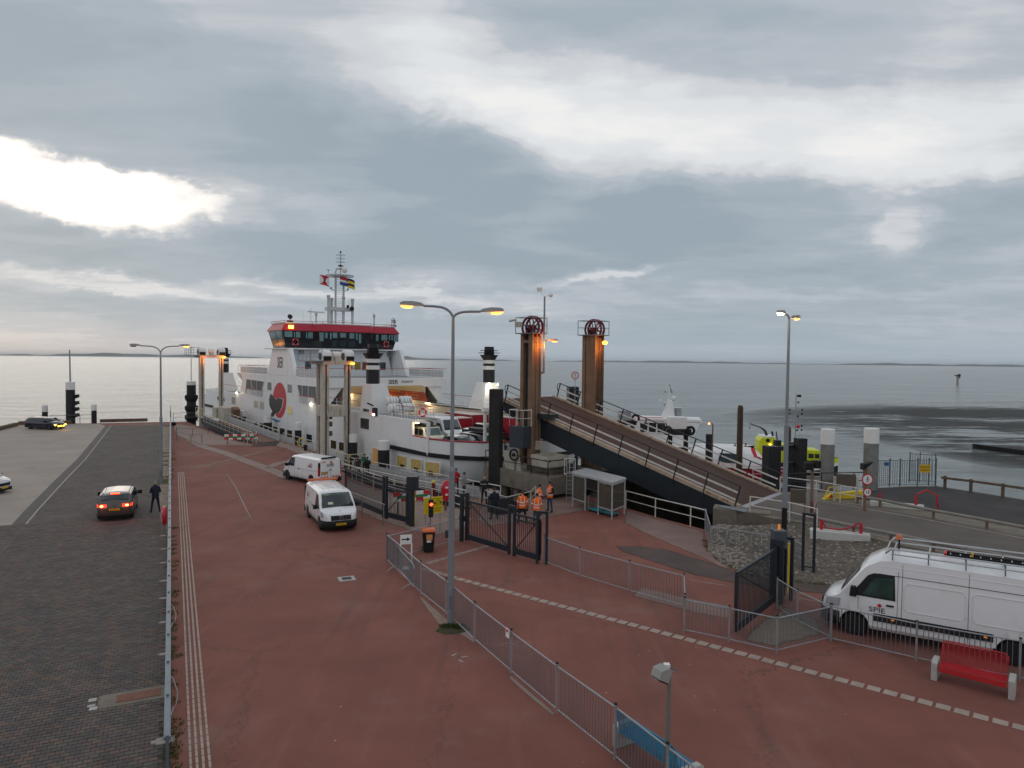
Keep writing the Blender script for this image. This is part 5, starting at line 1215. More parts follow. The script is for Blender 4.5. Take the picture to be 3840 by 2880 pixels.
street_lamp('two-armed lamp on the left by the end-on fence, only its right head lit', b, j.z-.1, [((-1.45, .1, .45), cloudy, 0), ((1.35, -.1, .45), lampg, 60)])
b = G(2940, 1992, RZ); j = D(2961, 1190, b.y)
street_lamp('two-armed lamp with a black foot beside the road on the right', b, j.z-RZ-.1, [((-.42, -.5, .22), lampw, 25), ((.40, .5, .12), lampg, 25)], dark_foot=True, r0=.12)
# flood light on a thin post, bottom right
b = G(2498, 2985); hh = D(2510, 2512, b.y); t = thing('flood_light', 'square floodlight on a thin grey post by the blue bench, not lit', 'flood light', b)
MB().cyl((0, 0, 0), (hh.x-b.x, 0, hh.z), .055, .042, 10).build('pole', mat('grey_green_pole', (.19, .19, .17), .5, .2, var=.1), t, smooth=40)
tp = Vector((hh.x-b.x, 0, hh.z)); mb = MB().prism([(-.30, -.10), (-.24, .06), (-.04, .10), (.02, -.02), (-.06, -.22)], -.15, .15, ax='y'); o = mb.build('lamp_housing', cloudy, t, bevel=.01); o.location = tp+Vector((-.05, 0, .0)); o.rotation_euler = (0, 0, rad(25))
MB().prism([(-.31, -.105), (-.065, -.23), (-.08, -.245), (-.325, -.115)], -.14, .14, ax='y').build('front_glass', dglass, o)
MB().tube([tp+Vector((-.12, -.16, 0)), tp+Vector((.08, -.08, .0)), tp+Vector((.16, .04, -.02)), tp+Vector((.0, .16, .02)), tp+Vector((-.14, .14, .06))], .014, 5).build('bracket', galvd, t)
MB().box(-.07, .05, -.05, .07, .02, .08).build('gear_box', wplate, t).location = tp+Vector((-.02, .1, 0))
# --- benches
def perf(name, label, base, rz, m, L=1.85):
    t = thing(name, label, 'bench', base, rz)
    for x in (-L/2-.12, L/2+.12):
        MB().prism([(-.30, 0), (-.30, .50), (-.22, .56), (.22, .56), (.30, .50), (.30, 0)], x-.075, x+.075, ax='x').build('concrete_end', concl, t, bevel=.012)
    fr = MB().tube([(-L/2, .24, .42), (-L/2, .36, .92), (-L/2+.08, .38, 1.0), (L/2-.08, .38, 1.0), (L/2, .36, .92), (L/2, .24, .42), (-L/2, .24, .42)], .018, 6); fr.build('back_frame', m, t)
    mb = MB(); 
    for k in range(17): mb.beam((-L/2, .25+.007*k, .46+.031*k), (L/2, .25+.007*k, .46+.031*k), .005, .011)
    for k in range(52): x = -L/2+L*k/51; mb.beam((x, .25, .44), (x, .37, .97), .004, .011)
    mb.build('mesh_back', m, t)
    mb = MB().tube([(-L/2, .24, .42), (L/2, .24, .42), (L/2, -.26, .44), (L/2, -.30, .36), (-L/2, -.30, .36), (-L/2, -.26, .44), (-L/2, .24, .42)], .018, 6); mb.build('seat_frame', m, t)
    mb = MB()
    for k in range(15): mb.beam((-L/2, -.25+.034*k, .44-.004*(k % 2)), (L/2, -.25+.034*k, .44), .020, .008)
    for k in range(30): x = -L/2+L*k/29; mb.beam((x, -.25, .436), (x, .24, .436), .014, .008)
    mb.build('seat', m, t)
    MB().box(-L/2, L/2, -.31, -.29, .30, .43).build('front_apron', m, t)
    return t
bl = mat('blue_bench_steel', (.008, .20, .36), .35, var=.08); rd = mat('red_bench_steel', (.48, .018, .025), .35, var=.06)
a, b = G(3655, 2560), G(3790, 2605); c = G(3735, 2583)
e0, e1 = G(3490, 2520), G(3795, 2605); ctr = (e0+e1)/2; dd = e1-e0
perf('bench', 'red perforated steel bench between two concrete blocks in front of the white van', ctr, math.atan2(dd.y, dd.x)+math.pi, rd, dd.length-.4) if False else None
bc = (G(3503, 2538)+G(3800, 2612))/2; dd = G(3800, 2612)-G(3503, 2538)
perf('bench', 'red perforated steel bench between two concrete blocks in front of the white van', bc, math.atan2(dd.y, dd.x), rd, dd.length-.3)
bc = (G(2318, 2792)+G(2590, 2990))/2; dd = G(2590, 2990)-G(2318, 2792)
perf('bench', 'blue perforated steel bench behind the diagonal fence at the bottom edge', bc+Vector((.1, .1, 0)), math.atan2(dd.y, dd.x)+math.pi, bl, 1.9)
# --- wheelie bin
b = G(1606, 2068); t = thing('wheelie_bin', 'black wheeled bin with an orange lid behind the fence corner', 'bin', b, rad(12))
MB().loft([[Vector((x*w, y*w2, z)) for x, y in ((-1, -1), (1, -1), (1, 1), (-1, 1))] for w, w2, z in ((.22, .25, .04), (.29, .35, .98))]).build('body', mat('black_plastic', (.014, .014, .015), .5, var=.1), t, bevel=.03)
mb = MB().box(-.31, .31, -.37, .37, .98, 1.03); mb.prism([(-.35, 1.03), (-.25, 1.09), (.25, 1.09), (.35, 1.03)], -.29, .29, ax='x'); mb.build('lid', mat('orange_plastic', (.62, .13, .035), .45, var=.08), t, bevel=.015)
MB().box(-.12, .16, -.34, -.325, .62, .88).build('label_plate', mat('orange_print', (.62, .28, .10), .6, var=.1), t); MB().box(-.10, .10, -.32, -.305, .50, .6).build('label_plate', wplate, t)
for x in (-.25, .25): MB().cyl((x-.03, .28, .1), (x+.03, .28, .1), .1, n=14).build('wheel', tyre, t)
MB().cyl((-.24, .39, .98), (.24, .39, .98), .018, n=6).build('handle', blackm, t)
# --- yellow sign with traffic light
p0, p1 = G(1573, 2080), G(1636, 1972)
Yb = 36.3; c0, c1 = D(1590, 1905, Yb), D(1659, 1891, Yb+.6); t = thing('direction_sign', 'yellow board with two boxed arrows behind a red traffic light', 'sign', (c0.x, c0.y, 0)); dd = (c1-c0); dd.z = 0; L = dd.length; dd.normalize(); zt_ = D(1625, 1868, Yb).z; zb_ = D(1625, 1930, Yb).z
t.rotation_euler = (0, 0, math.atan2(dd.y, dd.x)); yb = mat('yellow_sign_board', (.66, .50, .015), .5, var=.04)
MB().box(0, L, -.02, .02, zb_, zt_).build('board', yb, t)
for x in (.1, L-.1): MB().cyl((x, .045, 0), (x, .045, zb_+.2), .022, n=6).build('leg', galv, t)
H_ = zt_-zb_
for x0 in (L*.42, L*.72):
    mb = MB(); w = L*.24; z0 = zb_+H_*.48; z1 = zt_-H_*.1
    for a, b in (((x0, z0), (x0+w, z0)), ((x0+w, z0), (x0+w, z1)), ((x0+w, z1), (x0, z1)), ((x0, z1), (x0, z0))): mb.beam((a[0], -.026, a[1]), (b[0], -.026, b[1]), .008, .014)
    cx, cz = x0+w/2, (z0+z1)/2; mb.beam((cx-.07, -.027, cz+.09), (cx+.04, -.027, cz-.05), .01, .03); mb.prism([(cx+.09, cz-.11), (cx-.03, cz-.09), (cx+.07, cz+.02)], -.03, -.022, ax='y'); mb.build('arrow_symbol', blackm, t)
text('VOETGANGERS', .085, blackm, t, (L*.70, -.024, zb_+H_*.30), (math.pi/2, 0, 0), ext=.003); text('PASSAGIERS', .085, blackm, t, (L*.70, -.024, zb_+H_*.14), (math.pi/2, 0, 0), ext=.003)
tl0 = D(1616, 1905, Yb-.35); t = thing('traffic_light', 'black traffic light with its red lamp lit in front of the yellow board', 'traffic light', (tl0.x, tl0.y, 0), rad(20))
MB().cyl((0, .08, 0), (0, .08, 2.3), .03, n=8).build('pole', galvd, t); mb = MB().box(-.11, .11, -.06, .1, tl0.z-.47, tl0.z+.42); mb.build('housing', blackm, t, bevel=.02)
for z, m in ((.2, tail), (-.05, mat('dark_lens', (.05, .03, .01), .3, var=0)), (-.3, mat('dark_lens', (0, 0, 0)))):
    MB().cyl((0.0, -.06, tl0.z+z), (0, -.085, tl0.z+z), .085, n=14).build('lens', m, t); MB().tube([(-.1, -.08, tl0.z+z), (-.09, -.16, tl0.z+z+.07), (0, -.2, tl0.z+z+.11), (.09, -.16, tl0.z+z+.07), (.1, -.08, tl0.z+z)], .012, 4).build('visor', blackm, t)
# --- red and white barrier boards
def board(label, p, rz, L, rows, z0, fl):
    t = thing('barrier_board', label, 'barrier', p, rz); n = int(L/.4)
    for r in range(rows):
        z = z0+r*.30
        for k in range(n):
            o = MB().box(-L/2+k*L/n, -L/2+(k+1)*L/n-.003, -.02, .02, z, z+.24).build('red_panel' if (k+r+fl) % 2 else 'white_panel', signr if (k+r+fl) % 2 else wplate, t)
    MB().box(-L/2+.2, L/2-.2, -.03, -.022, z0+.18, z0+.33).build('green_strip', mat('green_print', (.02, .22, .08), .5, var=0), t)
    for x in (-L/2+.3, L/2-.3): MB().beam((x, .02, 0), (x, .02, z0+.5), .05).beam((x, -.35, .02), (x, .35, .02), .05).build('foot_frame', dsteel, t)
    return t
b = G(1545, 1925); board('red and white barrier board with green strip beside the left gate', (b.x, b.y, 0), rad(28), 2.3, 2, .75, 0)
b = G(905, 1664); board('red and white barrier board with green strip at the far passenger ramp', (b.x, b.y, 0), rad(12), 3.3, 2, .45, 1)
# --- life buoy cases
def buoycase(label, base, zc, rz, R=.46, post=True, th=.2):
    t = thing('lifebuoy_case', label, 'lifebuoy case', base, rz, 'red lifebuoy cases'); 
    MB().lathe([(.02, -th/2), (R*.8, -th/2), (R, -th*.2), (R, th*.2), (R*.8, th/2), (.02, th/2)], (0, 0, zc), 20, ax='y').build('case', mat('red_plastic_case', (.52, .012, .035), .3, var=.05, coat=.4), t, smooth=50)
    for z in (.2, -.22): MB().box(-.085, .085, -th/2-.012, -th/2+.01, zc+z-.055, zc+z+.055).build('white_print', wplate, t, bevel=.02)
    if post: MB().beam((0, th/2+.02, 0), (0, th/2+.02, zc), .13, .06).build('post', timber, t)
    return t
b = G(1673, 1916); zc = D(1661, 1840, b.y).z; o = buoycase('large red oval lifebuoy case on a wooden post by the centre lamp', b, zc, rad(20), .50)
o.children[0].scale = (.62, 1, 1.28); o.children[0].location = (0, 0, -zc*.28)
b = G(625, 1985); o = buoycase('red lifebuoy case hung on the left fence, seen edge on', (b.x-.12, b.y, 0), .72, rad(-62), .5, False, .24)
b = G(621, 1470) if False else D(622, 1480, 96); 
# --- bus-stop like shelter
A_, Dd, Ee = G(2147, 1899), G(2294, 1948), G(2341, 1928); Bk = A_+(Ee-Dd)
t = thing('shelter', 'white steel shelter with tinted side panels beside the ramp pit', 'shelter', A_); hs = D(2147, 1768, A_.y).z; O = A_; U_ = Vector((0, 0, 1)); shm = mat('white_shelter_steel', (.40, .42, .43), .45, var=.08)
fr = {0: A_, .333: A_.lerp(Dd, .333), .667: A_.lerp(Dd, .667), 1: Dd}
for q in list(fr.values())+[Ee, Bk, Bk.lerp(Ee, .5)]: MB().beam(q-O, q-O+U_*(hs-.05), .07, .07).build('post', shm, t)
mb = MB(); dN = (Ee-Dd).normalized(); dL = (Dd-A_).normalized(); o_ = [A_-dN*.08-dL*.08, Dd-dN*.08+dL*.08, Ee+dN*.08+dL*.08, Bk+dN*.08-dL*.08]
mb.slab([q-O+U_*(hs-.16) for q in o_], (0, 0, 1), .16); mb.build('roof', shm, t, bevel=.02)
L = (Dd-A_).length; n = 18; rb = MB().beam((0, 0, 0), dN*(Ee-Dd).length, .05, .03).mesh('roof_rib', shm)
for k in range(n): inst(rb, 'roof_rib', t, dL*(L*(k+.5)/n)+U_*(hs+.012))
smoke = mat('tinted_acrylic', (.10, .088, .07), .15, var=.1); smoke.node_tree.nodes['Principled BSDF'].inputs['Alpha'].default_value = .82
for a, b in ((A_, fr[.333]), (fr[.667], Dd), (Dd, Ee), (Bk, A_)):
    dd = (b-a).normalized(); q = [a+dd*.1-O+U_*.55, b-dd*.1-O+U_*.55, b-dd*.1-O+U_*(hs-.3), a+dd*.1-O+U_*(hs-.3)]
    MB().slab(q, dd.cross(U_), .012).build('side_panel', smoke, t)
    mb = MB(); mb.beam(a-O+U_*.5, b-O+U_*.5, .05, .05); mb.beam(a-O+U_*(hs-.22), b-O+U_*(hs-.22), .05, .05); mb.build('panel_frame', shm, t)
q = [Bk+dL*.1-O+U_*.9, Ee-dL*.1-O+U_*.9]; MB().beam(q[0], q[1], .05, .05).build('back_rail', shm, t)
# blue platform trolleys in the shelter
teal_t = mat('turquoise_trolley_deck', (.015, .26, .33), .45, var=.1)
for i, (px, py) in enumerate(((2237, 1921), (2285, 1933))):
    b = G(px, py); t = thing('platform_trolley', ('left' if i == 0 else 'right')+' of two turquoise platform trolleys under the shelter', 'trolley', b, math.atan2(dL.y, dL.x)+.1*i, 'turquoise platform trolleys')
    MB().box(-.45, .45, -.3, .3, .16, .2).build('platform', teal_t, t, bevel=.01); MB().tube([(-.43, -.26, .2), (-.47, -.26, .95), (-.47, .26, .95), (-.43, .26, .2)], .016, 6).build('push_handle', galv, t)
    for x in (-.36, .36):
        for y in (-.24, .24): MB().cyl((x, y-.02, .07), (x, y+.02, .07), .07, n=10).build('wheel', tyre, t)
# --- railings along the pit and quay
def wrailing(label, feet, h, m=wrail, rails=2, gap=2.2, z=0., post=.035, cat='railing', zs=None, name='railing', group=None):
    P = [p if isinstance(p, Vector) else G(*p, z) for p in feet]; t = thing(name, label, cat, P[0], 0, group); O = P[0]
    for a, b in zip(P, P[1:]):
        L = (b-a).length; n = max(1, round(L/gap))
        for k in range(n+(1 if b is P[-1] else 0)): MB().cyl(a.lerp(b, k/n)-O, a.lerp(b, k/n)-O+Vector((0, 0, h)), post, n=6).build('post', m, t)
        for r in range(rails): zz_ = h*(1-r/rails*.95); MB().cyl(a-O+Vector((0, 0, zz_)), b-O+Vector((0, 0, zz_)), post*.9 if r == 0 else post*.7, n=6).build('rail', m, t)
    return t
wrailing('white two-rail railing on the pit edge between the shelter and the abutment', [(2346, 1908), (2457, 1940), (2589, 1974), (2646, 1990)], 1.1, gap=2.1)
wrailing('small pipe railing round the concrete steps left of the platform', [(1800, 1885), (1838, 1905), (1900, 1925), (1990, 1900), (2008, 1880)], .95, creamst, gap=1.6)
wrailing('worn white railing along the quay edge beside the ferry windows', [(1062, 1660), (1100, 1672), (1150, 1688), (1192, 1704)], 1.05, creamst, gap=2.2)
wrailing('pipe railing on the quay edge behind the left gate and vans', [(1128, 1738), (1200, 1760), (1262, 1778), (1320, 1800), (1400, 1835), (1480, 1862), (1551, 1880), (1620, 1896), (1700, 1918), (1728, 1932)], 1.05, creamst, gap=2.4)
wrailing('low pipe barrier at the far end of the plaza near the passenger ramp', [(662, 1652), (716, 1662), (757, 1663)], .9, galvd, rails=1, gap=3)
wrailing('second low pipe barrier at the far end of the plaza, nearer the water', [(662, 1634), (722, 1638), (780, 1628)], .9, galvd, rails=1, gap=3)
wrailing('small railing enclosure at the foot of the far passenger ramp', [(915, 1662), (928, 1668), (960, 1667), (962, 1655)], 1.1, creamst, gap=1.5)
wrailing('thin railing on the far quay edge beyond the block paving', [(190, 1590), (300, 1587), (345, 1586)], 1.1, galvd, gap=3)
wrailing('thin railing on the far quay edge behind the left lamp', [(650, 1585), (700, 1583), (741, 1582)], 1.3, galvd, gap=3)
# --- passenger link ramps
def linkramp(label, s0, s1, t0, t1, z0, z1, girder):
    T = shipthing('passenger_ramp', label, 'gangway', s0, t0, 0); L = s1-s0; w = t1-t0; V3 = lambda x, y, z: (x, -y, z0+(z1-z0)*x/L+z)
    MB().loft([[Vector(V3(x, y, z)) for y, z in ((0, 0), (w, 0), (w, -.1), (0, -.1))] for x in (0, L)]).build('deck', rust, T)
    n = int(L/1.6)
    for y in (0, w):
        mb = MB()
        if girder: mb.loft([[Vector(V3(x, y+e, z)) for e, z in ((-.06, .0), (.06, .0), (.06, -1.0), (-.06, -1.0))] for x in (0, L)]); mb.build('girder', dsteel, T)
        for k in range(n+1): x = L*k/n; MB().beam(V3(x, y, -.0), V3(x, y, 1.1), .05, .05).build('rail_post', wrail, T)
        for z in (.15, .62, 1.1): MB().cyl(V3(0, y, z), V3(L, y, z), .035 if z > 1 else .025, n=6).build('rail', wrail, T)
        q = [V3(.05, y, .0), V3(L-.05, y, .0), V3(L-.05, y, .80), V3(.05, y, .80)]
        MB().slab(q, (0, 1, 0), .015).build('side_panel', dsteel if y == 0 else mat('grey_side_panel', (.38, .40, .42), .5, var=.1), T)
    return T
linkramp('far passenger ramp with dark girders rising beside the ferry to its lift frame', 15.2, 35.5, -5.8, -3.0, .05, .65, True)
linkramp('near passenger ramp with white rails along the ferry bow behind the left gate', -23.5, .5, -4.4, -1.7, -.25, -1.15, True)
def liftframe(label, s, t, sep, ztop, lit, zb=-3.2):
    T = shipthing('lift_frame', label, 'lift tower', s, t); cm = creamst
    for (x, y, w) in ((0, 0, .62), (0, -sep, .5), (2.3, -.55, .62)):
        MB().box(x-w/2, x+w/2, y-w/2, y+w/2, zb, ztop-1.35).build('column', cm if x == 0 else mat('brown_grey_steel', (.28, .25, .22), .6, var=.15, dirt=(.16, .12, .09)), T, bevel=.02)
        mb = MB().box(x-w/2-.03, x+w/2+.03, y-.05, y+.05, 0, ztop-1.36); mb.build('guide_rail', dsteel, T)
    MB().box(-.45, 2.7, -sep-.35, .35, ztop-1.35, ztop-1.0).build('cross_head', creamst, T, bevel=.02)
    for y in (-.0, -sep): 
        c = MB().prism([(.0+.62*math.cos(a), ztop-.55+.55*math.sin(a)) for a in [math.pi*k/8 for k in range(9)]]+[(-.62, ztop-1.0), (.62, ztop-1.0)], y-.42, y+.42, ax='y').build('drum_cover', wplate, T, bevel=.02)
        MB().cyl((0, y-.5, ztop-.6), (0, y+.5, ztop-.6), .34, n=14).build('cable_drum', dsteel, T)
        MB().box(-.66, -.6, y-.38, y+.38, ztop-1.0, ztop-.58).build('drum_mouth', blackm, T)
    MB().cyl((0, -sep*.5-.35, ztop-.45), (0, -sep*.5+.35, ztop-.45), .3, n=12).build('motor', wplate, T); MB().box(-.3, .3, -sep*.5-.2, -sep*.5+.2, ztop-1.0, ztop-.6).build('gear_case', creamst, T)
    railing(T, [(-.5, .4, ztop-1.0), (-.5, 1.5, ztop-1.0), (2.6, 1.5, ztop-1.0), (2.6, .4, ztop-1.0)], 1.0, 3, 1., galv, r=.02, name='platform_railing'); MB().box(-.5, 2.6, .35, 1.5, ztop-1.1, ztop-1.0).build('platform', galvd, T)
    for y in (0, -sep): MB().cyl((-.42, y, .6), (-.42, y, ztop-1.0), .025, n=5).build('cable', dsteel, T)
    lm = MB().ball((-.55, -sep-.25, ztop-1.25), .16, 8, (1.2, 1.6, .7)).build('flood_lamp', amberlit if False else mat('orange_flood_lamp', (1, .5, .1), .4, var=0, emit=(1, .34, .03), est=4.5), T)
    plight(T, (-.95, -sep-.1, ztop-1.55), lit, (1, .27, .04), .15); plight(T, (-.95, -.2, ztop-1.7), lit*.5, (1, .27, .04), .15)
    return T
T = liftframe('near lift frame of pale steel columns with two white drum covers on top', 1.6, -3.4, 2.2, 9.75, 9)
MB().box(-.2, 2.2, -2.15, -.05, 3.6, 4.6).build('counter_beam', creamst, T, bevel=.04); mb = MB()
for z in (1.6, 2.5, 3.2): MB().box(2.0, 2.7, -1.6, -.9, z, z+.45).build('junction_box', mat('brown_grey_box', (.20, .18, .16), .6, var=.1), T, bevel=.02)
wrailing('cream railing box at the foot of the near lift frame', [shipw(-1.0, -3.3, .0), shipw(-4.0, -4.6, .0), shipw(-6.5, -4.6, 0.), shipw(-6.5, -2.6, .0)], 1.15, mat('pale_yellow_steel', (.52, .50, .30), .5, var=.1), gap=2.4)
T = liftframe('far lift frame beyond the ferry bow glowing orange from its lamp', 40.2, -4.9, 2.5, 10.2, 75)
MB().box(-2.6, 2.0, -3.2, .3, .9, 1.0).build('landing', creamst, T); railing(T, [(-2.6, .3, 1.0), (2, .3, 1.0)], 1.1, 2, 1.2, mat('pale_yellow_steel', (0, 0, 0)), r=.03, name='landing_railing')
MB().box(-2.4, -.6, -2.8, -1.2, 1.0, 2.3).build('lift_cabin', creamst, T, bevel=.05)
t = shipthing('winch_cover', 'open greenish winch cover beside the far lift frame and ferry side', 'winch', 36.0, -2.6); MB().prism([(-1.2, .6), (1.2, .6), (1.6, 2.2), (.2, 2.6), (-1.0, 2.4)], -.9, .9, ax='y').build('cover', creamst, t, bevel=.06); MB().prism([(-1.4, .5), (-.3, .5), (-1.0, 2.5), (-2.0, 2.2)], -.95, -.1, ax='y').build('flap', rust, t)
# --- mooring piles with white caps
def pile(label, p, ztop, r, cap, group='white-capped mooring piles', m=black, body=None, zb=-3.3, name='mooring_pile', n=14):
    t = thing(name, label, 'mooring pile', (p.x, p.y, 0), 0, group)
    MB().cyl((0, 0, zb), (0, 0, ztop-cap), r, n=n).build('shaft', m, t, smooth=40)
    if cap: MB().cyl((0, 0, ztop-cap), (0, 0, ztop), r*1.02, n=n).cyl((0, 0, ztop), (0, 0, ztop+.05), r*.9, r*.5, n).build('cap', wplate, t, smooth=40)
    return t
labs = ('white-capped black pile beside the ferry, furthest of five', 'white-capped black pile just left of the blue wave emblem', 'white-capped black pile between the ferry windows and the quay railing', 'white-capped black pile in front of the near funnel', 'thick white-capped black pile beside the orange lit hull door')
for (s, zt_, r, cap), l in zip(((35.3, 1.95, .45, .75), (25.1, 1.95, .5, .75), (14.9, 1.95, .36, .8), (.7, 1.95, .38, .7), (-5.5, 1.98, .5, .75)), labs):
    pile(l, shipw(s, -1.0), zt_, r, cap)
def pileD(label, px, ytop, w, ybase, cap=.0, z=0., **k):
    p = G(px, ybase, z); r = w/2/FPX*p.y; return pile(label, p, D(px, ytop, p.y).z, r, cap, **k), p
T, p = pileD('tall black pile with white cap and a long antenna on the far left quay', 265, 1433, 31, 1584, 1.0)
zt_ = D(265, 1433, p.y).z; MB().cyl((0, 0, zt_), (-.05, 0, D(260, 1312, p.y).z), .11, .08, 8).build('antenna_pole', galv, T)
for y in (1487, 1512, 1535, 1558): zz_ = D(290, y, p.y).z; MB().prism([(.5, zz_+.25), (1.0, zz_+.3), (1.05, zz_-.1), (.5, zz_-.3)], -.3, .3, ax='y').build('fender_block', rubber, T)
pileD('short white-capped pile behind the navy estate car', 169, 1520, 19, 1586, .85); pileD('short white-capped pile right of the tall antenna pile', 353, 1517, 18, 1586, .8)
p = G(718, 1578); T = pile('fat black pile with stepped rubber fenders left of the far lift frame', p, D(718, 1430, p.y).z, .62, .5); zt_ = D(718, 1430, p.y).z; MB().cyl((0, 0, zt_), (0, 0, D(715, 1298, p.y).z), .09, .06, 8).build('antenna_pole', wplate, T)
for y0, y1 in ((1482, 1500), (1522, 1540), (1556, 1574)):
    a, b = D(718, y0, p.y).z, D(718, y1, p.y).z; MB().lathe([(.63, a+.1), (.86, a-.05), (.86, b+.2), (.63, b-.2)], (0, 0, 0), 14).build('fender_ring', rubber, T)
MB().ball(tuple(G(650, 1596)+Vector((0, 0, .25))), .35, 8, (1.2, 1, .7)).build('mooring_bollard', blackm); tag(bpy.context.scene.objects['mooring_bollard'], 'small black mooring bollard beside the far end of the left fence', 'bollard')
p = G(1145, 1690); o = MB().cyl((0, 0, 0), (0, 0, .35), .14, n=10).ball((0, 0, .42), .22, 8, (1, 1, .8)).build('mooring_bollard', blackm); o.location = p; tag(o, 'round black mooring bollard on the quay edge left of the near lift frame', 'bollard')
tag(MB().torus(tuple(G(1130, 1676)+Vector((0, 0, .45))), .38, .05, 18, 6, 'y').build('safety_hoop', yel), 'yellow hoop standing on the quay edge beside a white-capped pile', 'hoop')
# --- big concrete platform with the near lift tower, steel car ramp and the far lift tower
PF = G(2058, 1880); cnr = Vector((2.36, 45.4, 0)); pu = Vector((-.62, .785, 0)); pv2 = Vector((.785, .62, 0)); PA = math.atan2(pu.y, pu.x)
T = thing('tower_platform', 'brown concrete platform carrying the near ramp tower beside the shelter', 'platform', cnr, PA)
zt_ = 1.45
MB().box(0, 7.0, -5.2, 0, .25, zt_).build('slab', conc, T, bevel=.04)
for x in (.5, 2.0, 3.6, 5.2, 6.6): 
    for y in (-.5, -2.6, -4.7): MB().cyl((x, y, -3.3), (x, y, .25), .32, n=10).build('support_pile', conc, T)
MB().box(1.0, 3.6, -3.6, -1.2, zt_, zt_+.5).build('plinth', conc, T, bevel=.03)
railing(T, [(6.9, -.1, zt_), (.1, -.1, zt_), (.1, -3.6, zt_)], 1.05, 2, 1.55, dsteel, r=.028, name='platform_railing')
wp = mat('weathered_cream_panel', (.46, .43, .36), .6, var=.08, dirt=(.25, .2, .14), damt=.5)
o = MB().box(0, 1.7, -.05, .05, 0, 1.75).build('leaning_panel', wp); tag(o, 'cream steel panel leaning on the platform railing below the near tower', 'panel'); o.location = cnr+pu*3.05+pv2*.35+Vector((0, 0, 1.0)); o.rotation_euler = (rad(-10), 0, PA)
t = thing('steel_container', 'white open steel box with black dots on the platform corner', 'container', cnr+pu*.5+pv2*.4+Vector((0, 0, zt_+.5)), PA); t.scale = (.74, .78, .88)
MB().box(0, 2.3, -2.4, 0, 0, .06).build('floor', wp, t)
for a in ((0, 2.3, -.06, 0), (0, 2.3, -2.4, -2.34), (0, .06, -2.33, -.07), (2.24, 2.3, -2.33, -.07)): MB().box(*a, .0, .85).build('side', wp, t)
MB().box(-.02, -.005, -.35, -.2, .45, .6).box(.18, .33, .003, .02, .5, .64).build('dot', blackm, t)
lad = thing('ladder', 'grey steel ladder with a round top guard right of the platform', 'ladder', G(2137, 1882)); 
for x in (-.22, .22): MB().cyl((x, 0, 0), (x, 0, 2.75), .03, n=6).build('stile', galv, lad)
for k in range(9): MB().cyl((-.22, 0, .25+k*.28), (.22, 0, .25+k*.28), .018, n=5).build('rung', galv, lad)
mb = MB()
for z in (1.75, 2.7): mb.tube([(-.22, 0, z), (-.35, .35, z), (0, .6, z), (.35, .35, z), (.22, 0, z)], .03, 6)
for x, y in ((-.35, .35), (0, .6), (.35, .35)): mb.cyl((x, y, 1.75), (x, y, 2.7), .025, n=5)
mb.build('guard_hoop', wrail, lad)
# big black square pile in front of the bow
p = D(1859, 1700, 49.8); T = thing('steel_pile', 'huge dark steel pile between the ferry bow and the near ramp tower', 'steel pile', (p.x, p.y, 0), rad(-20)); z1t = D(1859, 1459, 49.8).z
mb = MB().box(-.42, .42, -.35, .35, -3.3, z1t); mb.build('shaft', mat('black_pile_steel', (.020, .019, .020), .6, var=.3, dirt=(.05, .04, .035), damt=.5, streak=(3, 3, .3)), T, bevel=.05)
MB().tube([(.42, -.2, 3.7), (.75, -.2, 3.65), (.75, -.2, 2.5), (.42, -.2, 2.45)], .035, 5).build('ladder_bracket', dsteel, T)
# ramp frame
RL, RR = G(2775, 1900, RZ), G(2919, 1846, RZ); wv = (RR-RL); RW = wv.length; wv.normalize(); av = Vector((-wv.y, wv.x, 0)); RAa = math.atan2(av.y, av.x)
LRamp = 17.7; tipL = RL+av*LRamp; ztip = D(1920+FPX*tipL.x/tipL.y, 1497, tipL.y).z; rise = ztip-RZ
T = thing('car_ramp', 'long raised steel car ramp with brown deck, rusty edges and white rails', 'ramp', RL, RAa)
Z = lambda x: rise*(x/LRamp)
yA, yB = 0, -RW       # local y: 0 = near/left edge, -RW = far edge
deckm2 = mat('brown_ramp_deck', (.080, .050, .041), .85, var=.12, scale=.8, bump=.5, bscale=35, dirt=(.11, .075, .062), dscale=.4, damt=.6, streak=(.3, 2, 1), spec=.15)
MB().loft([[Vector((x, y, Z(x)+z)) for y, z in ((yA-.2, 0), (yB+.2, 0), (yB+.2, -.12), (yA-.2, -.12))] for x in (0, LRamp)]).build('deck', deckm2, T)
edge = mat('cream_rusty_edge', (.42, .33, .25), .7, var=.15, scale=4, dirt=(.17, .065, .028), dscale=2.6, damt=.95, bump=.4, bscale=12)
for y in (yA, yB):
    MB().loft([[Vector((x, y+e, Z(x)+z)) for e, z in ((-.16, .10), (.16, .10), (.16, -.12), (-.16, -.12))] for x in (0, LRamp)]).build('edge_kerb', edge, T)
    mb = MB(); dp = lambda x: -1.15 if x > 3 else -.75
    mb.loft([[Vector((x, y+e, Z(x)+z)) for e, z in ((-.1, -.13), (.1, -.13), (.1, q), (-.1, q))] for x, q in ((0, -.8), (3.5, -1.5), (LRamp-3, -1.5), (LRamp, -.75))]); mb.build('main_girder', mat('blue_black_girder', (.016, .022, .028), .5, var=.15), T)
for y in (yA-1.6, (yA+yB)/2, yB+1.6): MB().loft([[Vector((x, y+e, Z(x)+z)) for e, z in ((-.2, -.13), (.2, -.13), (.2, q), (-.2, q))] for x, q in ((.2, -.9), (3.5, -1.9), (LRamp-2.5, -1.9), (LRamp-.1, -.6))]).build('cross_girder', mat('black_underside', (.010, .011, .012), .7, var=.1), T)
NP = 9
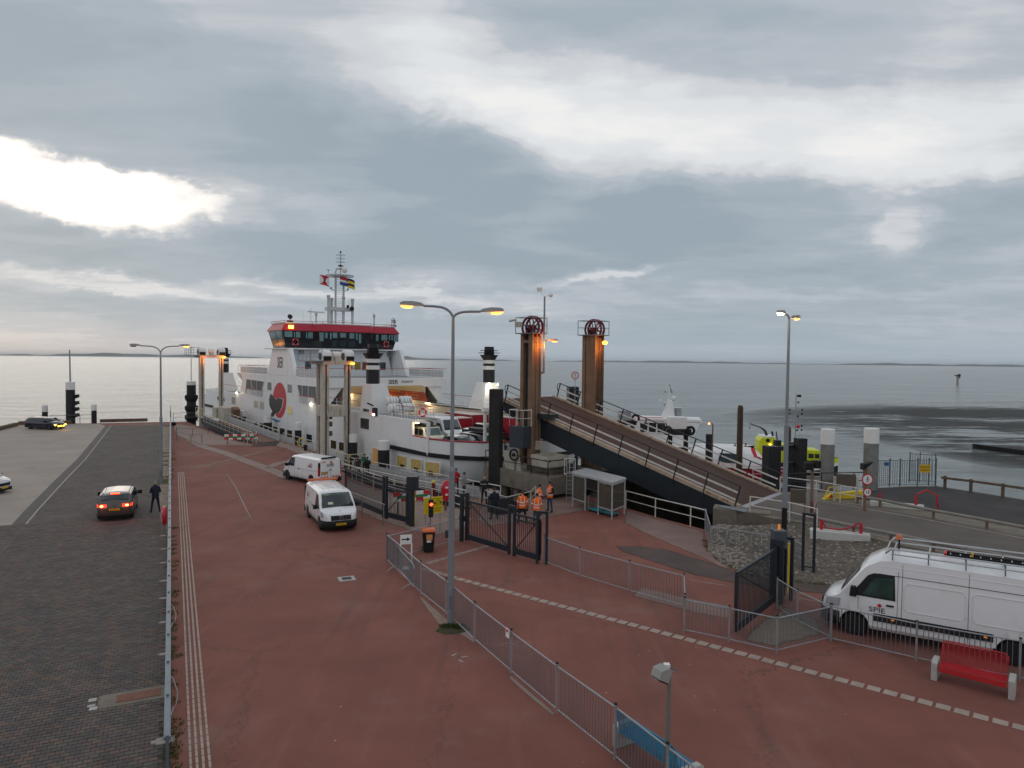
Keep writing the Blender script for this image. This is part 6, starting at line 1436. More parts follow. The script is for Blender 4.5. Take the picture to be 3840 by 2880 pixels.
for y, ww in ((yA, 0), (yB, 1)):
    off = .14 if y == yA else -.14
    for k in range(NP+1):
        x = .3+(LRamp-.5)*k/NP; MB().beam((x, y+off, Z(x)-.35 if y == yA else Z(x)-.1), (x-.36, y+off, Z(x)+1.10), .07, .07).build('rail_post', dsteel, T)
    P = lambda z: [(.3-z*.3, y+off, Z(.3)+z*.9), (LRamp-.2-z*.3, y+off, Z(LRamp-.2)+z*.9)]
    a, b = P(1.22); MB().cyl(a, b, .035, n=6).build('hand_rail', dsteel, T)
    for z in (.78, .32): a, b = P(z); MB().beam(a, b, .05, .09).build('white_rail', wrail, T)
    x = LRamp-.56; MB().tube([(x, y+off, Z(x)+1.22), (x+.25, y+off, Z(x)+1.15), (x+.3, y+off, Z(x)+.9), (x+.15, y+off, Z(x)+.3)], .03, 6).build('rail_end', dsteel, T)
MB().loft([[Vector((x, y, Z(LRamp)+z)) for y, z in ((yA-.1, 0.0), (yB+.1, 0.0), (yB+.1, -.35), (yA-.1, -.35))] for x in (LRamp, LRamp+.5)]).build('tip_plate', rust, T)
o = MB().box(-.6, .6, -.4, .4, 0, .35).build('hook_pulley', dsteel, T); o.location = (13.5, yA+.2, Z(13.5)+.1)
# towers with red wheels
def tower(label, p, ybase, ytop, hw, lampside, wheel_r=.72):
    zt_ = D(1920+FPX*p.x/p.y, ytop, p.y).z; T = thing('ramp_tower', label, 'lift tower', (p.x, p.y, 0), RAa, 'ramp lift towers')
    # hollow H-shaped column: two flanges with a dark slot facing the camera side
    if not lampside: MB().box(-hw, hw-.3, -hw, hw-.06, ybase, zt_-.01).build('column_body', towerm, T, bevel=.02)
    MB().box(-hw, -hw+.34, -hw, hw, ybase, zt_).build('column_leg', towerm, T, bevel=.02); MB().box(hw-.26, hw, -hw, hw, ybase, zt_).build('column_leg', towerm, T, bevel=.02)
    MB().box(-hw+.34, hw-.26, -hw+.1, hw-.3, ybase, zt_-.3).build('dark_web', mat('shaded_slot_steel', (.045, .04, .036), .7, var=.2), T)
    MB().box(-hw+.34, hw-.26, hw-.25, hw-.03, zt_-.62, zt_-.42).build('tie_plate', towerm, T)
    MB().box(-hw-.26, hw+.26, -hw-.26, hw+.26, zt_, zt_+.06).build('top_platform', galvd, T)
    for y in (-.20, .20):
        w = MB().torus((-.1, y, zt_+.46), wheel_r, .085, 26, 7, 'y').build('cable_wheel', mat('oxide_red_wheel', (.13, .010, .016), .45, var=.12), T, smooth=True); sp_ = MB().cyl((-.1, y-.08, zt_+.46), (-.1, y+.08, zt_+.46), .16, n=12)
        for k in range(6): a = k*math.pi/3+.3; sp_.beam((-.1+.1*math.cos(a), y, zt_+.46+.1*math.sin(a)), (-.1+wheel_r*math.cos(a), y, zt_+.46+wheel_r*math.sin(a)), .08, .06)
        sp_.build('spokes', mat('oxide_red_wheel', (0, 0, 0)), w)
    MB().box(.1, .6, -.55, -.3, zt_+.06, zt_+.5).cyl((.3, -.62, zt_+.35), (.3, -.3, zt_+.35), .22, n=10).build('drive_motor', dsteel, T)
    e = hw+.24; railing(T, [(-e, -e, zt_+.06), (-e, e, zt_+.06), (e, e, zt_+.06), (e, -e, zt_+.06), (-e, -e, zt_+.06)], 1.05, 2, 1.4, galv, r=.022, name='platform_railing')
    for y in (-.2, .2): MB().cyl((-hw-.08, y, 3.2), (-hw-.08, y, zt_+.3), .02, n=5).build('cable', dsteel, T)
    return T, zt_
pT = RL+av*14.6-wv*.85; pT = Vector((1990-1920, 0, 0))/FPX*48.6; pT.y = 48.6
T, zt_ = tower('near ramp tower of brown steel with twin red cable wheels and a wind mast', pT, 1.9, 1253, .52, 1)
MB().box(-.6, .6, .62, 1.5, 3.1, 4.55).build('control_cabinet', mat('slate_cabinet', (.035, .045, .055), .5, var=.1), T, bevel=.03)
railing(T, [(-.6, .62, 4.55), (-.6, 1.5, 4.55), (.6, 1.5, 4.55), (.6, .62, 4.55)], 1.1, 2, .7, wrail, r=.025, name='cabinet_railing')
MB().torus((.5, 1.1, 2.55), .36, .07, 18, 6, 'y').cyl((.5, 1.0, 2.55), (.5, 1.2, 2.55), .12, n=10).build('hand_wheel', dsteel, T)
MB().box(-.85, -.53, -.4, .1, 2.9, 3.5).build('junction_box', creamst, T, bevel=.02)
MB().cyl((.5, 1.0, zt_+.95), (.85, 1.35, zt_+.85), .08, n=8).box(.2, .6, .72, 1.05, zt_+.45, zt_+.8).build('camera_head', creamst, T)
mo = onplane(2040, 1300, pT, Vector((0, 1, 0))); loc = Vector((mo.x-pT.x, 0, 0)); loc.rotate(Matrix.Rotation(-RAa, 3, 'Z')); z0, z1 = D(2038, 1400, pT.y).z, D(2038, 1112, pT.y).z
mb = MB().cyl((loc.x, loc.y, z0), (loc.x, loc.y, z1), .085, .06, 10); mb.build('wind_mast', mat('grey_lamp_pole', (0, 0, 0)), T)
for y in (1292, 1398): z = D(2030, y, pT.y).z; MB().beam((loc.x, loc.y, z), (loc.x*.4, loc.y*.4, z), .12, .12).build('mast_bracket', towerm, T)
ux = Vector((math.cos(-RAa), math.sin(-RAa), 0)); q = Vector((loc.x, loc.y, z1))
mb = MB().tube([q, q+Vector((0, 0, .05)), q-ux*.2+Vector((0, 0, .1)), q-ux*.2+Vector((0, 0, .75))], .02, 5); mb.beam(q, q+ux*.3+Vector((0, 0, .08)), .04); mb.ball(q+ux*.42+Vector((0, 0, .1)), .15, 8); mb.beam(q-ux*.4+Vector((0, 0, .45)), q+ux*.05+Vector((0, 0, .45)), .03); mb.box(*[v for v in ((q-ux*.38).x-.12, (q-ux*.38).x+.12, (q-ux*.38).y-.12, (q-ux*.38).y+.12, q.z+.35, q.z+.6)]); mb.build('anemometer', wplate, T)
z = D(2060, 1277, pT.y).z; a = Vector((loc.x, loc.y, z)); mb = MB().beam(a, a+ux*.25, .04); mb.build('lamp_arm', dsteel, T); lamp_head(T, a+ux*.22, ux, lampg, L=.72)
plight(T, a+ux*.15-ux.cross(Vector((0, 0, 1)))*-.55-Vector((0, 0, .35)), 95, (1, .32, .05), .12)
pR = RR+av*14.4+wv*.55; T2, zt2 = tower('far ramp tower of brown steel with twin red cable wheels and an orange lamp', pR, -3.3, 1259, .60, 0)
mo = onplane(2268, 1285, pR-Vector((0, .9, 0)), Vector((0, 1, 0))); loc = mo-Vector((pR.x, pR.y, 0)); zl = loc.z; loc.z = 0; loc.rotate(Matrix.Rotation(-RAa, 3, 'Z')); loc.z = zl
MB().ball(loc, .17, 8, (1.3, 1.3, .8)).build('flood_lamp', mat('orange_flood_lamp', (0, 0, 0)), T2); l2 = loc.copy(); l2.z -= .35; plight(T2, l2-ux.cross(Vector((0, 0, 1)))*-.25, 150, (1, .32, .05), .12)
# signposts on piles behind the ramp
def pile_at(label, px, ytop, w, Y, sq=True, m=black, cap=0., group='dark piles in the ferry berth', zb=-3.3):
    p = D(px, ytop, Y); r = w/2/FPX*Y; t = thing('mooring_pile', label, 'mooring pile', (p.x, p.y, 0), rad(12), group)
    (MB().box(-r, r, -r, r, zb, p.z-cap) if sq else MB().cyl((0, 0, zb), (0, 0, p.z-cap), r, n=16)).build('shaft', m, t, bevel=.03 if sq else 0, smooth=None if sq else 40)
    if cap: MB().cyl((0, 0, p.z-cap), (0, 0, p.z), r*1.02, n=16).build('cap', wplate, t, smooth=40)
    return t, p
pile_at('dark square pile left of the far ramp tower under a round sign', 2148, 1450, 38, 64)
pile_at('dark round pile behind the middle of the ramp rail', 2659, 1628, 24, 55, False)
pile_at('dark pile under the left end of the white deck box', 2514, 1600, 17, 62, False); pile_at('dark pile under the right end of the white deck box', 2573, 1598, 18, 62, False); pile_at('short dark pile left of the red and white boat', 2372, 1570, 16, 66, False)
stump = mat('brown_timber_pile', (.085, .055, .04), .8, var=.3, scale=2, bump=.5, dirt=(.03, .028, .02), dscale=.8, damt=.9, streak=(2, 2, .4))
for px, yt, w, Y, lab in ((2777, 1520, 25, 64, 'tall brown timber pile cluster left of the yellow boat'), (2956, 1600, 26, 62, 'brown timber pile behind the right street lamp')):
    p = D(px, yt, Y); t = thing('timber_dolphin', lab, 'mooring pile', (p.x, p.y, 0), 0, 'timber dolphins'); r = w/4/FPX*Y
    for (x, y) in ((-r, 0), (r, 0), (0, r*1.6)): MB().cyl((x, y, -3.3), (x*.8, y*.8, p.z-.25), r*1.05, r*.9, 9).cyl((x*.8, y*.8, p.z-.25), (x*.8, y*.8, p.z), r*.9, r*.4, 9).build('log', stump, t)
for px, yt, w, Y, lab in ((2893, 1672, 48, 51, 'broad black pile, left one of the fender frame by the right lamp'), (2915, 1650, 22, 53, 'slim black pile inside the fender frame'), (3002, 1643, 36, 51.5, 'tall black pile, right one of the fender frame by the yellow boat'), (2962, 1658, 26, 54, 'black pile in the middle of the fender frame')): pile_at(lab, px, yt, w, Y)
mb = MB(); a, b = D(2880, 1690, 51), D(3010, 1668, 52); mb.beam(a, b, .3, .3); a, b = D(2880, 1745, 51), D(3010, 1738, 52); mb.beam(a, b, .3, .3); o = mb.build('fender_frame', black); tag(o, 'black horizontal fender beams joining the piles by the right lamp', 'fender')
gp = mat('grey_pile_steel', (.20, .20, .19), .55, var=.2, dirt=(.16, .075, .04), dscale=.8, damt=.8, streak=(1.5, 1.5, .4))
pile_at('thick grey steel pile with white cap, left one of the pair on the right', 3105, 1609, 50, 47, False, gp, 1.0, 'thick grey white-capped piles'); pile_at('thick grey steel pile with white cap, right one of the pair on the right', 3269, 1606, 52, 45.5, False, gp, .95, 'thick grey white-capped piles')
def roundsign(label, p, R, rz, kind, pole=0., par=None):
    t = thing('traffic_sign', label, 'traffic sign', p, rz)
    if pole: MB().cyl((0, .03, -pole), (0, .03, R*.5), .03, n=8).build('pole', galv, t)
    MB().cyl((0, .008, 0), (0, -.008, 0), R, n=28).build('disc', signr, t, smooth=40); MB().cyl((0, -.009, 0), (0, -.014, 0), R*.78, n=28).build('face', wplate, t, smooth=40)
    if kind == 'man':
        mb = MB().ball((0, -.018, R*.42), R*.11, 6, (1, .3, 1)); mb.beam((0, -.018, R*.3), (0, -.018, -.02), .008, R*.22)
        for a, b in (((0, 0), (-.28, -.55)), ((0, 0), (.25, -.55)), ((0, .26), (-.3, -.05)), ((0, .26), (.28, .0))): mb.beam((a[0]*R, -.018, a[1]*R), (b[0]*R, -.018, b[1]*R), .008, R*.1, up=(0, 1, 0))
        mb.build('pedestrian_symbol', blackm, t)
    else: text(kind, R*1.0, blackm, t, (0, -.017, 0), (math.pi/2, 0, 0), ext=.003, bold=.005)
    return t
p = D(2157, 1408, 61.5); roundsign('small no-pedestrians sign on a thin pole behind the ramp', p, .34, 0, 'man', 3.0)
p = D(3253, 1798, 38.6); t = roundsign('big round no-pedestrians sign on a post beside the road', p, .32, 0, 'man', 0); p2 = D(3253, 1846, 38.6); t2 = roundsign('round speed limit sign 15 below the no-pedestrians sign', p2, .24, 0, '15', 0)
b = G(3241, 1895, RZ); t = thing('sign_post', 'brown post with a black horn speaker carrying the round road signs', 'sign post', (D(3243, 1850, 38.75).x, 38.75, RZ)); MB().beam((0, 0, 0), (0, 0, 2.45), .13, .1).build('post', rust, t); MB().prism([(-.2, 2.62), (.35, 2.75), (.0, 2.45), (-.2, 2.3)], -.2, .2, ax='y').build('horn_speaker', blackm, t)
p = D(3055, 1903, 36.5); t = roundsign('round road sign seen nearly edge on by the grey cabinet', p, .31, rad(62), '15', 1.0)
# horizontal control boards and poles at the ramp foot
t = thing('camera_post', 'brown post with a black lamp and camera cluster left of the road', 'camera post', G(3042, 1945, RZ)); MB().beam((0, 0, 0), (0, 0, 2.6), .12, .1).build('post', rust, t); MB().box(-.42, .0, -.2, .2, 2.55, 2.95).box(.05, .38, -.2, .25, 2.65, 3.05).build('lamp_cluster', blackm, t, bevel=.03)
t = thing('cabinet', 'low grey-brown switch cabinet on legs at the ramp foot', 'cabinet', G(2962, 1935, RZ), rad(-20)); MB().box(0, .75, -.12, .12, .75, 1.45).build('brown_panel', mat('brown_panel', (.10, .08, .06), .6, var=.1), t); MB().box(.8, 1.3, -.12, .15, .75, 1.55).build('grey_cabinet', mat('grey_cabinet', (.36, .36, .34), .5, var=.1), t, bevel=.02)
for x in (.05, .72, 1.25): MB().beam((x, 0, 0), (x, 0, .75), .06).build('leg', galvd, t)
t = thing('sign_board', 'blank brown board on two posts behind the white road rail', 'board', G(3170, 1880, RZ), rad(-8)); MB().box(-.55, .55, -.03, .03, .9, 1.6).build('board', mat('brown_panel', (0, 0, 0)), t)
for x in (-.62, .62): MB().beam((x, 0, 0), (x, 0, 1.45), .13, .1).build('post', concl, t)
# rails of the road head
wrailing('white double rail from the ramp foot along the near side of the road', [G(2812, 1932, RZ), G(2960, 1958, RZ), G(3063, 1985, RZ)], 1.0, gap=2.6, group='white rails at the road head')
wrailing('white double rail behind the road from the ramp to the signs', [G(2925, 1848, RZ), G(3060, 1866, RZ), G(3150, 1884, RZ), G(3235, 1900, RZ)], 1.0, gap=1.9, group='white rails at the road head')
wrailing('dark thin railing beside the ramp head towards the boats', [G(2960, 1840, RZ), G(3080, 1838, RZ), G(3200, 1836, RZ), G(3290, 1832, RZ)], 1.1, dsteel, gap=1.7)
t = thing('yellow_barrier', 'yellow steel barrier beam lying behind the white road rail', 'barrier', G(3085, 1872, RZ), rad(8)); MB().prism([(0, 0), (.5, .35), (2.6, .5), (2.6, .05)], -.15, .15, ax='y').build('beam', yel, t, bevel=.02); MB().tube([(.1, 0, .1), (.4, 0, .7), (.8, 0, .75), (1.0, 0, .4)], .04, 6).build('hoop', yel, t); MB().prism([(.3, .1), (.6, .1), (.45, .35)], -.17, -.155, ax='y').build('warning_mark', signr, t)
def guardrail(label, pix, z=RZ):
    P = [G(*p, z) for p in pix]; t = thing('guard_rail', label, 'guard rail', P[0], 0, 'low pipe guard rails along the road'); O = P[0]
    pts = [p-O+Vector((0, 0, .42)) for p in P]; MB().tube(pts, .085, 8).build('pipe', mat('weathered_grey_pipe', (.24, .22, .195), .65, var=.15), t, smooth=60)
    for a, b in zip(P, P[1:]):
        n = max(1, int((b-a).length/2.5))
        for k in range(n): q = a.lerp(b, k/n)-O; MB().beam(q, q+Vector((0, 0, .36)), .09, .12).build('post', rust, t)
guardrail('thick pipe guard rail along the near edge of the road above the stone slope', [(3063, 1975), (3200, 2005), (3340, 2035), (3500, 2070), (3760, 2122), (4200, 2215)])
guardrail('thick pipe guard rail between the road and the dark asphalt yard', [(3215, 1888), (3300, 1902), (3500, 1944), (3700, 1982), (3900, 2022), (4300, 2110)])
t = thing('wooden_rail', 'weathered wooden rail on posts at the water edge on the far right', 'railing', G(3543, 1832, RZ)); P = [G(3543, 1832, RZ), G(3640, 1846, RZ), G(3760, 1864, RZ), G(3960, 1895, RZ), G(4300, 1945, RZ)]; O = P[0]
for p in P: MB().beam(p-O, p-O+Vector((0, 0, .85)), .15, .15).build('post', timber, t, bevel=.02)
for a, b in zip(P, P[1:]): MB().beam(a-O+Vector((-.25 if a is P[0] else 0, 0, .72)), b-O+Vector((0, 0, .72)), .12, .15).build('rail', timber, t, bevel=.02)
# white concrete blocks with red posts and chains
for i, (p, rz, l, lab) in enumerate(((G(3148, 2028, RZ-.3), -24, 2.6, 'white concrete block with red posts and hanging red hose on the stone slope'), (G(3362, 1903, RZ), -27, 2.7, 'white concrete block with red posts and a red hoop behind the road'))):
    t = thing('concrete_block', lab, 'concrete block', p, rad(rz)); MB().box(-l/2, l/2, -.3, .3, 0, .45 if i == 0 else .25).build('block', mat('white_concrete', (.56, .56, .53), .7, var=.08, dirt=(.4, .38, .34)), t, bevel=.03)
    h = .45 if i == 0 else .25
    for x in (-l/2+.5, l/2-.4): MB().beam((x, 0, h), (x, 0, h+(.42)), .13, .13).beam((x, 0, h+.42), (x, 0, h+.5), .1, .1).build('red_post', signr, t)
    if i == 0: MB().tube([(-l/2+.55, 0, h+.38), (-.6, 0, h+.12), (0, 0, h+.08), (.5, 0, h+.25), (.8, 0, h+.5), (l/2-.42, 0, h+.48), (l/2-.4, 0, h+.3)], .045, 6).build('red_hose', redrail, t)
    else: MB().tube([(l/2-.4, 0, h), (l/2-.35, 0, h+.6), (l/2+.1, .1, h+.85), (l/2+.6, .2, h+.6), (l/2+.7, .3, 0)], .05, 6).build('red_hoop', signr, t)
# wire cage at the water's edge
c0, c1, c2 = G(3372, 1822, RZ), G(3480, 1821, RZ), G(3510, 1823, RZ)
fence_run('cage_fence', 'tall grey bar cage with a yellow sign at the water edge on the right', [G(3290, 1826, RZ), G(3335, 1824, RZ), G(3374, 1823, RZ), G(3440, 1822, RZ), G(3482, 1821, RZ), G(3508, 1822, RZ)], 1.75, None, blg, gap=.16, barr=.016, post_r=.05)
fence_run('cage_fence', 'back panel of the grey bar cage nearer the water', [G(3410, 1806, RZ), G(3448, 1807, RZ), G(3506, 1813, RZ)], 1.95, None, blg, gap=.16, barr=.016, post_r=.04)
p = D(3469, 1757, 44.8); t = thing('notice_board', 'yellow notice board with two lines of print on the cage fence', 'notice', p); MB().box(-.34, .34, -.012, .012, -.25, .25).build('board', mat('orange_yellow_board', (.62, .38, .01), .5, var=.03), t); text('TOEGANG', .13, blackm, t, (0, -.014, .09), (math.pi/2, 0, 0), ext=.002); text('VERBODEN', .12, blackm, t, (0, -.014, -.1), (math.pi/2, 0, 0), ext=.002)
p = D(3325, 1740, 44.8); o = MB().box(-.14, .14, -.01, .01, -.11, .11).build('notice_plate', mat('blue_sign', (.01, .10, .32), .5, var=0)); o.location = p; tag(o, 'small blue plate on the left part of the cage fence', 'notice')
# distant beacon on a pile
p = G(3594, 1443, WL); t = thing('sea_beacon', 'small dark beacon frame standing on a post far out in the water', 'beacon', p); zz_ = D(3594, 1402, p.y).z-WL
MB().box(-.8, .0, -.5, .5, -1, zz_*.80).box(-1.3, -.95, -.3, .3, -1, zz_*.8).build('post', concl, t); MB().box(-2.0, .8, -.9, .9, zz_*.80, zz_*.9).box(-.2, .7, -.5, .5, zz_*.6, zz_).build('beacon_head', dsteel, t)
p = G(1790, 1885); t = thing('winch_hatch', 'dark raised steel hatch on the quay beside the man in blue', 'hatch', G(1905, 1918), rad(35)); MB().prism([(-1.1, 0), (1.1, 0), (1.1, .35), (-.5, .95), (-1.1, .95)], -.55, .55, ax='y').build('hatch', dsteel, t, bevel=.02)
t = thing('gangplank_post', 'leaning dark red post beside the lifebuoy case', 'post', G(1632, 1892)); MB().beam((0, 0, 0), (-.12, 0, 1.35), .2, .2).build('post', mat('dark_red_post', (.14, .015, .02), .5, var=.1), t); MB().beam((-.12, 0, 1.35), (-.13, 0, 1.47), .22, .22).build('yellow_top', yel, t)

# dark pier wall under the raised ramp
T = thing('pier_wall', 'dark concrete pier wall in the shade under the raised car ramp', 'wall', RR+av*16-wv*.3); O = T.location
mb = MB(); a = RR+av*17-wv*.2; b = RR+av*1.0-wv*.2; mb.loft([[Vector((p.x, p.y, -3.3)), Vector((p.x, p.y, z)), Vector((p.x+.5, p.y+.6, z)), Vector((p.x+.5, p.y+.6, -3.3))] for p, z in ((a, .9), (b, .85))]); mb.build('wall', mat('dark_pier_concrete', (.055, .045, .032), .8, var=.3, scale=1, bump=.4, dirt=(.02, .018, .014), dscale=.6, damt=.8), T, world=True)  # dark brown concrete with blotchy darker tone
for f in (.15, .4, .65, .9): q = a.lerp(b, f)-wv*.25; MB().cyl((q.x-O.x, q.y-O.y, -3.3-O.z), (q.x-O.x, q.y-O.y, .7-O.z), .35, n=10).build('wall_pile', MATS['dark_pier_concrete'], T)
# ================================================================== VEHICLES
def interp(tab, x):
    if x <= tab[0][0]: return tab[0][1]
    for (a, p), (b, q) in zip(tab, tab[1:]):
        if x <= b: return p+(q-p)*(x-a)/(b-a) if b > a else q
    return tab[-1][1]
class Car:
    def __init__(s, label, cat, name, paint, top, w, belt, zb, axles, tumble=.16, tyre_r=.33, tyre_w=.11, arch=.07, crown=.03, loc=(0, 0, 0), rz=0, group=None):
        s.T = thing(name, label, cat, loc, rz, group); s.top = top; s.w = w; s.belt = belt; s.zb = zb; s.tum = tumble
        x0, x1 = top[0][0], top[-1][0]; xs = set([x0, x1]+[a for a, _ in top]+[a for a, _ in w]); x = x0
        while x < x1: xs.add(round(x, 3)); x += .16
        Ra = tyre_r+arch
        for ax in axles:
            for k in range(-9, 10): xs.add(round(ax+Ra*math.sin(k/9*math.pi/2), 3))
        rings = []; last = -99
        for x in sorted(xs):
            if x-last < .012: continue
            last = x; tz = interp(top, x); wz = interp(w, x); bl_ = min(belt, tz-.12); zarch = 0
            for ax in axles:
                if abs(x-ax) < Ra: zarch = tyre_r+math.sqrt(Ra*Ra-(x-ax)**2)
            lo = max(zb, zarch); hlf = [(.0, lo), (wz*.90, lo), (wz*.985, max(zb+.12, zarch+.004)), (wz, max((zb+bl_)/2, zarch+.02)), (wz*.992, max(bl_, zarch+.03)),
                (s.W(x, tz-.09, bl_), max(tz-.09, zarch+.04)), (max(.05, s.W(x, tz-.02, bl_)-.10), max(tz-.015, zarch+.05)), (0, tz+crown)]
            rings.append([Vector((x, y, z)) for y, z in hlf]+[Vector((x, -y, z)) for y, z in hlf[-2:0:-1]])
        s.body = MB().loft(rings).build('body', paint, s.T, smooth=32)
        MB().box(x0+.5, x1-.5, -.55*w[1][1], .55*w[1][1], zb*.75, zb+.35).build('underbody', blackm, s.T)
        tm_ = None
        for ax in axles:
            for sg in (1, -1):
                yo = sg*(interp(w, ax)-tyre_w-.015)
                wh = MB().lathe([(tyre_r*.62, -tyre_w), (tyre_r*.94, -tyre_w), (tyre_r, -tyre_w*.6), (tyre_r, tyre_w*.6), (tyre_r*.94, tyre_w), (tyre_r*.62, tyre_w)], (ax, yo, tyre_r), 22, ax='y').build('wheel', tyre, s.T, smooth=30)
                r = MB().cyl((ax, yo-.02*sg, tyre_r), (ax, yo+sg*tyre_w*.75, tyre_r), tyre_r*.62, n=20)
                for k in range(7): a = k*2*math.pi/7; r.beam((ax, yo+sg*tyre_w*.8, tyre_r), (ax+math.cos(a)*tyre_r*.56, yo+sg*tyre_w*.8, tyre_r+math.sin(a)*tyre_r*.56), .04, .03)
                r.build('rim', rimm, wh)
                MB().prism([(ax+Ra*.99*math.cos(a), tyre_r+Ra*.99*math.sin(a)) for a in [math.pi*k/12 for k in range(-2, 15)]], yo-sg*tyre_w*1.2, yo-sg*(tyre_w*1.2+.02), ax='y').build('wheel_well', blackm, s.T)
    def W(s, x, z, bl_=None):
        return interp(s.w, x)-s.tum*max(0, z-(bl_ or s.belt))
    def glass(s, poly, m=None, name='side_window', sides=(1, -1), proud=.006):
        for sg in sides:
            pts = [Vector((x, sg*(s.W(x, z)+proud), z)) for x, z in poly]; MB().slab(pts, (0, sg, 0), .006).build(name, m or dglass, s.T)
    def screen(s, xa, xb, inset=.17, name='windscreen', n=4, m=None, off=.012):
        L = []; Rr = []
        for k in range(n+1):
            x = xa+(xb-xa)*k/n; z = interp(s.top, x); w_ = s.W(x, z, min(s.belt, z-.12))-inset*(.75 if k > n/2 else 1); e = .01
            nx, nz = -(interp(s.top, x+e)-interp(s.top, x-e)), 2*e; l = math.hypot(nx, nz); L.append(Vector((x+nx/l*off, w_, z+nz/l*off+.01))); Rr.append(Vector((x+nx/l*off, -w_, z+nz/l*off+.01)))
        C = [(a+b)/2+Vector((0, 0, .018)) for a, b in zip(L, Rr)]
        mb = MB(); mb.loft([[L[k], C[k], Rr[k]] for k in range(n+1)], closed=False); o = mb.build(name, m or dglass, s.T, smooth=40); sd_ = o.modifiers.new('thickness', 'SOLIDIFY'); sd_.thickness = .008; return o
    def wrap(s, x0, z0, z1, end, m, name, proud=.014, ylim=None):
        xe = s.top[-1][0] if end > 0 else s.top[0][0]; n = 6; path = []
        for k in range(n+1): x = x0+(xe-x0)*k/n; path.append((x, interp(s.w, x)+proud))
        path = [(x, y) for x, y in path]; path[-1] = (xe+end*proud, path[-1][1]-.01); full = path+[(x, -y) for x, y in path[::-1]]
        MB().loft([[Vector((x, y, z0)), Vector((x, y, z1))] for x, y in full], closed=False).build(name, m, s.T, smooth=40).modifiers.new('thickness', 'SOLIDIFY').thickness = .01
    def side(s, x0, x1, z0, z1, m, name, proud=.012, sides=(1, -1)):
        for sg in sides:
            mb = MB(); n = 5
            mb.loft([[Vector((x, sg*(interp(s.w, x)+e), z)) for e, z in ((0, z0), (proud, z0), (proud, z1), (0, z1))] for x in [x0+(x1-x0)*k/n for k in range(n+1)]]); mb.build(name, m, s.T)
    def patch(s, pts, m, name, th=.01, n=(1, 0, 0)): return MB().slab(pts, n, th).build(name, m, s.T)
    def mirror(s, x, z, col=blackm, sz=1.):
        for sg in (1, -1):
            y = s.W(x, z); MB().loft([[Vector((x+dx*sz, sg*(y+q), z+dz*sz)) for dx, dz in ((-.07, -.09), (.07, -.09), (.05, .12), (-.05, .12))] for q in (.05, .14, .27)]).build('mirror', col, s.T, bevel=.01); MB().beam((x+.04, sg*(y-.02), z-.05), (x, sg*(y+.08), z-.02), .06, .05).build('mirror_arm', col, s.T)
    def plate(s, x, z, end, w_=.26, txt=None):
        p = MB().box(min(x, x+end*.012), max(x, x+end*.012), -w_, w_, z-.06, z+.06).build('number_plate', yplate, s.T)
        if txt: text(txt, .11, blackm, s.T, (x+end*.014, 0, z), (math.pi/2, 0, math.pi/2*end), ext=.002)
def spie(par, loc, rot, size, dot=True):
    text('SPIE', size, mat('spie_charcoal', (.045, .05, .06), .4, var=0), par, loc, rot, name='logo_lettering', ext=.002, sx=1.25)
    # red dot over the letter i
    R_ = Matrix.Rotation(rot[2], 4, 'Z'); r = R_ @ Vector((1, 0, 0)); n = R_ @ Vector((0, -1, 0)); c = Vector(loc)+r*(size*.30)+Vector((0, 0, size*.70))
    MB().cyl(c-n*.002, c+n*.004, size*.26, n=16).build('logo_red_dot', signr, par)
VT = [(-2.57, .98), (-2.55, 1.55), (-2.50, 1.84), (-2.36, 1.90), (.55, 1.91), (.95, 1.88), (1.14, 1.80), (1.86, 1.14), (2.2, 1.06), (2.44, .96), (2.54, .80), (2.57, .62)]
VW_ = [(-2.57, .88), (-2.5, .93), (-2.2, .955), (1.5, .955), (2.0, .93), (2.3, .86), (2.48, .72), (2.57, .58)]
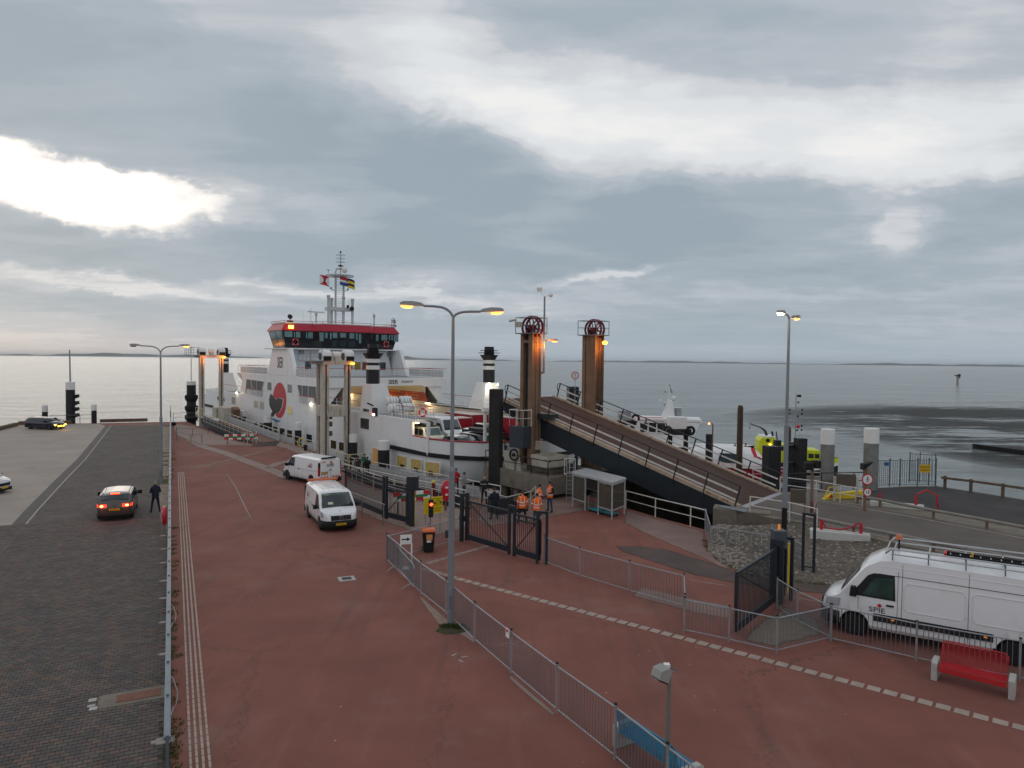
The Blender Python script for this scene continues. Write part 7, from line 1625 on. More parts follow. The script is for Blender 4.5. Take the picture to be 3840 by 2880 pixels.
def vito(label, loc, rz, rear_spie):
    c = Car(label, 'van', 'panel_van', vanw, VT, VW_, 1.06, .26, (1.62, -1.58), .13, .335, .11, loc=loc, rz=rz, group='white vans on the plaza')
    c.screen(1.16, 1.84, .13); c.glass([(.62, 1.12), (1.60, 1.12), (1.55, 1.22), (1.12, 1.72), (.62, 1.74)])
    c.wrap(1.95, .20, .60, 1, blackm, 'front_bumper', .03); c.wrap(-2.2, .24, .56, -1, blackm, 'rear_bumper', .03)
    c.side(-1.1, 1.15, .27, .36, blackm, 'sill', .012)
    # grille, headlights, star
    MB().loft([[Vector((x, y, z)) for x, z in ((2.50, .62), (2.60, .62), (2.56, .86), (2.46, .86))] for y in (-.52, 0, .52)]).build('grille', black, c.T, bevel=.01)
    MB().torus((2.60, 0, .74), .105, .014, 20, 6, 'x').beam((2.60, 0, .74), (2.60, 0, .84), .016, .016).beam((2.60, 0, .74), (2.60, .087, .69), .016, .016).beam((2.60, 0, .74), (2.60, -.087, .69), .016, .016).build('star_emblem', chrome, c.T)
    for z in (.68, .80): MB().box(2.575, 2.60, -.46, .46, z-.012, z+.012).build('grille_bar', chrome if False else dsteel, c.T)
    hl = mat('headlamp_glass', (.42, .45, .48), .12, .2, var=.2, spec=.8)
    for sg in (1, -1): MB().loft([[Vector((x, sg*y, z)) for (x, z) in ((X-.03, .66+dz), (X+.03, .66+dz), (X, .90+dz*1.6), (X-.07, .90+dz*1.6))] for X, y, dz in ((2.50, .54, 0), (2.40, .74, .02), (2.22, .895, .06), (2.08, .935, .10))]).build('headlight', hl, c.T, bevel=.01)
    c.plate(2.60, .42, 1, .26, 'VXG-92-T' if not rear_spie else 'V-871-BK'); c.mirror(1.42, 1.16)
    for z, x in ((1.02, -.1), (1.02, -1.2)): c.side(x, x+.18, .98, 1.03, blackm if x > -.5 else vanw, 'door_handle', .03)
    sm = mat('panel_seam', (.10, .10, .11), .6, var=0)
    for x in (.55, -.52, 1.38): c.side(x-.006, x+.006, .34, 1.05, sm, 'panel_seam', .002)
    c.side(-2.3, .5, 1.02, 1.035, sm, 'panel_seam', .0015)
    # rear doors
    X = -2.575
    MB().box(X-.006, X, -.004, .004, .58, 1.78).build('door_seam', sm, c.T)
    for sg in (1, -1): 
        MB().loft([[Vector((x, sg*y, z)) for x, y in ((X-.012, .82), (X-.012, .90), (X+.10, .955), (X+.12, .90))] for z in (.72, 1.30)]).build('tail_lamp', tailoff, c.T, bevel=.01)
        MB().loft([[Vector((x, sg*y, z)) for x, y in ((X-.012, .82), (X-.012, .885), (X+.10, .94), (X+.12, .90))] for z in (1.30, 1.66)]).build('pillar_trim', blackm, c.T)
        for k in range(3): MB().slab([(X-.004, sg*(.2+k*.24), .58), (X-.004, sg*(.32+k*.24), .58), (X-.004, sg*(.27+k*.24), .68), (X-.004, sg*(.15+k*.24), .68)], (-1, 0, 0), .005).build('hazard_stripe', signr, c.T)
    MB().box(X-.03, X, -.13, .13, 1.08, 1.12).build('door_handle', blackm, c.T)
    MB().box(X-.012, X, .22, .74, .80, 1.0).build('plate_recess', mat('shadow_grey', (.2, .2, .2), .6, var=0), c.T); MB().box(X-.02, X-.012, .28, .68, .84, .95).build('number_plate', yplate, c.T)
    if rear_spie:
        spie(c.T, (X-.004, 0, 1.42), (math.pi/2, 0, -math.pi/2), .30); MB().box(X-.006, X, .36, .72, 1.66, 1.73).build('orange_sticker', mat('orange_print', (.62, .28, .10), .6), c.T)
        for k in range(2): MB().cyl((-2.42, -.55, 1.965+.0*k), (-2.42, .62, 1.965), .03, n=8).beam((-2.52, -.5, 1.93), (-2.52, .7, 1.93), .08, .05).build('roof_roller', dsteel, c.T)
    spie(c.T, (-1.45, .957, 1.30), facing(0, 1), .26); spie(c.T, (-1.45, -.957, 1.30), facing(0, -1), .26)
    for y in (-.5, .5, -.25, .25): MB().loft([[Vector((x, y+e, 1.925)) for e in (-.03, .03)]+[Vector((x, y+e, 1.94)) for e in (.02, -.02)] for x in (-2.2, .7)]).build('roof_rib', vanw, c.T)
    return c
def place2(front, rear, half, side):
    # centre position and heading from the ground points of the two visible wheels
    h = (front-rear).normalized(); n = Vector((-h.y, h.x, 0))*side; return (front+rear)/2-n*half, math.atan2(h.y, h.x)
p, a = place2(G(1197, 1988), G(1151, 1938), .95, -1); c = vito('white van facing the camera with orange roof bar, nearest the left gate', p, a, False)
MB().cyl((-2.1, -.85, 2.02), (-2.1, .85, 2.02), .07, n=10).build('orange_light_bar', mat('orange_bar', (.62, .16, .07), .4, var=.05), c.T)
for y in (-.6, .6): MB().beam((-2.1, y, 1.88), (-2.1, y, 2.0), .05).build('bar_foot', galvd, c.T)
MB().slab([(1.72, -.50, 1.30), (1.72, -.22, 1.30), (1.62, -.24, 1.40), (1.62, -.48, 1.40)], (.65, 0, .75), .012).build('paper_note', mat('pale_paper', (.55, .6, .42), .6, var=0), c.T)
text('SPIE', .07, mat('spie_charcoal', (0, 0, 0)), c.T, (2.30, 0, 1.065), (0, 0, math.pi/2), name='logo_lettering', ext=.003)
p, a = place2(G(1082, 1800), G(1160, 1818), .95, 1); vito('white van turned away behind the other, rear doors towards the gate', p, a, True)
# long high van on the right
ST_ = [(-3.85, 1.1), (-3.83, 2.45), (-3.70, 2.66), (-3.4, 2.70), (1.0, 2.72), (1.45, 2.66), (1.85, 2.42), (2.02, 2.22), (2.60, 1.42), (2.72, 1.32), (3.02, 1.18), (3.16, 1.02), (3.22, .70)]
SW_ = [(-3.85, .96), (-3.7, 1.0), (2.0, 1.01), (2.5, .99), (2.85, .90), (3.1, .74), (3.22, .6)]
p, a = place2(G(3191, 2380), G(3812, 2502), 1.0, 1)
c = Car('long high-roofed white van with ladder rack behind the fence on the right', 'van', 'panel_van', vanw, ST_, SW_, 1.30, .30, (2.165, -2.16), .09, .36, .12, arch=.09, loc=p, rz=a, group='white vans on the plaza')
c.screen(2.06, 2.60, .12); c.glass([(.98, 1.36), (2.30, 1.36), (1.80, 2.06), (1.62, 2.16), (1.02, 2.16)], name='cab_window')
c.glass([(1.05, 1.42), (1.95, 1.42), (1.60, 2.0), (1.05, 2.08)], dpane if False else mat('green_reflection_paint', (.03, .06, .05), .08, var=.5, scale=2), proud=.014, name='window_reflection')  # mottled green reflection painted onto the cab windows
c.side(-1.65, 1.60, .62, .86, black, 'side_moulding', .03); c.side(-3.6, -2.72, .62, .86, black, 'side_moulding', .03); c.wrap(2.62, .26, .72, 1, black, 'front_bumper', .03); c.wrap(-3.5, .3, .6, -1, black, 'rear_bumper', .03)
sm = mat('panel_seam', (.10, .10, .11), .6)
for x, z0, z1 in ((.92, .5, 2.3), (2.06, .92, 1.34), (-1.0, .45, 2.55), (.80, .5, 2.55)):
    for sg in (1, -1): MB().loft([[Vector((x+e, sg*(c.W(x, z)+.003), z)) for e in (-.007, .007)] for z in [z0+(z1-z0)*k/5 for k in range(6)]], closed=False).build('panel_seam', sm, c.T)
for (x0, x1, z0, z1) in ((-.92, .74, 1.10, 1.98), (-3.5, -1.1, 1.10, 1.98)):
    for sg in (1, -1):
        q = [(x0+.1, z0), (x1-.1, z0), (x1, z0+.1), (x1, z1-.1), (x1-.1, z1), (x0+.1, z1), (x0, z1-.1), (x0, z0+.1)]; pts = [Vector((x, sg*(c.W(x, z)+.012), z)) for x, z in q]; mb = MB()
        for u, v in zip(pts, pts[1:]+pts[:1]): mb.cyl(u, v, .011, n=5)
        mb.build('pressed_panel', vanw, c.T)
for z in (2.16, 2.42):
    for sg in (1, -1): MB().cyl((-3.7, sg*(c.W(0, z)+.0), z), (1.5, sg*(c.W(0, z)+.0), z), .012, n=5).build('roof_seam', vanw if z > 2.3 else sm, c.T)
c.side(1.02, 1.24, 1.16, 1.21, blackm, 'door_handle', .04)
for x in (1.0, -1.5): c.side(x, x+.09, .72, .77, amber, 'side_marker', .045)
spie(c.T, (1.50, 1.022, .98), facing(0, 1), .23)
hl = MATS['headlamp_glass']
for sg in (1, -1):
    MB().loft([[Vector((x, sg*y, z)) for (x, z) in ((X-.03, .82+dz), (X+.03, .82+dz), (X-.02, 1.10+dz), (X-.08, 1.10+dz))] for X, y, dz in ((3.14, .60, 0), (3.04, .80, .0), (2.84, .925, .04), (2.66, .965, .07))]).build('headlight', hl, c.T, bevel=.01)
    mb = MB()
    for k in range(4): mb.beam((2.50+.06*k, sg*.93, 1.265-.012*k), (2.60+.06*k, sg*.78, 1.30-.025*k), .03, .012)
    mb.build('bonnet_vent', blackm, c.T)
MB().loft([[Vector((x, y, z)) for x, z in ((3.14, .72), (3.25, .72), (3.22, 1.0), (3.12, 1.02))] for y in (-.5, 0, .5)]).build('grille', black, c.T, bevel=.01); c.mirror(2.20, 1.50, blackm, 1.5)
# roof rack with ladder
for sg in (1, -1):
    for z in (2.86, 3.02): MB().cyl((-3.7, sg*.92, z), (1.15, sg*.92, z), .025, n=8).build('rack_rail', alu, c.T)
    for x in (1.1, .1, -.9, -1.9, -2.9, -3.6): MB().beam((x, sg*.92, 2.66), (x, sg*.92, 3.02), .035).build('rack_post', galvd, c.T)
for x in (1.1, .1, -.9, -1.9, -2.9, -3.6): MB().cyl((x, -.92, 2.85), (x, .92, 2.85), .025, n=8).build('rack_bar', alu, c.T)
MB().tube([(1.15, -.92, 3.02), (1.3, -.9, 2.86), (1.3, .9, 2.86), (1.15, .92, 3.02)], .028, 8).build('rack_front', alu, c.T)
L_ = thing('ladder', 'black and aluminium ladder lying on the roof rack of the long van', 'ladder', p, a)
for y in (-.05, .35): MB().beam((-3.6, y, 2.93), (-.35, y, 2.93), .035, .09).build('stile', blackm, L_)
for k in range(12): MB().cyl((-3.45+k*.27, -.05, 2.93), (-3.45+k*.27, .35, 2.93), .022, n=6).build('rung', alu, L_)
MB().box(-.38, -.3, -.08, .38, 2.87, 3.0).build('red_end_cap', signr, L_); MB().box(-1.1, -1.04, -.1, .1, 2.9, 3.03).build('yellow_strap', yplate, L_)
MB().cyl((1.0, -.35, 2.74), (1.0, -.35, 3.1), .03, n=6).build('beacon_post', blackm, c.T); MB().cyl((1.0, -.35, 3.1), (1.0, -.35, 3.18), .10, .09, 12).ball((1.0, -.35, 3.18), .09, 8).build('beacon', mat('orange_bar', (0, 0, 0)), c.T)
# cars
def hatch(label, paint, loc, rz, lit_tail=False, lit_front=False, est=True, name='parked_car', z=0., roofbox=False, L=4.56, w=.89, h=1.47, group=None, suv=False):
    r = L/2; T_ = [(-r, .78), (-r+.05, 1.02), (-r+.16, 1.10), (-r+(.62 if est else 1.0), h-.05), (-r+(.85 if est else 1.3), h), (.15*r, h+.01), (.32*r, h-.05), (.66*r, .99), (.8*r, .93), (.93*r, .80), (r-.04, .66), (r, .5)]
    if suv: T_ = [(x, zz+.12 if zz > .9 else zz+.06) for x, zz in T_]
    W_ = [(-r, w*.80), (-r+.15, w*.93), (-r+.6, w), (r*.55, w), (r*.8, w*.93), (r*.95, w*.76), (r, w*.62)]
    c = Car(label, 'car', name, paint, T_, W_, .92 if not suv else 1.0, .20, (r-.90, -r+.98), .30, .31 if not suv else .35, .10, arch=.05, loc=Vector(loc)+Vector((0, 0, z)), rz=rz, group=group)
    hh = h+(.12 if suv else 0); b0 = .96+(.09 if suv else 0)
    c.screen(.345*r, .64*r, .10); c.screen(-r+.20, -r+(.58 if est else .95), .12, name='rear_window')
    c.glass([(-r+.55, b0+.04), (-.32*r, b0), (-.30*r, hh-.10), (-r+(.95 if est else 1.3), hh-.11)]); c.glass([(-.28*r, b0), (.10*r, b0), (.08*r, hh-.09), (-.27*r, hh-.10)]); c.glass([(.13*r, b0), (.56*r, b0+.01), (.34*r, hh-.14), (.12*r, hh-.09)])
    c.wrap(r*.78, .20, .42, 1, blackm, 'front_bumper', .012); c.wrap(-r*.8, .22, .44, -1, blackm, 'rear_bumper', .014)
    tl = tail if lit_tail else tailoff
    for sg in (1, -1):
        o = MB().loft([[Vector((x, sg*y, z)) for x, z in ((X-.025, .78), (X+.02, .78), (X+.05, .94), (X-.0, .95))] for X, y in ((-r-.0, w*.42), (-r+.01, w*.70), (-r+.10, w*.89), (-r+.30, w*.965))]).build('tail_lamp', tailoff if not lit_tail else mat('red_glowing_lens', (.5, .02, .01), .3, var=0, emit=(1, .06, .02), est=1.6), c.T, bevel=.008)
        if lit_tail: MB().ball((-r-.0, sg*w*.68, .86), .075, 8, (.5, 1.2, .7)).build('tail_bulb', mat('hot_tail_bulb', (1, .3, .1), .4, var=0, emit=(1, .16, .05), est=16), c.T); plight(c.T, (-r-.25, sg*w*.7, .85), 5, (1, .06, .02), .08)
        MB().loft([[Vector((x, sg*y, z)) for x, z in ((X-.05, .62), (X+.02, .62), (X-.02, .74), (X-.09, .76))] for X, y in ((r-.03, w*.50), (r-.10, w*.72), (r-.30, w*.90))]).build('headlight', hl if not lit_front else amberlit, c.T, bevel=.008)
    MB().loft([[Vector((x, y, z)) for x, z in ((r-.03, .50), (r+.012, .50), (r-.02, .68), (r-.06, .68))] for y in (-w*.48, 0, w*.48)]).build('grille', blackm, c.T)
    c.plate(-r-.022, .66, -1, .25, '58-ZRS-3' if lit_tail else None); c.plate(r+.012, .40, 1, .25); c.mirror(.42*r, b0+.03)
    if lit_tail: MB().box(-r+.52, -r+.60, -.22, .22, h-.055, h-.02).build('brake_lamp', tail, c.T)
    sm_ = mat('panel_seam', (0, 0, 0))
    for x in (-.30*r, .11*r, .60*r): c.side(x-.005, x+.005, .34, .90, sm_, 'panel_seam', .002)
    if est:
        for sg in (1, -1): MB().tube([(-.72*r, sg*(w-.24), hh-.03), (-.66*r, sg*(w-.24), hh+.05), (.12*r, sg*(w-.24), hh+.05), (.18*r, sg*(w-.24), hh-.01)], .014, 5).build('roof_rail', black, c.T)
    if roofbox: MB().loft([[Vector((x, y*k, hh+.08+zq)) for y, zq in ((-.36, .02), (.36, .02), (.34, .30), (.2, .36), (-.2, .36), (-.34, .30))] for x, k in ((-1.15, .7), (-1.0, .95), (.4, 1), (.8, .8), (1.0, .45))]).build('roof_box', black, c.T, smooth=40)
    return c
p, a = place2(G(516, 1901), G(501, 1939), .86, -1); c = hatch('grey estate car with lit red tail lamps driving away on the block paving', cargrey, p, a, True)
MB().cyl((-2.33, 0, .86), (-2.30, 0, .86), .06, n=14).build('badge', chrome, c.T)
p, a = place2(G(190, 1613), G(103, 1609), .86, -1); c = hatch('navy estate car with amber lamps lit at the far end of the concrete apron', carnavy, p, a, False, False, L=4.75, h=1.45)
for y in (-.7, -.35, 0, .35, .7): MB().ball((2.30 if abs(y) > .5 else 2.41, y, .60 if abs(y) > .5 else .46), .12, 8, (.5, 1, .8)).build('amber_lamp', amberlit, c.T)
plight(c.T, (3.0, 0, .5), 12, (1, .5, .08), .2)
p = G(-95, 1846); hatch('white car at the left picture edge, only its nose showing', mat('white_car_paint', (.60, .61, .62), .25, var=.02, coat=.6), p, rad(-8), L=4.4)
# vehicles on the ferry deck (heading towards the near end)
HA = math.atan2(-UV.y, -UV.x)
def onship(s, t, z=1.33): return shipw(s, t, z)
deckg = 'vehicles on the ferry deck'
hatch('dark estate with a black roof box on the ferry bow', carblk, onship(-10.8, 5.2), HA+.06, roofbox=True, group=deckg)
hatch('black car at the bow rail beside the off-road car', mat('dark_green_car', (.012, .02, .018), .2, coat=1.), onship(-11.6, 2.9), HA, est=False, L=4.2, group=deckg)
hatch('black off-roader on the ferry deck in front of the red trailer', carblk, onship(-6.4, 9.4), HA-.05, suv=True, L=4.6, h=1.6, group=deckg)
hatch('black hatchback between the white van and the roof-box car on the ferry', carblk, onship(-7.2, 7.2), HA, est=False, L=4.1, group=deckg)
hatch('pale car at the far bulwark of the ferry beneath the raised ramp', mat('silver_car_paint', (.42, .46, .5), .25, .3, coat=.6), onship(-13.0, 11.6), HA+.1, L=4.3, group=deckg)
# white high van
VT2 = [(-2.9, 1.0), (-2.88, 2.25), (-2.7, 2.42), (1.2, 2.45), (1.6, 2.3), (2.2, 1.32), (2.6, 1.15), (2.85, .95), (2.9, .6)]
c = Car('white high-roofed van with roof bars on the ferry deck', 'van', 'panel_van', vanw, VT2, [(-2.9, .95), (2.0, .98), (2.6, .85), (2.9, .6)], 1.2, .3, (1.9, -1.8), .09, .34, .11, loc=onship(-4.2, 5.4), rz=HA, group=deckg)
c.screen(1.66, 2.18, .12); c.glass([(.8, 1.25), (1.95, 1.25), (1.5, 1.9), (.8, 1.95)]); c.wrap(2.3, .26, .65, 1, black, 'front_bumper')
for y in (-.6, -.3, .3, .6): MB().cyl((-2.4, y, 2.56), (.9, y, 2.56), .04, n=6).build('roof_bar', alu, c.T)
# boxy off-road car
T = thing('offroad_car', 'boxy cream off-road car with a rolled awning on the ferry deck', 'car', onship(-8.0, 1.85), HA, deckg)
pc_ = mat('cream_car_paint', (.55, .53, .46), .35, var=.03)
MB().prism([(-2.1, .55), (2.2, .55), (2.25, 1.0), (2.1, 1.22), (.95, 1.28), (.62, 1.95), (-2.05, 1.98), (-2.1, 1.9)], -.82, .82, ax='y').build('body', pc_, T, bevel=.05)
MB().slab([(.99, -.72, 1.30), (.99, .72, 1.30), (.70, .68, 1.86), (.70, -.68, 1.86)], (1, 0, .4), .02).build('windscreen', mat('teal_windscreen', (.08, .13, .14), .1), T)
for sg in (1, -1):
    for x0, x1 in ((-.05, .62), (-.95, -.2), (-1.9, -1.15)): MB().box(x0, x1, sg*.825-.008, sg*.825+.008, 1.30, 1.78).build('side_window', dglass, T)
    MB().box(-1.3, 1.35, sg*.83-.01, sg*.83+.01, .95, .99).build('waist_line', blackm, T)
    for x in (1.5, -1.35): MB().cyl((x, sg*.6, .42), (x, sg*.86, .42), .42, n=18).build('wheel', tyre, T); MB().cyl((x, sg*.86, .42), (x, sg*.875, .42), .2, n=12).build('rim', rimm, T)
    MB().cyl((2.2, sg*.6, .95), (2.28, sg*.6, .95), .11, n=12).build('headlight', chrome, T)
MB().box(2.2, 2.3, -.4, .4, .8, 1.1).build('grille', blackm, T); MB().box(2.2, 2.4, -.85, .85, .55, .72).build('bumper', blackm, T)
MB().box(-1.8, .5, -.7, .7, 2.0, 2.06).build('roof_rack', black, T); MB().cyl((-1.7, -.35, 2.2), (.4, -.35, 2.2), .17, n=10).cyl((-1.7, .15, 2.22), (.4, .15, 2.22), .19, n=10).build('rolled_awning', mat('grey_canvas', (.06, .065, .075), .8, bump=.4), T, smooth=40)
# red trailers
for (s, t, l, h, lab) in ((-.6, 10.6, 4.8, 2.25, 'red box trailer with pale roof, further of two on the ferry deck'), (-8.8, 11.2, 3.6, 2.35, 'red box trailer behind the black pile, nearer of two on the ferry deck'), (-3.2, 7.9, 2.0, 2.1, 'small red box trailer behind the black off-roader on the ferry deck')):
    T = thing('box_trailer', lab, 'trailer', onship(s, t), HA, deckg)
    MB().box(-l/2, l/2, -1.0, 1.0, .55, h).build('box', mat('deep_red_panel', (.38, .012, .025), .4, var=.06), T, bevel=.02); MB().box(-l/2-.02, l/2+.02, -1.02, 1.02, h, h+.05).build('roof', mat('pale_pink_roof', (.55, .48, .45), .6, var=.08), T)
    for x in (-l/2, -l/6, l/6, l/2):
        for y in (-1.01, 1.01): MB().box(x-.03, x+.03, y-.012, y+.012, .55, h).build('frame_post', mat('deep_red_frame', (.22, .01, .02), .5) if abs(x) < l/2 else alu, T)
    for x in (-.5, .5):
        for y in (-.9, .9): MB().cyl((x, y-.1, .33), (x, y+.1, .33), .33, n=14).build('wheel', tyre, T)
    if s < -5: text('TRAILER', .2, wplate, T, (l/2+.004, .3, 1.1), (math.pi/2, 0, math.pi/2), ext=.002) if False else None
# ================================================================== BOATS
def hullmb(L, B, zk, zd, bow=.35, sheer=.5, flare=.8, n=14, stern=1.):
    rings = []
    for k in range(n+1):
        u = k/n; x = -L/2+L*u; b = B/2*(stern if u < .1 else 1)*min(1, (1-max(0, (u-(1-bow))/bow)**2.2)); b = max(b, .03); z = zd+sheer*max(0, u-.4)**2
        rings.append([Vector((x, 0, zk+.5*max(0, u-.85)*6*.3)), Vector((x-.0, b*flare, zk+.5)), Vector((x, b, z)), Vector((x, -b, z)), Vector((x, -b*flare, zk+.5))])
    return MB().loft(rings), rings
def boat(label, cx, Y, rz, L, B, col, zd, name='pilot_boat', group=None, sheer=.8, band=None, bandz=.35):
    p = Vector(((cx-1920)/FPX*Y, Y, WL)); T = thing(name, label, 'boat', p, rz, group); mb, rg = hullmb(L, B, -.4, zd, sheer=sheer); mb.build('hull', col, T, smooth=35)
    if band:
        for sg in (1, -1): MB().loft([[r[2 if sg > 0 else 3]+Vector((0, sg*.02, .02)), r[2 if sg > 0 else 3]+Vector((0, sg*.02, -bandz))] for r in rg], closed=False).build('rubbing_band', band, T)
    return T, rg
# white pilot boat with a tall mast
Y1 = 85; T, rg = boat('white boat with red-striped wheelhouse roof and tall mast behind the ramp', 2560, Y1, rad(-12), 17, 5, white, 2.0, band=rubber)
zz = lambda py, Y=Y1, px=2500: D(px, py, Y).z-WL
o_x = lambda px, Y=Y1: (px-2560)/FPX*Y
wx0, wx1 = o_x(2385), o_x(2625); zt = zz(1575); zb2 = zz(1622)
whp = [(wx0, zt), (wx1, zt-.1), (wx1-.55, zb2), (wx0+.45, zb2)]
MB().prism([(x, z) for x, z in whp], -1.9, 1.9, ax='y').build('wheelhouse', white, T, bevel=.05)
MB().prism([(wx0+.2, zb2), (wx1-1.2, zb2), (wx1-1.2, 1.9), (wx0+.2, 1.9)], -1.7, 1.7, ax='y').build('cabin', white, T, bevel=.04)
for k in range(5): 
    a = wx0+.75+k*1.0; MB().prism([(a, zb2+.15), (a+.8, zb2+.15), (a+.88, zt-.25), (a-.04, zt-.25)], -1.93, -1.905, ax='y').build('window', windark, T)
MB().slab([(wx1-.47, -1.6, zb2+.15), (wx1-.47, 1.6, zb2+.15), (wx1-.08, 1.6, zt-.28), (wx1-.08, -1.6, zt-.28)], (1, 0, -.5), .03).build('front_window', windark, T)
MB().slab([(wx0-.05, -1.97, zt+.0), (o_x(2495), -1.97, zt-.05), (o_x(2490), -1.2, zt+.32), (wx0+.05, -1.2, zt+.34)], (0, -.5, 1), .04).build('red_roof_stripe', signr, T); MB().prism([(wx0, zt), (wx1+.3, zt-.05), (wx1, zt+.28), (wx0, zt+.3)], -1.95, 1.95, ax='y').build('roof', white, T, bevel=.04)
mx_ = o_x(2508); mb = MB().loft([[Vector((mx_+dx-w_, -.3, z)), Vector((mx_+dx+w_, -.3, z)), Vector((mx_+dx+w_, .3, z)), Vector((mx_+dx-w_, .3, z))] for dx, w_, z in ((0, .9, zt+.2), (.15, .45, zz(1530)), (.2, .28, zz(1500)))]); mb.build('mast_tower', white, T, bevel=.03)
mb = MB().cyl((mx_+.1, 0, zz(1505)), (mx_+.1, 0, zz(1442)), .06, .03, 6).beam((mx_-.9, 0, zz(1508)), (mx_+.8, 0, zz(1508)), .1, .08).ball((mx_+.65, 0, zz(1492)), .25, 8).beam((mx_+.3, -.8, zz(1527)), (mx_+1.6, -.8, zz(1527)), .12, .1).ball((mx_-.9, 0, zz(1503)), .17, 8); mb.build('mast', white, T)
mb = MB()
for dx, y in ((-.35, 1470), (.15, 1445), (.25, 1457), (.32, 1464), (.42, 1470), (-.4, 1519), (.1, 1518), (.62, 1500)): mb.ball((mx_+dx, -.05, zz(y)), .085, 6)
mb.build('navigation_lamps', blackm, T); MB().cyl((o_x(2545), .3, zt), (o_x(2545), .3, zz(1530)), .42, n=14).build('exhaust_stack', galv, T)
# white deck box on the pile platform in front of it
T = thing('deck_platform', 'dark pile platform carrying a white box between the ramp and the white boat', 'platform', Vector(((2540-1920)/FPX*61, 61, 0))); a = D(2500, 1606, 61).z
MB().box(-1.0, 1.1, -.8, .8, a-.5, a).build('beam', black, T); MB().box(-.7, .75, -.6, .6, a, D(2540, 1563, 61).z).build('white_box', wplate, T, bevel=.02)
for x in (-.95, 1.0): MB().torus((x, -.9, a-.1), .3, .12, 14, 6, 'y').build('tyre_fender', rubber, T)
T = thing('deck_platform', 'small grey deck house on dark piles just right of the far ramp tower', 'platform', Vector(((2340-1920)/FPX*64, 64, 0))); a = D(2340, 1575, 64).z; MB().box(-.5, 1.1, -.6, .6, a-.4, a).build('beam', black, T); MB().box(-.5, .6, -.5, .5, a, D(2340, 1540, 64).z).build('grey_box', galv, T); MB().torus((1.0, -.6, a+.2), .3, .1, 14, 6, 'y').build('tyre_fender', rubber, T)
# red and white rescue boat under the ramp rail
Y2 = 75; T, rg = boat('white and red enclosed rescue boat moored beside the lower ramp', 2735, Y2, rad(-30), 12.5, 3.9, mat('boat_red', (.36, .012, .03), .35, var=.05), 1.3, 'rescue_boat', band=white, bandz=.18)
zz2 = lambda py, px=2700: D(px, py, Y2).z-WL
MB().loft([[Vector((x*1.1, y*w_*1.2, z*h_*1.25+1.25)) for y, z in ((-1.25, 0), (-1.15, .75), (-.7, 1.0), (.7, 1.0), (1.15, .75), (1.25, 0))] for x, w_, h_ in ((-4.6, .7, .6), (-3.4, 1, 1.15), (0, 1.05, 1.45), (1.9, 1.05, 1.45), (2.6, .95, 1.2), (3.6, .75, .35))]).build('cabin', white, T, smooth=50)
for x0, x1 in ((-.6, 1.5),): MB().prism([(x0, 1.6), (x1+.3, 1.6), (x1-.2, 2.55), (x0+.15, 2.55)], -1.66, -1.56, ax='y').build('side_window', glass('blue_grey_glass', (.05, .07, .09)), T, bevel=.02)
for y in (-.8, .15): MB().slab([(2.72, y, 2.15), (2.72, y+.65, 2.15), (2.30, y+.65, 2.72), (2.30, y, 2.72)], (.7, 0, .5), .03).build('front_window', MATS['blue_grey_glass'], T)
for (a_, b_) in (((2.75, -1.05, 1.95), (2.35, -.45, 2.6)), ((3.3, -.2, 1.6), (2.9, -.9, 1.9)), ((3.2, .3, 1.65), (2.85, .9, 1.9))): MB().beam(Vector(a_)*1.12+Vector((0, 0, .12)), Vector(b_)*1.12+Vector((0, 0, .22)), .4, .05).build('red_stripe', signr, T)
for i in range(4): MB().torus((-3.4+.5*i, -1.22, 1.5), .2, .07, 12, 6, 'y').build('tyre_fender', rubber, T)
# yellow work boat
Y3 = 77; fy = mat('fluorescent_yellow_paint', (.60, .66, .01), .4, var=.06, dirt=(.4, .45, .05)); T, rg = boat('fluorescent yellow workboat with crane arm and tall mast on the right', 2930, Y3, rad(-10), 12, 4.4, blackm, 1.35, 'work_boat', band=fy, bandz=.55, sheer=1.6)
ox = lambda px: (px-2930)/FPX*Y3; z3 = lambda py: D(2950, py, Y3).z-WL
for sg in (1, -1): MB().loft([[r[2 if sg > 0 else 3]+Vector((0, sg*.03, -.55)), r[2 if sg > 0 else 3]+Vector((0, sg*.03, -.85))] for r in rg[7:]], closed=False).build('white_band', wplate, T)
text('NAUTILUS', .32, blackm, T, (6.0, -1.85, 1.28), (math.pi/2, 0, rad(28)), ext=.004) if False else None
MB().prism([(ox(2842), 1.3), (ox(2848), z3(1650)), (ox(2858), z3(1636)), (ox(2905), z3(1640)), (ox(2915), z3(1660)), (ox(2990), z3(1668)), (ox(2990), 1.3)], -1.5, 1.5, ax='y').build('deckhouse', fy, T, bevel=.08)
MB().box(ox(2858), ox(2905), -1.4, 1.4, z3(1637), z3(1634)).build('white_roof', wplate, T)
MB().prism([(ox(3015), 1.6), (ox(3015), z3(1678)), (ox(3062), z3(1680)), (ox(3066), z3(1688)), (ox(3060), 1.6)], -1.4, 1.4, ax='y').build('wheelhouse', fy, T, bevel=.08)
for a_, b_ in ((3022, 3040), (3044, 3060)): MB().prism([(ox(a_), z3(1708)), (ox(b_), z3(1708)), (ox(b_), z3(1692)), (ox(a_), z3(1692))], -1.44, -1.41, ax='y').build('window', windark, T)
for a_ in (2866, 2882): MB().prism([(ox(a_), z3(1692)), (ox(a_+10), z3(1692)), (ox(a_+10), z3(1668)), (ox(a_), z3(1668))], -1.54, -1.51, ax='y').build('door', wingry, T)
MB().cyl((ox(2878), -1.52, z3(1648)), (ox(2878), -1.56, z3(1648)), .22, n=12).build('dark_hatch', blackm, T); MB().ball((ox(2886), -1.6, z3(1664)), .12, 8).build('deck_lamp', amberlit, T)
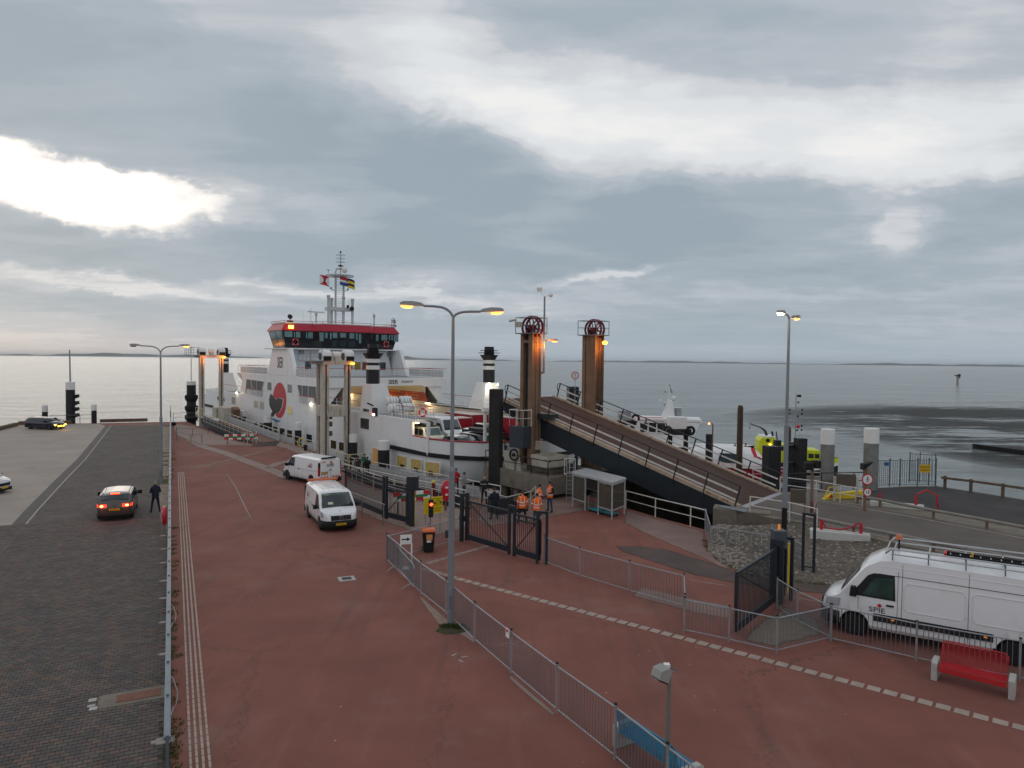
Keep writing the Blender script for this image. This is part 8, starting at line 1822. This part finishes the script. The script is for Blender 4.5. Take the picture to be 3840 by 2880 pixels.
MB().tube([(ox(2820), 0, z3(1612)), (ox(2820), 0, z3(1592)), (ox(2860), 0, z3(1605)), (ox(2876), 0, z3(1618)), (ox(2882), 0, z3(1634))], [.05, .06, .08, .14, .16], 6).build('crane_arm', black, T)
mb = MB().cyl((ox(2984), 0, 2.2), (ox(2984), 0, z3(1475)), .07, .04, 6)
for y in (1540, 1603): mb.beam((ox(2960), 0, z3(y)), (ox(3008), 0, z3(y)), .05)
mb.beam((ox(2990), -.3, z3(1630)), (ox(3040), .4, z3(1634)), .2, .08); mb.build('mast', galv, T); mb = MB()
for px_, y in ((2962, 1536), (3006, 1536), (2962, 1550), (3006, 1550), (3006, 1595), (3006, 1610), (2992, 1560), (2992, 1508), (2990, 1612)): mb.ball((ox(px_), -.05, z3(y)), .11, 6)
mb.build('navigation_lamps', blackm, T); MB().box(ox(2988), ox(3000), -.3, .1, z3(1488), z3(1479)).build('flood_lamp', blackm, T); MB().ball((ox(2993), -.1, z3(1598)), .2, 7).build('red_lamp', signr, T)
for px_ in (2902, 2918, 2905): MB().beam((ox(px_), -.6, z3(1660)), (ox(px_-6), -.6, z3(1617)), .1).build('exhaust_pipe', blackm, T)
railing(T, [(ox(2760), -2.0, 1.35), (ox(2840), -2.0, 1.35)], 1.0, 2, 1., black, r=.03); railing(T, [(ox(2760), 2.0, 1.35), (ox(2840), 2.0, 1.35)], 1.0, 2, 1., black, r=.03); MB().box(ox(2752), ox(2842), -2.0, 2.0, 1.2, 1.36).build('aft_deck', mat('yellow_deck', (.35, .32, .03), .6, var=.2), T); ringbuoy(T, (ox(2820), -2.05, 1.95), 'y', mat('orange_buoy', (.6, .09, .03), .5, var=0), .33, .1)
for i in range(5): MB().torus((ox(2850)+i*1.1, -2.15, 1.0), .3, .1, 12, 6, 'y').build('tyre_fender', rubber, T)
# floating pontoon in front of the boats
T = thing('pontoon', 'grey floating pontoon with pipe rails between the ramp and the boats', 'pontoon', Vector((27, 63, WL)), rad(-12)); MB().box(-5, 7, -1.4, 1.4, -.3, 1.0).build('deck', galvd, T, bevel=.05)
railing(T, [(-5, 1.3, 1.0), (7, 1.3, 1.0)], 1.1, 3, 1.5, wrail, r=.03)
p = D(2868, 1620, 57); T = thing('quay_lamp', 'small lit lamp on a thin brown pole between the boats', 'lamp', Vector((D(2672, 1640, 58).x, 58, 0))); a = D(2672, 1589, 58).z
MB().cyl((0, 0, WL), (0, 0, a), .06, n=6).beam((0, 0, a), (-.28, 0, a+.02), .06).build('pole', rust, T); MB().ball((-.3, 0, a), .1, 8).build('lamp_glass', lampg, T)
# ================================================================== PEOPLE
skin = mat('skin', (.40, .22, .15), .55, var=.05)
def cloth(n, c): return mat('cloth_'+n, c, .85, var=.12, scale=9, bump=.25, bscale=60)
navy = cloth('navy', (.012, .015, .030)); blackc = cloth('black', (.014, .014, .016)); jeans = cloth('jeans', (.035, .055, .09)); hiv = mat('hi_vis_orange', (.85, .16, .015), .7, var=.06, emit=(1, .16, .01), est=.0)
redc = cloth('red', (.40, .012, .02)); greyc = cloth('grey', (.25, .24, .23)); brownc = cloth('brown', (.045, .035, .028)); khaki = cloth('khaki', (.12, .10, .07)); greenc = cloth('green', (.01, .12, .06)); refl = mat('reflective_tape', (.72, .74, .74), .35, var=0)
hairs = {'dark': mat('dark_hair', (.02, .015, .012), .8, var=.2), 'grey': mat('grey_hair', (.22, .21, .20), .8, var=.2), 'blond': mat('blond_hair', (.36, .24, .12), .8, var=.2), 'brown': mat('brown_hair', (.06, .035, .02), .8, var=.2)}
def person(label, loc, rz, top, legs, hair='dark', arms='down', H=1.78, spread=.14, hivis=False, sleeves=None, hood=False, turn=0., lean=0., group=None, shoe=None, bald=False, stride=0.):
    # front of the body is +x
    T = thing('person', label, 'person', loc, rz, group); k = H/1.78
    J = {}; s = spread
    J['pel'] = (0, 0, .96); J['waist'] = (.0+lean*.12, 0, 1.10); J['chest'] = (.015+lean*.3, 0, 1.30); J['neckb'] = (lean*.42, 0, 1.47); J['neck'] = (.02+lean*.48, 0, 1.56); J['head'] = (.04+lean*.55, 0, 1.66); J['crown'] = (.03+lean*.58, 0, 1.745)
    for n, sg in (('L', 1), ('R', -1)):
        st = stride*sg
        J['hip'+n] = (0, .095*sg, .90); J['kn'+n] = (.03+st*.5, (.09+s*.35)*sg, .50); J['an'+n] = (-.02+st, (.09+s*.6)*sg, .09); J['toe'+n] = (.17+st, (.10+s*.75)*sg, .035); J['heel'+n] = (-.06+st, (.09+s*.6)*sg, .04)
        J['sh'+n] = (lean*.38, .19*sg, 1.43)
        if arms == 'down': e, w_ = (-.03, .25*sg, 1.15), (.05, .25*sg, .90)
        elif arms == 'front': e, w_ = (-.03+lean*.3, .27*sg, 1.17), (.22, .08*sg, 1.13)
        elif arms == 'hips': e, w_ = (-.08, .36*sg, 1.18), (.03, .19*sg, 1.03)
        elif arms == 'up1': e, w_ = ((-.03, .25*sg, 1.15), (.05, .25*sg, .90)) if sg > 0 else ((.1, .27*sg, 1.2), (.26, .16*sg, 1.36))
        elif arms == 'cross': e, w_ = (.02, .25*sg, 1.16), (.19, -.05*sg, 1.20)
        else: e, w_ = (-.1, .26*sg, 1.17), (-.16, .10*sg, 1.0)
        J['el'+n] = e; J['wr'+n] = w_
    R_ = dict(pel=(.155, .125), waist=(.145, .115), chest=(.165, .125), neckb=(.09, .075), neck=(.055, .055), head=(.082, .092), crown=(.06, .07))
    for n in 'LR': R_.update({'hip'+n: (.095, .095), 'kn'+n: (.062, .062), 'an'+n: (.05, .05), 'toe'+n: (.04, .03), 'heel'+n: (.042, .04), 'sh'+n: (.075, .075), 'el'+n: (.052, .052), 'wr'+n: (.034, .034)})
    Ed = [('pel', 'waist'), ('waist', 'chest'), ('chest', 'neckb'), ('neckb', 'neck'), ('neck', 'head'), ('head', 'crown')]
    for n in 'LR': Ed += [('pel', 'hip'+n), ('hip'+n, 'kn'+n), ('kn'+n, 'an'+n), ('an'+n, 'toe'+n), ('an'+n, 'heel'+n), ('neckb', 'sh'+n), ('sh'+n, 'el'+n), ('el'+n, 'wr'+n)]
    names = list(J); me = bpy.data.meshes.new('body'); me.from_pydata([tuple(Vector(J[n])*k) for n in names], [(names.index(a), names.index(b)) for a, b in Ed], [])
    o = bpy.data.objects.new('body', me); COL.objects.link(o); md = o.modifiers.new('skin', 'SKIN'); md.use_smooth_shade = True; md.branch_smoothing = .3
    for i, n in enumerate(names):
        r = R_[n]; v = me.skin_vertices[0].data[i]; v.radius = (r[0]*k, r[1]*k); v.use_root = (n == 'pel')
    sb = o.modifiers.new('sub', 'SUBSURF'); sb.levels = 1
    dg = bpy.context.evaluated_depsgraph_get(); m2 = bpy.data.meshes.new_from_object(o.evaluated_get(dg)); bpy.data.objects.remove(o)
    m2.name = 'body'; m2.materials.clear(); sl_ = [top, legs, skin, shoe or blackc, sleeves or top]
    for m in sl_: m2.materials.append(m)
    segs = [(Vector(J[a])*k, Vector(J[b])*k, a, b) for a, b in Ed]
    for f in m2.polygons:
        c = f.center; best = None
        for a, b, na, nb in segs:
            d = b-a; t_ = max(0, min(1, (c-a).dot(d)/d.length_squared)); q = (c-(a+d*t_)).length
            if best is None or q < best[0]: best = (q, na, nb, t_)
        _, na, nb, t_ = best; b2 = nb[:2]
        if nb in ('head', 'crown') : mi = 2
        elif b2 in ('to', 'he') and nb not in ('head',): mi = 3
        elif b2 in ('hi', 'kn', 'an'): mi = 1 if c.z < .92*k else 0
        elif b2 in ('el', 'wr'): mi = 4
        else: mi = 0
        f.material_index = mi; f.use_smooth = True
    b_ = bpy.data.objects.new('body', m2); COL.objects.link(b_); b_.parent = T
    # hands with five fingers
    for n, sg in (('L', 1), ('R', -1)):
        e = Vector(J['el'+n])*k; w_ = Vector(J['wr'+n])*k; d = (w_-e).normalized(); sd2 = d.cross(Vector((1, 0, 0)) if abs(d.x) < .7 else Vector((0, 0, 1))).normalized(); up = sd2.cross(d)
        mb = MB(); c0 = w_+d*.045; mb.loft([[w_+sd2*x*.6+up*y for x, y in ((-.028, -.014), (.028, -.014), (.028, .014), (-.028, .014))], [c0+sd2*x+up*y for x, y in ((-.036, -.014), (.036, -.014), (.036, .014), (-.036, .014))], [c0+d*.045+sd2*x+up*y for x, y in ((-.034, -.011), (.034, -.011), (.034, .011), (-.034, .011))]])
        for q, (x, l) in enumerate(((-.028, .055), (-.009, .07), (.010, .066), (.028, .05))): p0_ = c0+d*.042+sd2*x; p1_ = p0_+d*l*.6+up*.006; mb.tube([p0_, p1_, p1_+d*l*.3+up*.022], [.010, .009, .007], 5)
        mb.tube([c0-sd2*.03*sg, c0-sd2*.055*sg+d*.02, c0-sd2*.06*sg+d*.05+up*.01], [.012, .011, .008], 5); mb.build('hand', skin, T)
    hd = Vector(J['head'])*k; H2 = MB()
    if not bald:
        rr = .105*k
        pts = []
        for i in range(7):
            ph = i/6*math.pi*.56; ring_ = []
            for j in range(12): a = j/12*2*math.pi; ex = .45 if math.cos(a) > .35 else 0; ph2 = ph*(1-ex*.55); ring_.append(hd+Vector((-.012+rr*.98*math.sin(ph2)*math.cos(a), rr*.84*math.sin(ph2)*math.sin(a), .018+rr*1.12*math.cos(ph2))))
            pts.append(ring_)
        H2.loft(pts, cap=True)
        if hair == 'blond': H2.ball(hd+Vector((-.06, 0, -.08)), .09, 8, (.7, 1.1, 1.5))
        H2.build('hair', hairs[hair], T, smooth=True)
    fc = MB().ball(hd+Vector((.093*k, 0, -.012)), .016, 6, (1.2, .8, 1.5)); [fc.ball(hd+Vector((.005, .088*sg_*k, -.005)), .02, 6, (.7, .4, 1.3)) for sg_ in (1, -1)]; fc.build('nose_and_ears', skin, T)
    ey = MB(); [ey.ball(hd+Vector((.078*k, .032*sg_, .018)), .010, 5) for sg_ in (1, -1)]; ey.beam(hd+Vector((.084*k, -.022, -.05)), hd+Vector((.084*k, .022, -.05)), .008, .006); ey.build('eyes_and_mouth', blackm, T)
    if hood: MB().torus(hd+Vector((-.02, 0, -.10)), .075, .035, 14, 6).build('collar', top, T, smooth=True)
    # jacket skirt and hem
    ch = Vector(J['chest'])*k; wv_ = Vector(J['waist'])*k; pv_ = Vector(J['pel'])*k
    def tor(z, rx, ry, cx=0): return [Vector((cx+rx*math.cos(a)*k, ry*math.sin(a)*k, z*k)) for a in [2*math.pi*j/16 for j in range(16)]]
    l = lean; rings_ = [tor(.86, .155, .185, .0), tor(.98, .150, .182), tor(1.12, .142, .175, l*.12), tor(1.30, .150, .195, l*.3+.01), tor(1.42, .115, .19, l*.38), tor(1.475, .07, .10, l*.42)]
    MB().loft(rings_).build('jacket', top, T, smooth=50)
    if hivis:
        for z in (1.0, 1.14): mb = MB(); mb.loft([tor(z, .158, .190, l*.1), tor(z+.05, .156, .188, l*.1), tor(z+.05, .146, .176, l*.1), tor(z, .146, .178, l*.1)]); mb.build('reflective_band', refl, T)
        for sg in (1, -1): 
            MB().tube([(-.16*k+l*.1, .10*sg, 1.18*k), (-.155*k+l*.3, .105*sg, 1.34*k), (-.09*k+l*.4, .10*sg, 1.465*k), (.05*k+l*.4, .10*sg, 1.46*k), (.155*k+l*.3, .10*sg, 1.34*k), (.16*k+l*.1, .10*sg, 1.16*k)], .018, 5).build('shoulder_band', refl, T)
            if sleeves is None:
                e = Vector(J['el'+('L' if sg > 0 else 'R')])*k; s_ = Vector(J['sh'+('L' if sg > 0 else 'R')])*k; m_ = e.lerp(s_, .15); dd_ = (s_-e).normalized(); MB().cyl(m_, m_+dd_*.05, .068*k, n=10).build('sleeve_band', refl, T)
    T.scale = (1, 1, 1); return T
def at(px, base, z=0.): return G(px, base, z)
toward = lambda p: math.atan2(-p.y, -p.x)           # facing the camera position
away = lambda p: math.atan2(p.y, p.x)
p = at(583, 1922); person('man in dark navy clothes, alone on the block paving beside the grey car', p, away(p)+.15, navy, navy, 'grey', 'front', 1.80, .22, lean=.06, hood=True)
p = at(1853, 1948); person('man in dark blue work jacket and trousers standing behind the middle gate', p, away(p)+.2, navy, navy, 'brown', 'front', 1.80, .16); T = bpy.context.scene.objects
p = at(1815, 1893); t = person('bald man in black jacket with white back lettering beside the ferry bow', p, away(p)-.2, blackc, blackc, 'grey', 'down', 1.80, .1, bald=True); text('BEVEILIGING', .075, wplate, t, (-.168, 0, 1.31), (math.pi/2, 0, -math.pi/2), ext=.002)
hg = 'workers in orange high-visibility jackets'
p = at(1958, 1964); person('worker in orange high-visibility jacket, left of the pair by the small gate leaf', p, away(p)+.1, hiv, blackc, 'brown', 'down', 1.82, .22, True, group=hg)
p = at(2012, 1972); person('worker in orange high-visibility jacket, right of the pair by the small gate leaf', p, away(p)-.15, hiv, jeans, 'dark', 'down', 1.78, .12, True, group=hg)
p = at(2018, 1932); person('worker in orange high-visibility jacket turned sideways below the platform', p, away(p)-1.2, hiv, blackc, 'dark', 'front', 1.80, .08, True, lean=.1, group=hg)
p = at(2062, 1920); person('worker in orange high-visibility vest with dark sleeves and jeans beside the platform corner', p, toward(p)-.9, hiv, jeans, 'dark', 'front', 1.82, .16, True, sleeves=blackc, group=hg)
p = D(1711, 1757, 47.6); person('person in red jacket behind the large red lifebuoy case, facing the camera', (p.x, p.y, p.z-1.72), toward(p)-.3, redc, blackc, 'dark', 'cross', 1.74, .08)
p = D(1740, 1772, 47.2); person('person in pale grey top and jeans half hidden by the centre lamp pole', (p.x, p.y, p.z-1.72), away(p)-1.2, greyc, jeans, 'brown', 'down', 1.74, .08)
ng = 'passengers on the near ramp'
for px, py, Y, tp, hr, lab, tn in ((1313, 1704, 59.2, blackc, 'blond', 'blond passenger in dark coat on the near passenger ramp', 2.0), (1298, 1716, 59.6, khaki, 'brown', 'passenger in khaki coat leftmost on the near passenger ramp', .6), (1342, 1710, 58.0, brownc, 'dark', 'broad passenger in brown coat on the near passenger ramp', 0.), (1367, 1702, 57.2, greenc, 'brown', 'passenger with green pullover on the near passenger ramp', 2.6), (1378, 1714, 56.8, blackc, 'dark', 'passenger in black coat rightmost on the near passenger ramp', .4)):
    p = D(px, py, Y); person(lab, (p.x, p.y, p.z-1.74), away(p)+tn, tp, blackc, hr, 'front' if tn else 'down', 1.76, .08, group=ng)
for px, s, t_, tp, lab in ((1614, -11.6, 1.9, blackc, 'person in dark clothes at the opening in the ferry bulwark'), (1712, -12.7, 4.9, greenc, 'person in green top at the bow rail of the ferry')):
    p = shipw(s, t_, 1.33); person(lab, p, HA+.5, tp, jeans, 'brown', 'front', 1.74, .08)
for px, lab, hr in ((2756, 'crew member in dark clothes left of the timber pile on the workboat', 'grey'), (2796, 'crew member in orange and dark clothes right of the timber pile on the workboat', 'dark')):
    p = D(px, 1665, 78); person(lab, (p.x, p.y, WL+1.36), .5, blackc if hr == 'grey' else mat('dull_orange_cloth', (.4, .12, .03), .8), navy, hr, 'front', 1.76, .08)
# red lanes and clutter: loose paper, weeds

# ------------------------------------------------------------------ sea haze: one closed box round the whole site, sky outside
hz_ = bpy.data.materials.new('sea_haze'); hz_.use_nodes = True; t_ = hz_.node_tree; t_.nodes.remove(t_.nodes['Principled BSDF'])
pv_ = t_.nodes.new('ShaderNodeVolumePrincipled'); pv_.inputs['Color'].default_value = (.80, .86, .92, 1); pv_.inputs['Density'].default_value = .00007; pv_.inputs['Anisotropy'].default_value = .3
t_.links.new(pv_.outputs[0], t_.nodes['Material Output'].inputs['Volume'])
o = MB().box(-11800, 11800, -400, 11800, -9, 34).build('haze', hz_); o['kind'] = 'stuff'
